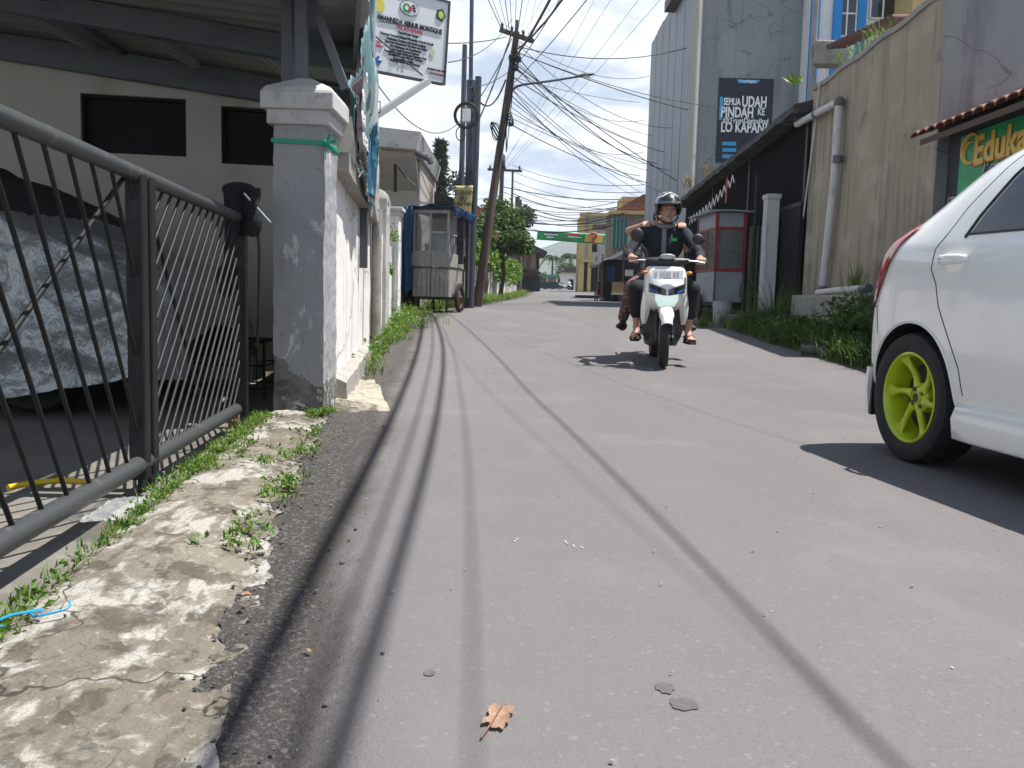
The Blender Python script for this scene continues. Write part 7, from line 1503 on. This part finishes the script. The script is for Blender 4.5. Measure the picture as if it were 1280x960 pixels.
# leg shield wings
for s in (-1, 1):
    mb = MB(); mb.loft([[V((s * x, y, z)) for x, y in ((.06, .20), (w, ye), (w + .012, ye + .02), (w - .01, ye + .05), (.06, .24))] for z, w, ye in ((.20, .13, .30), (.27, .165, .27), (.36, .185, .235), (.48, .200, .20), (.58, .203, .18), (.70, .196, .17), (.80, .185, .175), (.90, .165, .18))], True, True); BS('leg_shield', scooter_white if False else mat('charcoal_panel', (.05, .052, .055), .45, coord='obj') if 'charcoal_panel' not in MATS else MATS['charcoal_panel'], mb, smooth=50)
    mb = MB(); rows = []
    for z, x0, x1, y in ((.40, .165, .205, .205), (.47, .150, .222, .165), (.56, .135, .225, .135), (.64, .150, .216, .120), (.72, .165, .205, .13), (.80, .172, .192, .15)): rows.append([V((s * x0, y - .03, z)), V((s * (x0 + x1) / 2, y - .045, z)), V((s * x1, y + .0, z)), V((s * (x1 - .006), y + .05, z)), V((s * x0, y + .05, z))])
    mb.loft(rows); BS('side_wing', scooter_white, mb, smooth=50)
def fair_pt(x, z, off=.004):
    for (a, b) in zip(FS, FS[1:]):
        if a[0] <= z <= b[0]:
            t = (z - a[0]) / (b[0] - a[0]); hw, yf, ys = (a[i] + (b[i] - a[i]) * t for i in (1, 2, 3)); c = max(-1, min(1, x / (hw * 1.12))); return V((x, ys + (yf - ys) * (1 - c * c) ** .25 - off, z))
    return V((x, 0, z))
def fair_patch(fn, m, name, off=.006, nu=16, nv=8): mb = MB(); mb.grid(lambda u, v: (lambda q: fair_pt(q[0], q[1], off))(fn(u, v)), nu, nv); return BS(name, m, mb, smooth=60)
fair_patch(lambda u, v: ((u - .5) * (.17 + .08 * v) * (1 - .15 * abs(2 * v - 1)), .570 + .095 * v + .02 * abs(u - .5) * 2 * v), lamp_on, 'headlight', .008)
for s in (-1, 1):
    fair_patch(lambda u, v: (s * (.012 + .155 * u), .672 + .03 * u + (.055 + .055 * u) * v * (1 - .25 * u)), glass_dark, 'visor_lens', .008)
    fair_patch(lambda u, v: (s * (.085 + .075 * u), .690 + .03 * u + .018 * v), mat('blue_running_light', (.05, .12, .45), .3) if 'blue_running_light' not in MATS else MATS['blue_running_light'], 'running_light', .013, 8, 3)
# number plate
mb = MB(); mb.box((0, -.075, .865), (.285, .006, .088), Matrix.Rotation(math.radians(-14), 3, 'X')); np_ = BS('number_plate', mat('plate_face', (.62, .63, .65), .5), mb, bevel=.004)
mb = MB(); Rx = Matrix.Rotation(math.radians(-14), 3, 'X'); cpl = V((0, -.0795, .866))
for x, w, h in ((-.108, .018, .045), (-.062, .012, .045), (-.035, .016, .045), (-.008, .014, .045), (.018, .016, .045), (.064, .018, .045), (.094, .015, .045)): mb.box(cpl + Rx @ V((x, -.001, .006)), (w, .003, h), Rx)
mb.box(cpl + Rx @ V((0, -.001, -.030)), (.06, .003, .010), Rx); BS('plate_mark', mat('plate_ink', (.36, .37, .39), .6), mb, np_)
# handlebar
mb = MB(); mb.loft([[V((x, .115 + .055 * math.cos(k * PI / 5) * sc_, .985 + dz + .045 * math.sin(k * PI / 5) * sc_)) for k in range(10)] for x, sc_, dz in ((-.21, .42, .02), (-.16, .75, .01), (-.09, 1.1, .0), (0, 1.2, .0), (.09, 1.1, .0), (.16, .75, .01), (.21, .42, .02))]); hbz = BS('handlebar_cover', blk_plastic, mb, smooth=60)
mb = MB(); mb.ell((0, .06, 1.032), (.075, .05, .022), 18, 10, Matrix.Rotation(math.radians(-25), 3, 'X')); BS('instrument_panel', mat('instrument_lens', (.42, .45, .47), .25), mb, smooth=60)
for s in (-1, 1):
    mb = MB(); mb.tube([(s * .20, .115, 1.0), (s * .27, .13, 1.003), (s * .37, .155, .995)], [.014, .017, .017], 10); BS('grip', blk_plastic, mb, smooth=60)
    mb = MB(); mb.tube([(s * .20, .075, 1.0), (s * .27, .075, .998), (s * .35, .10, .985)], .006, 6); BS('brake_lever', alu, mb)
    if True:
        mb = MB(); mb.tube([(s * .17, .12, 1.02), (s * .20, .13, 1.10), (s * .262, .13, 1.165)], .006, 6); ms_ = BS('mirror_stem', blk_plastic, mb)
        mb = MB(); mb.ell((s * .285, .13, 1.235 if s < 0 else 1.205), (.062, .02, .066 if s < 0 else .05), 18, 12, Matrix.Rotation(s * .4, 3, 'Y')); BS('mirror', blk_plastic, mb, smooth=60)
        mb = MB(); mb.ell((s * .205, .02, .885), (.03, .03, .018), 10, 8); BS('turn_signal', mat('amber_lens', (.5, .2, .03), .2) if 'amber_lens' not in MATS else MATS['amber_lens'], mb, smooth=60)
# floor, under panels, seat, tail, engine
CH = MATS['charcoal_panel']
mb = MB(); mb.loft([[V((sx * w, y, z)) for sx, z in ((-1, zb), (1, zb), (1, zt), (-1, zt))] for y, w, zb, zt in ((.20, .12, .20, .30), (.30, .15, .19, .30), (.45, .16, .19, .305), (.64, .16, .20, .32), (.74, .13, .24, .40))]); BS('floor_board', CH, mb, bevel=.02)
mb = MB(); mb.loft([[V((w * math.cos(k * PI / 6), y, zc + h * math.sin(k * PI / 6))) for k in range(12)] for y, w, zc, h in ((.62, .09, .50, .19), (.72, .135, .54, .21), (.95, .155, .58, .17), (1.25, .14, .64, .13), (1.5, .09, .70, .08), (1.62, .04, .73, .04))]); BS('tail_body', scooter_white, mb, smooth=60)
mb = MB(); mb.loft([[V((w * math.cos(k * PI / 6), y, zc + h * math.sin(k * PI / 6) * (1 if math.sin(k * PI / 6) > 0 else .6))) for k in range(12)] for y, w, zc, h in ((.60, .06, .70, .03), (.68, .11, .72, .05), (.90, .145, .735, .05), (1.05, .145, .755, .06), (1.30, .125, .78, .055), (1.45, .07, .785, .03))]); BS('seat', blk_plastic, mb, smooth=60)
mb = MB(); mb.bx(-.10, .12, .75, 1.28, .22, .40); mb.tube([(-.13, .85, .28), (-.15, 1.1, .30), (-.16, 1.3, .34), (-.16, 1.62, .42)], [.03, .035, .055, .05], 12); BS('engine', blk_plastic, mb, bevel=.02, smooth=40)
mb = MB(); mb.ell((0, 1.63, .73), (.06, .03, .04), 12, 8); BS('tail_light', tail_red, mb, smooth=60)
mb = MB(); mb.tube([(.0, 1.5, .62), (0, 1.66, .50), (0, 1.72, .36)], [.05, .05, .06], 8); BS('rear_fender', blk_plastic, mb, smooth=60)
mb = MB(); mb.tube([(s_ * .10, 1.2, .80) if i in (0, 3) else (s_ * .10, 1.62, .84) for i, s_ in ((0, -1), (1, -1), (2, 1), (3, 1))], .012, 8); BS('grab_rail', alu, mb)
for s in (-1, 1): mb = MB(); mb.tube([(s * .14, 1.02, .34), (s * .25, 1.02, .34)], .014, 8); BS('foot_peg', blk_plastic, mb)

# ================================================================== RIDERS
def capsule_d(p, a, b, ra, rb):
    ab = b - a; t = np.clip(((p - a) @ ab) / max(1e-9, ab @ ab), 0, 1); return np.linalg.norm(p - (a + t[:, None] * ab), axis=1) - (ra + (rb - ra) * t)
def make_body(parent_thing, name, prims, mats, voxel=.010):
    """one continuous skin over tapered limbs: overlapping shapes fused by a voxel remesh, coloured by the nearest limb"""
    mb = MB()
    for pr in prims:
        if pr[0] == 'c':
            _, a, b, ra, rb, mi = pr; a, b = V(a), V(b); n = 9; d = (b - a); l = d.length; d.normalize(); ring = []
            pts, rs = [], []
            for k in range(4): q = -math.cos(k / 4 * PI / 2); pts.append(a + d * ra * q); rs.append(max(.001, ra * math.sqrt(max(0, 1 - q * q))))
            for k in range(n): t = k / (n - 1); pts.append(a + d * l * t); rs.append(ra + (rb - ra) * t)
            for k in range(1, 5): q = math.sin(k / 4 * PI / 2); pts.append(b + d * rb * q); rs.append(max(.001, rb * math.sqrt(max(0, 1 - q * q))))
            mb.tube(pts, rs, 14)
        else:
            _, c, r, R, mi = pr; mb.ell(c, r, 20, 14, R)
    me = bpy.data.meshes.new(name); me.from_pydata(mb.v, [], mb.f); o = bpy.data.objects.new(name, me); C.objects.link(o)
    md = o.modifiers.new('r', 'REMESH'); md.mode = 'VOXEL'; md.voxel_size = voxel; md2 = o.modifiers.new('s', 'SMOOTH'); md2.factor = .5; md2.iterations = 4
    dg = bpy.context.evaluated_depsgraph_get(); m2 = bpy.data.meshes.new_from_object(o.evaluated_get(dg)); bpy.data.objects.remove(o)
    n = len(m2.polygons); cen = np.empty(n * 3); m2.polygons.foreach_get('center', cen); cen = cen.reshape(-1, 3); best = np.full(n, 9e9); idx = np.zeros(n, dtype=np.int32)
    for pr in prims:
        if pr[0] == 'c': d = capsule_d(cen, np.array(pr[1], float), np.array(pr[2], float), pr[3], pr[4])
        else:
            R = np.array(pr[3] or Matrix.Identity(3)); q = (cen - np.array(pr[1], float)) @ R; k = np.linalg.norm(q / np.array(pr[2]), axis=1); d = (k - 1) * min(pr[2])
        w = d < best; best[w] = d[w]; idx[w] = pr[5] if pr[0] == 'c' else pr[4]
    m2.materials.clear()
    for m in mats: m2.materials.append(m)
    m2.polygons.foreach_set('material_index', idx); m2.polygons.foreach_set('use_smooth', [True] * n)
    o = bpy.data.objects.new(name, m2); C.objects.link(o); o.parent = parent_thing; ROOTM[o.name] = ROOTM[parent_thing.name]; return o
def finger_chain(base, pts, r): return [('c', a, b, r * (1 - .1 * i), r * (.9 - .1 * i), 0) for i, (a, b) in enumerate(zip([base] + pts[:-1], pts))]
def hand_on_bar(wrist, c, axis, s):
    """palm behind a bar running along x at c, four fingers over its front, thumb below"""
    out = [('c', wrist, (c[0], c[1] + .045, c[2] + .022), .028, .034, 0), ('c', (c[0] - .028, c[1] + .035, c[2] + .022), (c[0] + .028, c[1] + .035, c[2] + .020), .024, .024, 0)]
    for k in range(4):
        x = c[0] + (-.036 + .024 * k); L = (.9, 1.0, 1.0, .85)[k]
        out += finger_chain((x, c[1] + .02, c[2] + .032), [(x, c[1] - .026 * L, c[2] + .026), (x, c[1] - .034 * L, c[2] - .006), (x, c[1] - .012, c[2] - .026)], .0108)
    out += finger_chain((c[0] - s * .035, c[1] + .05, c[2] + .005), [(c[0] - s * .045, c[1] + .02, c[2] - .014), (c[0] - s * .038, c[1] - .012, c[2] - .022)], .012)
    return out
def foot(ankle, toe, m_sk, m_sh):
    a, t = V(ankle), V(toe); d = (t - a); d.z = 0; d.normalize(); x = V((-d.y, d.x, 0)); o = [('c', ankle, tuple(a + d * .04 + V((0, 0, -.045))), .034, .034, m_sk), ('c', tuple(a + V((0, 0, -.055)) - d * .03), tuple(a + d * .12 + V((0, 0, -.065))), .032, .030, m_sk)]
    for k in range(5): q = a + d * .12 + x * (-.032 + .016 * k) + V((0, 0, -.068)); o.append(('c', tuple(q), tuple(q + d * (.055 - .006 * abs(k - 1.5))), .0125, .0115, m_sk))
    return o
def head(c, yaw=0, tilt=0):
    R = Matrix.Rotation(yaw, 3, 'Z') @ Matrix.Rotation(tilt, 3, 'X'); c = V(c); q = lambda x, y, z: tuple(c + R @ V((x, y, z)))
    return [('e', q(0, .01, .03), (.076, .095, .105), R, 0), ('e', q(0, -.025, -.035), (.060, .068, .078), R, 0), ('c', q(0, -.06, -.075), q(0, -.062, -.085), .030, .028, 0), ('c', q(0, -.085, .028), q(0, -.108, -.018), .009, .0155, 0), ('c', q(-.012, -.100, -.018), q(.012, -.100, -.018), .010, .010, 0),
            ('c', q(-.055, -.074, .045), q(-.015, -.086, .046), .010, .011, 0), ('c', q(.015, -.086, .046), q(.055, -.074, .045), .011, .010, 0), ('e', q(-.045, -.055, -.015), (.026, .03, .026), R, 0), ('e', q(.045, -.055, -.015), (.026, .03, .026), R, 0),
            ('e', q(-.078, .01, 0), (.012, .024, .034), R, 0), ('e', q(.078, .01, 0), (.012, .024, .034), R, 0)], R, q
def face_bits(q, par):
    for s in (-1, 1):
        mb = MB(); mb.ell(q(s * .033, -.078, .020), (.014, .010, .0075), 12, 8); e_ = mb.build('eye', mat('eye_white', (.5, .46, .43), .3) if 'eye_white' not in MATS else MATS['eye_white'], par, local=True, smooth=80)
        mb = MB(); mb.ell(q(s * .033, -.0855, .020), (.0065, .005, .007), 10, 8); mb.build('pupil', eye_m, e_, local=True, smooth=80)
        mb = MB(); mb.tube([q(s * .014, -.094, .044), q(s * .035, -.092, .050), q(s * .056, -.080, .044)], [.004, .0048, .003], 6); mb.build('eyebrow', hair_m, par, local=True)
    mb = MB(); mb.tube([q(-.026, -.083, -.052), q(-.01, -.0925, -.050), (q(0, -.0935, -.0515)), q(.01, -.0925, -.050), q(.026, -.083, -.052)], [.003, .0062, .0055, .0062, .003], 8); mb.build('mouth', lip_m, par, local=True, smooth=80)
rid = thing('person', 'rider in a black helmet, black shirt and trousers and open sandals driving the white scooter', 'person', (fw.x, 8.25, SCZ), SC_RZ)
rid['group'] = 'two people on the white scooter'
hd_, HR, HQ = head((.03, .60, 1.505), math.radians(4), math.radians(4))
B1 = []
# torso (material 1 shirt), legs (2 trousers), skin 0
B1 += [('e', (0, .80, .86), (.165, .135, .12), None, 2), ('c', (0, .79, .90), (0, .72, 1.12), .135, .145, 1), ('e', (0, .70, 1.17), (.205, .13, .17), None, 1), ('c', (-.15, .69, 1.30), (.15, .69, 1.30), .075, .075, 1), ('c', (0, .69, 1.32), (.02, .645, 1.40), .062, .056, 0)]
HL, HRt = (-.315, .155, 1.0), (.325, .155, .998)
for s, hnd in ((-1, HL), (1, HRt)):
    sh, el = (s * .215, .685, 1.295), (s * .35, .475, 1.075); wr = (hnd[0] + s * .004, hnd[1] + .115, hnd[2] + .028)
    B1 += [('c', sh, el, .066, .050, 1), ('c', el, tuple(V(el).lerp(V(wr), .62)), .050, .042, 1), ('c', tuple(V(el).lerp(V(wr), .6)), wr, .034, .026, 0)]
    B1 += hand_on_bar(wr, hnd, None, s)
    kn = (s * .265, .33, .735) if s < 0 else (s * .275, .32, .745); an = (s * .245, .36, .345) if s < 0 else (s * .25, .33, .33)
    B1 += [('c', (s * .10, .78, .84), kn, .098, .074, 2), ('c', kn, tuple(V(kn).lerp(V(an), .58)), .078, .066, 2), ('c', tuple(V(kn).lerp(V(an), .52)), an, .044, .031, 0)]
    B1 += foot(an, (an[0] + s * .03, an[1] - .2, an[2]), 0, 0)
B1 += hd_
rb_ = make_body(rid, 'body', B1, [skin_m, shirt_m, trouser_m], .0085)
face_bits(HQ, rid)
mb = MB(); mb.loft([[V((x, y - .004 + o, z)) for x in (-.022, .022)] for o in (0,) for y, z in ((.598, 1.37), (.575, 1.30), (.560, 1.22), (.562, 1.12), (.588, 1.02), (.62, .96))], False, False); mb.build('shirt_placket', placket_m, rid, local=True, solid=.012)
mb = MB(); mb.tube([(.02 + .072 * math.cos(t), .652 + .078 * math.sin(t), 1.372 + .018 * math.sin(t)) for t in [2 * PI * i / 20 for i in range(21)]], .022, 8); mb.build('collar', placket_m, rid, local=True, smooth=60)
mb = MB(); mb.bx(.075, .125, .555, .567, 1.212, 1.242); mb.build('chest_emblem', mat('green_emblem', (.03, .42, .10), .6), rid, local=True)
# helmet
def helmet(par, c, R, m):
    c = V(c); mb = MB(); rows = []
    for j in range(15):
        el = math.radians(90 - 9.6 * j) if True else 0
        row = []
        for i in range(33):
            az = 2 * PI * i / 32; zz = math.sin(el); rr = math.cos(el); x, y = rr * math.cos(az), rr * math.sin(az)
            row.append((x, y, zz, az, el))
        rows.append(row)
    vs, keep = [], {}
    def pt(q): x, y, z = q[:3]; return c + R @ V((x * .130, y * .150 + .012, z * .140 + .035))
    for j in range(14):
        for i in range(32):
            q = [rows[j][i], rows[j][i + 1], rows[j + 1][i + 1], rows[j + 1][i]]; cy_m = sum(k[1] for k in q) / 4; cz = sum(k[2] for k in q) / 4; cxm = abs(sum(k[0] for k in q) / 4)
            if cz < .16 and cy_m < -.25 and cxm < .80: continue
            if cz < -.62: continue
            mb.add([pt(k) for k in q], [(0, 1, 2, 3)])
    weld(mb).build('helmet', m, par, local=True, smooth=70, solid=.016)
    mb = MB(); mb.grid(lambda u, v: c + R @ V((.128 * math.sin((u - .5) * 2.5) * (1 + .02 * v), -.142 * math.cos((u - .5) * 2.5) - .055 * v * math.cos((u - .5) * 2.2) + .012, .088 - .030 * v)), 16, 4); mb.build('helmet_peak', glass_dark, par, local=True, smooth=60, solid=.006)
    mb = MB(); mb.tube([c + R @ V((s * .098, -.0 + .0, z)) if z > -.09 else c + R @ V((s * .03, -.05, z)) for s, z in ((-1, -.05), (-1, -.08), (-1, -.125), (1, -.125), (1, -.08), (1, -.05))], .008, 6); mb.build('chin_strap', cloth_blk, par, local=True)
helmet(rid, (.03, .60, 1.515), HR, helmet_m)
for s, an in ((-1, (-.245, .36, .345)), (1, (.25, .33, .33))):
    d = V((s * .03, -.2, 0)).normalized(); x = V((-d.y, d.x, 0)); a = V(an)
    mb = MB(); mb.loft([[a + d * t + x * w * sx + V((0, 0, z)) for sx, z in ((-1, -.115), (1, -.115), (1, -.095), (-1, -.095))] for t, w in ((-.07, .028), (-.03, .036), (.05, .038), (.13, .046), (.18, .040), (.20, .02))]); sn = mb.build('sandal', sandal_m, rid, local=True, bevel=.006)
    mb = MB()
    for t, h in ((.10, -.022), (.045, -.006)): mb.tube([a + d * t + x * (.048 * math.cos(k * PI / 8)) + V((0, 0, -.10 + (h + .085) * math.sin(k * PI / 8))) for k in range(9)], .010, 6)
    mb.tube([a - d * .03 + x * (.040 * math.cos(k * PI / 8)) - d * .03 * math.sin(k * PI / 8) + V((0, 0, -.05)) for k in range(9)], .007, 6); mb.build('strap', sandal_m, sn, local=True)
pas = thing('person', 'passenger in patterned brown trousers and black shoes sitting behind the helmeted rider', 'person', (fw.x, 8.25, SCZ), SC_RZ)
pas['group'] = 'two people on the white scooter'
B2 = []; hd2, HR2, HQ2 = head((.0, 1.02, 1.44), math.radians(-10), math.radians(3))
B2 += [('e', (-.01, 1.14, .90), (.17, .14, .13), None, 2), ('c', (-.01, 1.13, .95), (-.02, 1.09, 1.16), .13, .135, 1), ('e', (-.02, 1.08, 1.20), (.175, .115, .15), None, 1), ('c', (-.16, 1.07, 1.30), (.10, 1.07, 1.30), .066, .066, 1), ('c', (-.02, 1.06, 1.30), (0, 1.04, 1.37), .056, .052, 0)]
for s, el, hn in ((-1, (-.335, .90, 1.33), (-.175, .70, 1.385)), (1, (.27, .92, 1.16), (.175, .665, 1.375))):
    sh = (s * .185 - .02, 1.06, 1.285); up = tuple(V(el).lerp(V(hn), .86))
    B2 += [('c', sh, tuple(V(sh).lerp(V(el), .55)), .060, .054, 1), ('c', tuple(V(sh).lerp(V(el), .5)), el, .044, .040, 0), ('c', el, up, .040, .028, 0), ('c', up, hn, .026, .034, 0)]
    for k in range(4):
        x = hn[0] + (-.036 + .024 * k); B2 += finger_chain((x, hn[1] + .0, hn[2] + .012), [(x, hn[1] - .038, hn[2] + .012), (x, hn[1] - .066, hn[2] - .010), (x, hn[1] - .074, hn[2] - .034)], .0105)
    B2 += finger_chain((hn[0] - s * .03, hn[1] + .02, hn[2]), [(hn[0] - s * .058, hn[1] - .01, hn[2] - .002), (hn[0] - s * .066, hn[1] - .035, hn[2] - .012)], .0115)
    kn = (s * .275 - .01, .80, .76); an = (s * .335 - .02, 1.0, .44)
    B2 += [('c', (s * .10, 1.12, .88), kn, .095, .072, 2), ('c', kn, an, .074, .056, 2), ('c', tuple(V(kn).lerp(V(an), .8)), (an[0], an[1], an[2] - .03), .04, .032, 0)]
    B2 += foot((an[0], an[1], an[2] - .03), (an[0] + s * .05, an[1] - .2, an[2]), 3, 3)
B2 += hd2
make_body(pas, 'body', B2, [skin_m, shirt_m, batik_m, sandal_m], .0085)
face_bits(HQ2, pas)
mb = MB(); cH = V((.0, 1.035, 1.49)); mb.ell(cH, (.088, .102, .098), 20, 14, HR2); mb.v = [p for p in mb.v]; mb.build('hair', hair_m, pas, local=True, smooth=80)
for s in (-1, 1):
    an = (s * .335 - .02, 1.0, .41); a = V(an); d = V((s * .05, -.2, 0)).normalized(); x = V((-d.y, d.x, 0))
    mb = MB(); mb.loft([[a + d * t + x * w * math.cos(k * PI / 5) + V((0, 0, -.06 + h * math.sin(k * PI / 5))) for k in range(10)] for t, w, h in ((-.075, .02, .03), (-.05, .036, .048), (0, .042, .055), (.07, .044, .045), (.13, .046, .034), (.175, .036, .024), (.195, .012, .01))]); mb.build('shoe', sandal_m, pas, local=True, smooth=60)

# a second, parked scooter far down the street (a copy with its parts)
far = copy_tree(sc); q = P(712, 361, 101); far.location = (q.x, 101, gz(101)); far.rotation_euler = (0, 0, math.radians(62)); far['label'] = 'tiny white scooter parked far down the street before the white house'

# haze: pale even air over the whole scene
hz = MB(); hz.bx(-2900, 2900, -60, 2750, -70, 190); ho = hz.build('haze', [], None)
hm = bpy.data.materials.new('haze'); hm.use_nodes = True; hm.node_tree.nodes.clear(); o1 = hm.node_tree.nodes.new('ShaderNodeOutputMaterial'); v1 = hm.node_tree.nodes.new('ShaderNodeVolumePrincipled')
v1.inputs['Density'].default_value = .00035; v1.inputs['Color'].default_value = (.80, .88, 1, 1); hm.node_tree.links.new(v1.outputs[0], o1.inputs['Volume']); ho.data.materials.append(hm); ho['kind'] = 'stuff'; ho['label'] = 'thin pale haze in the air'
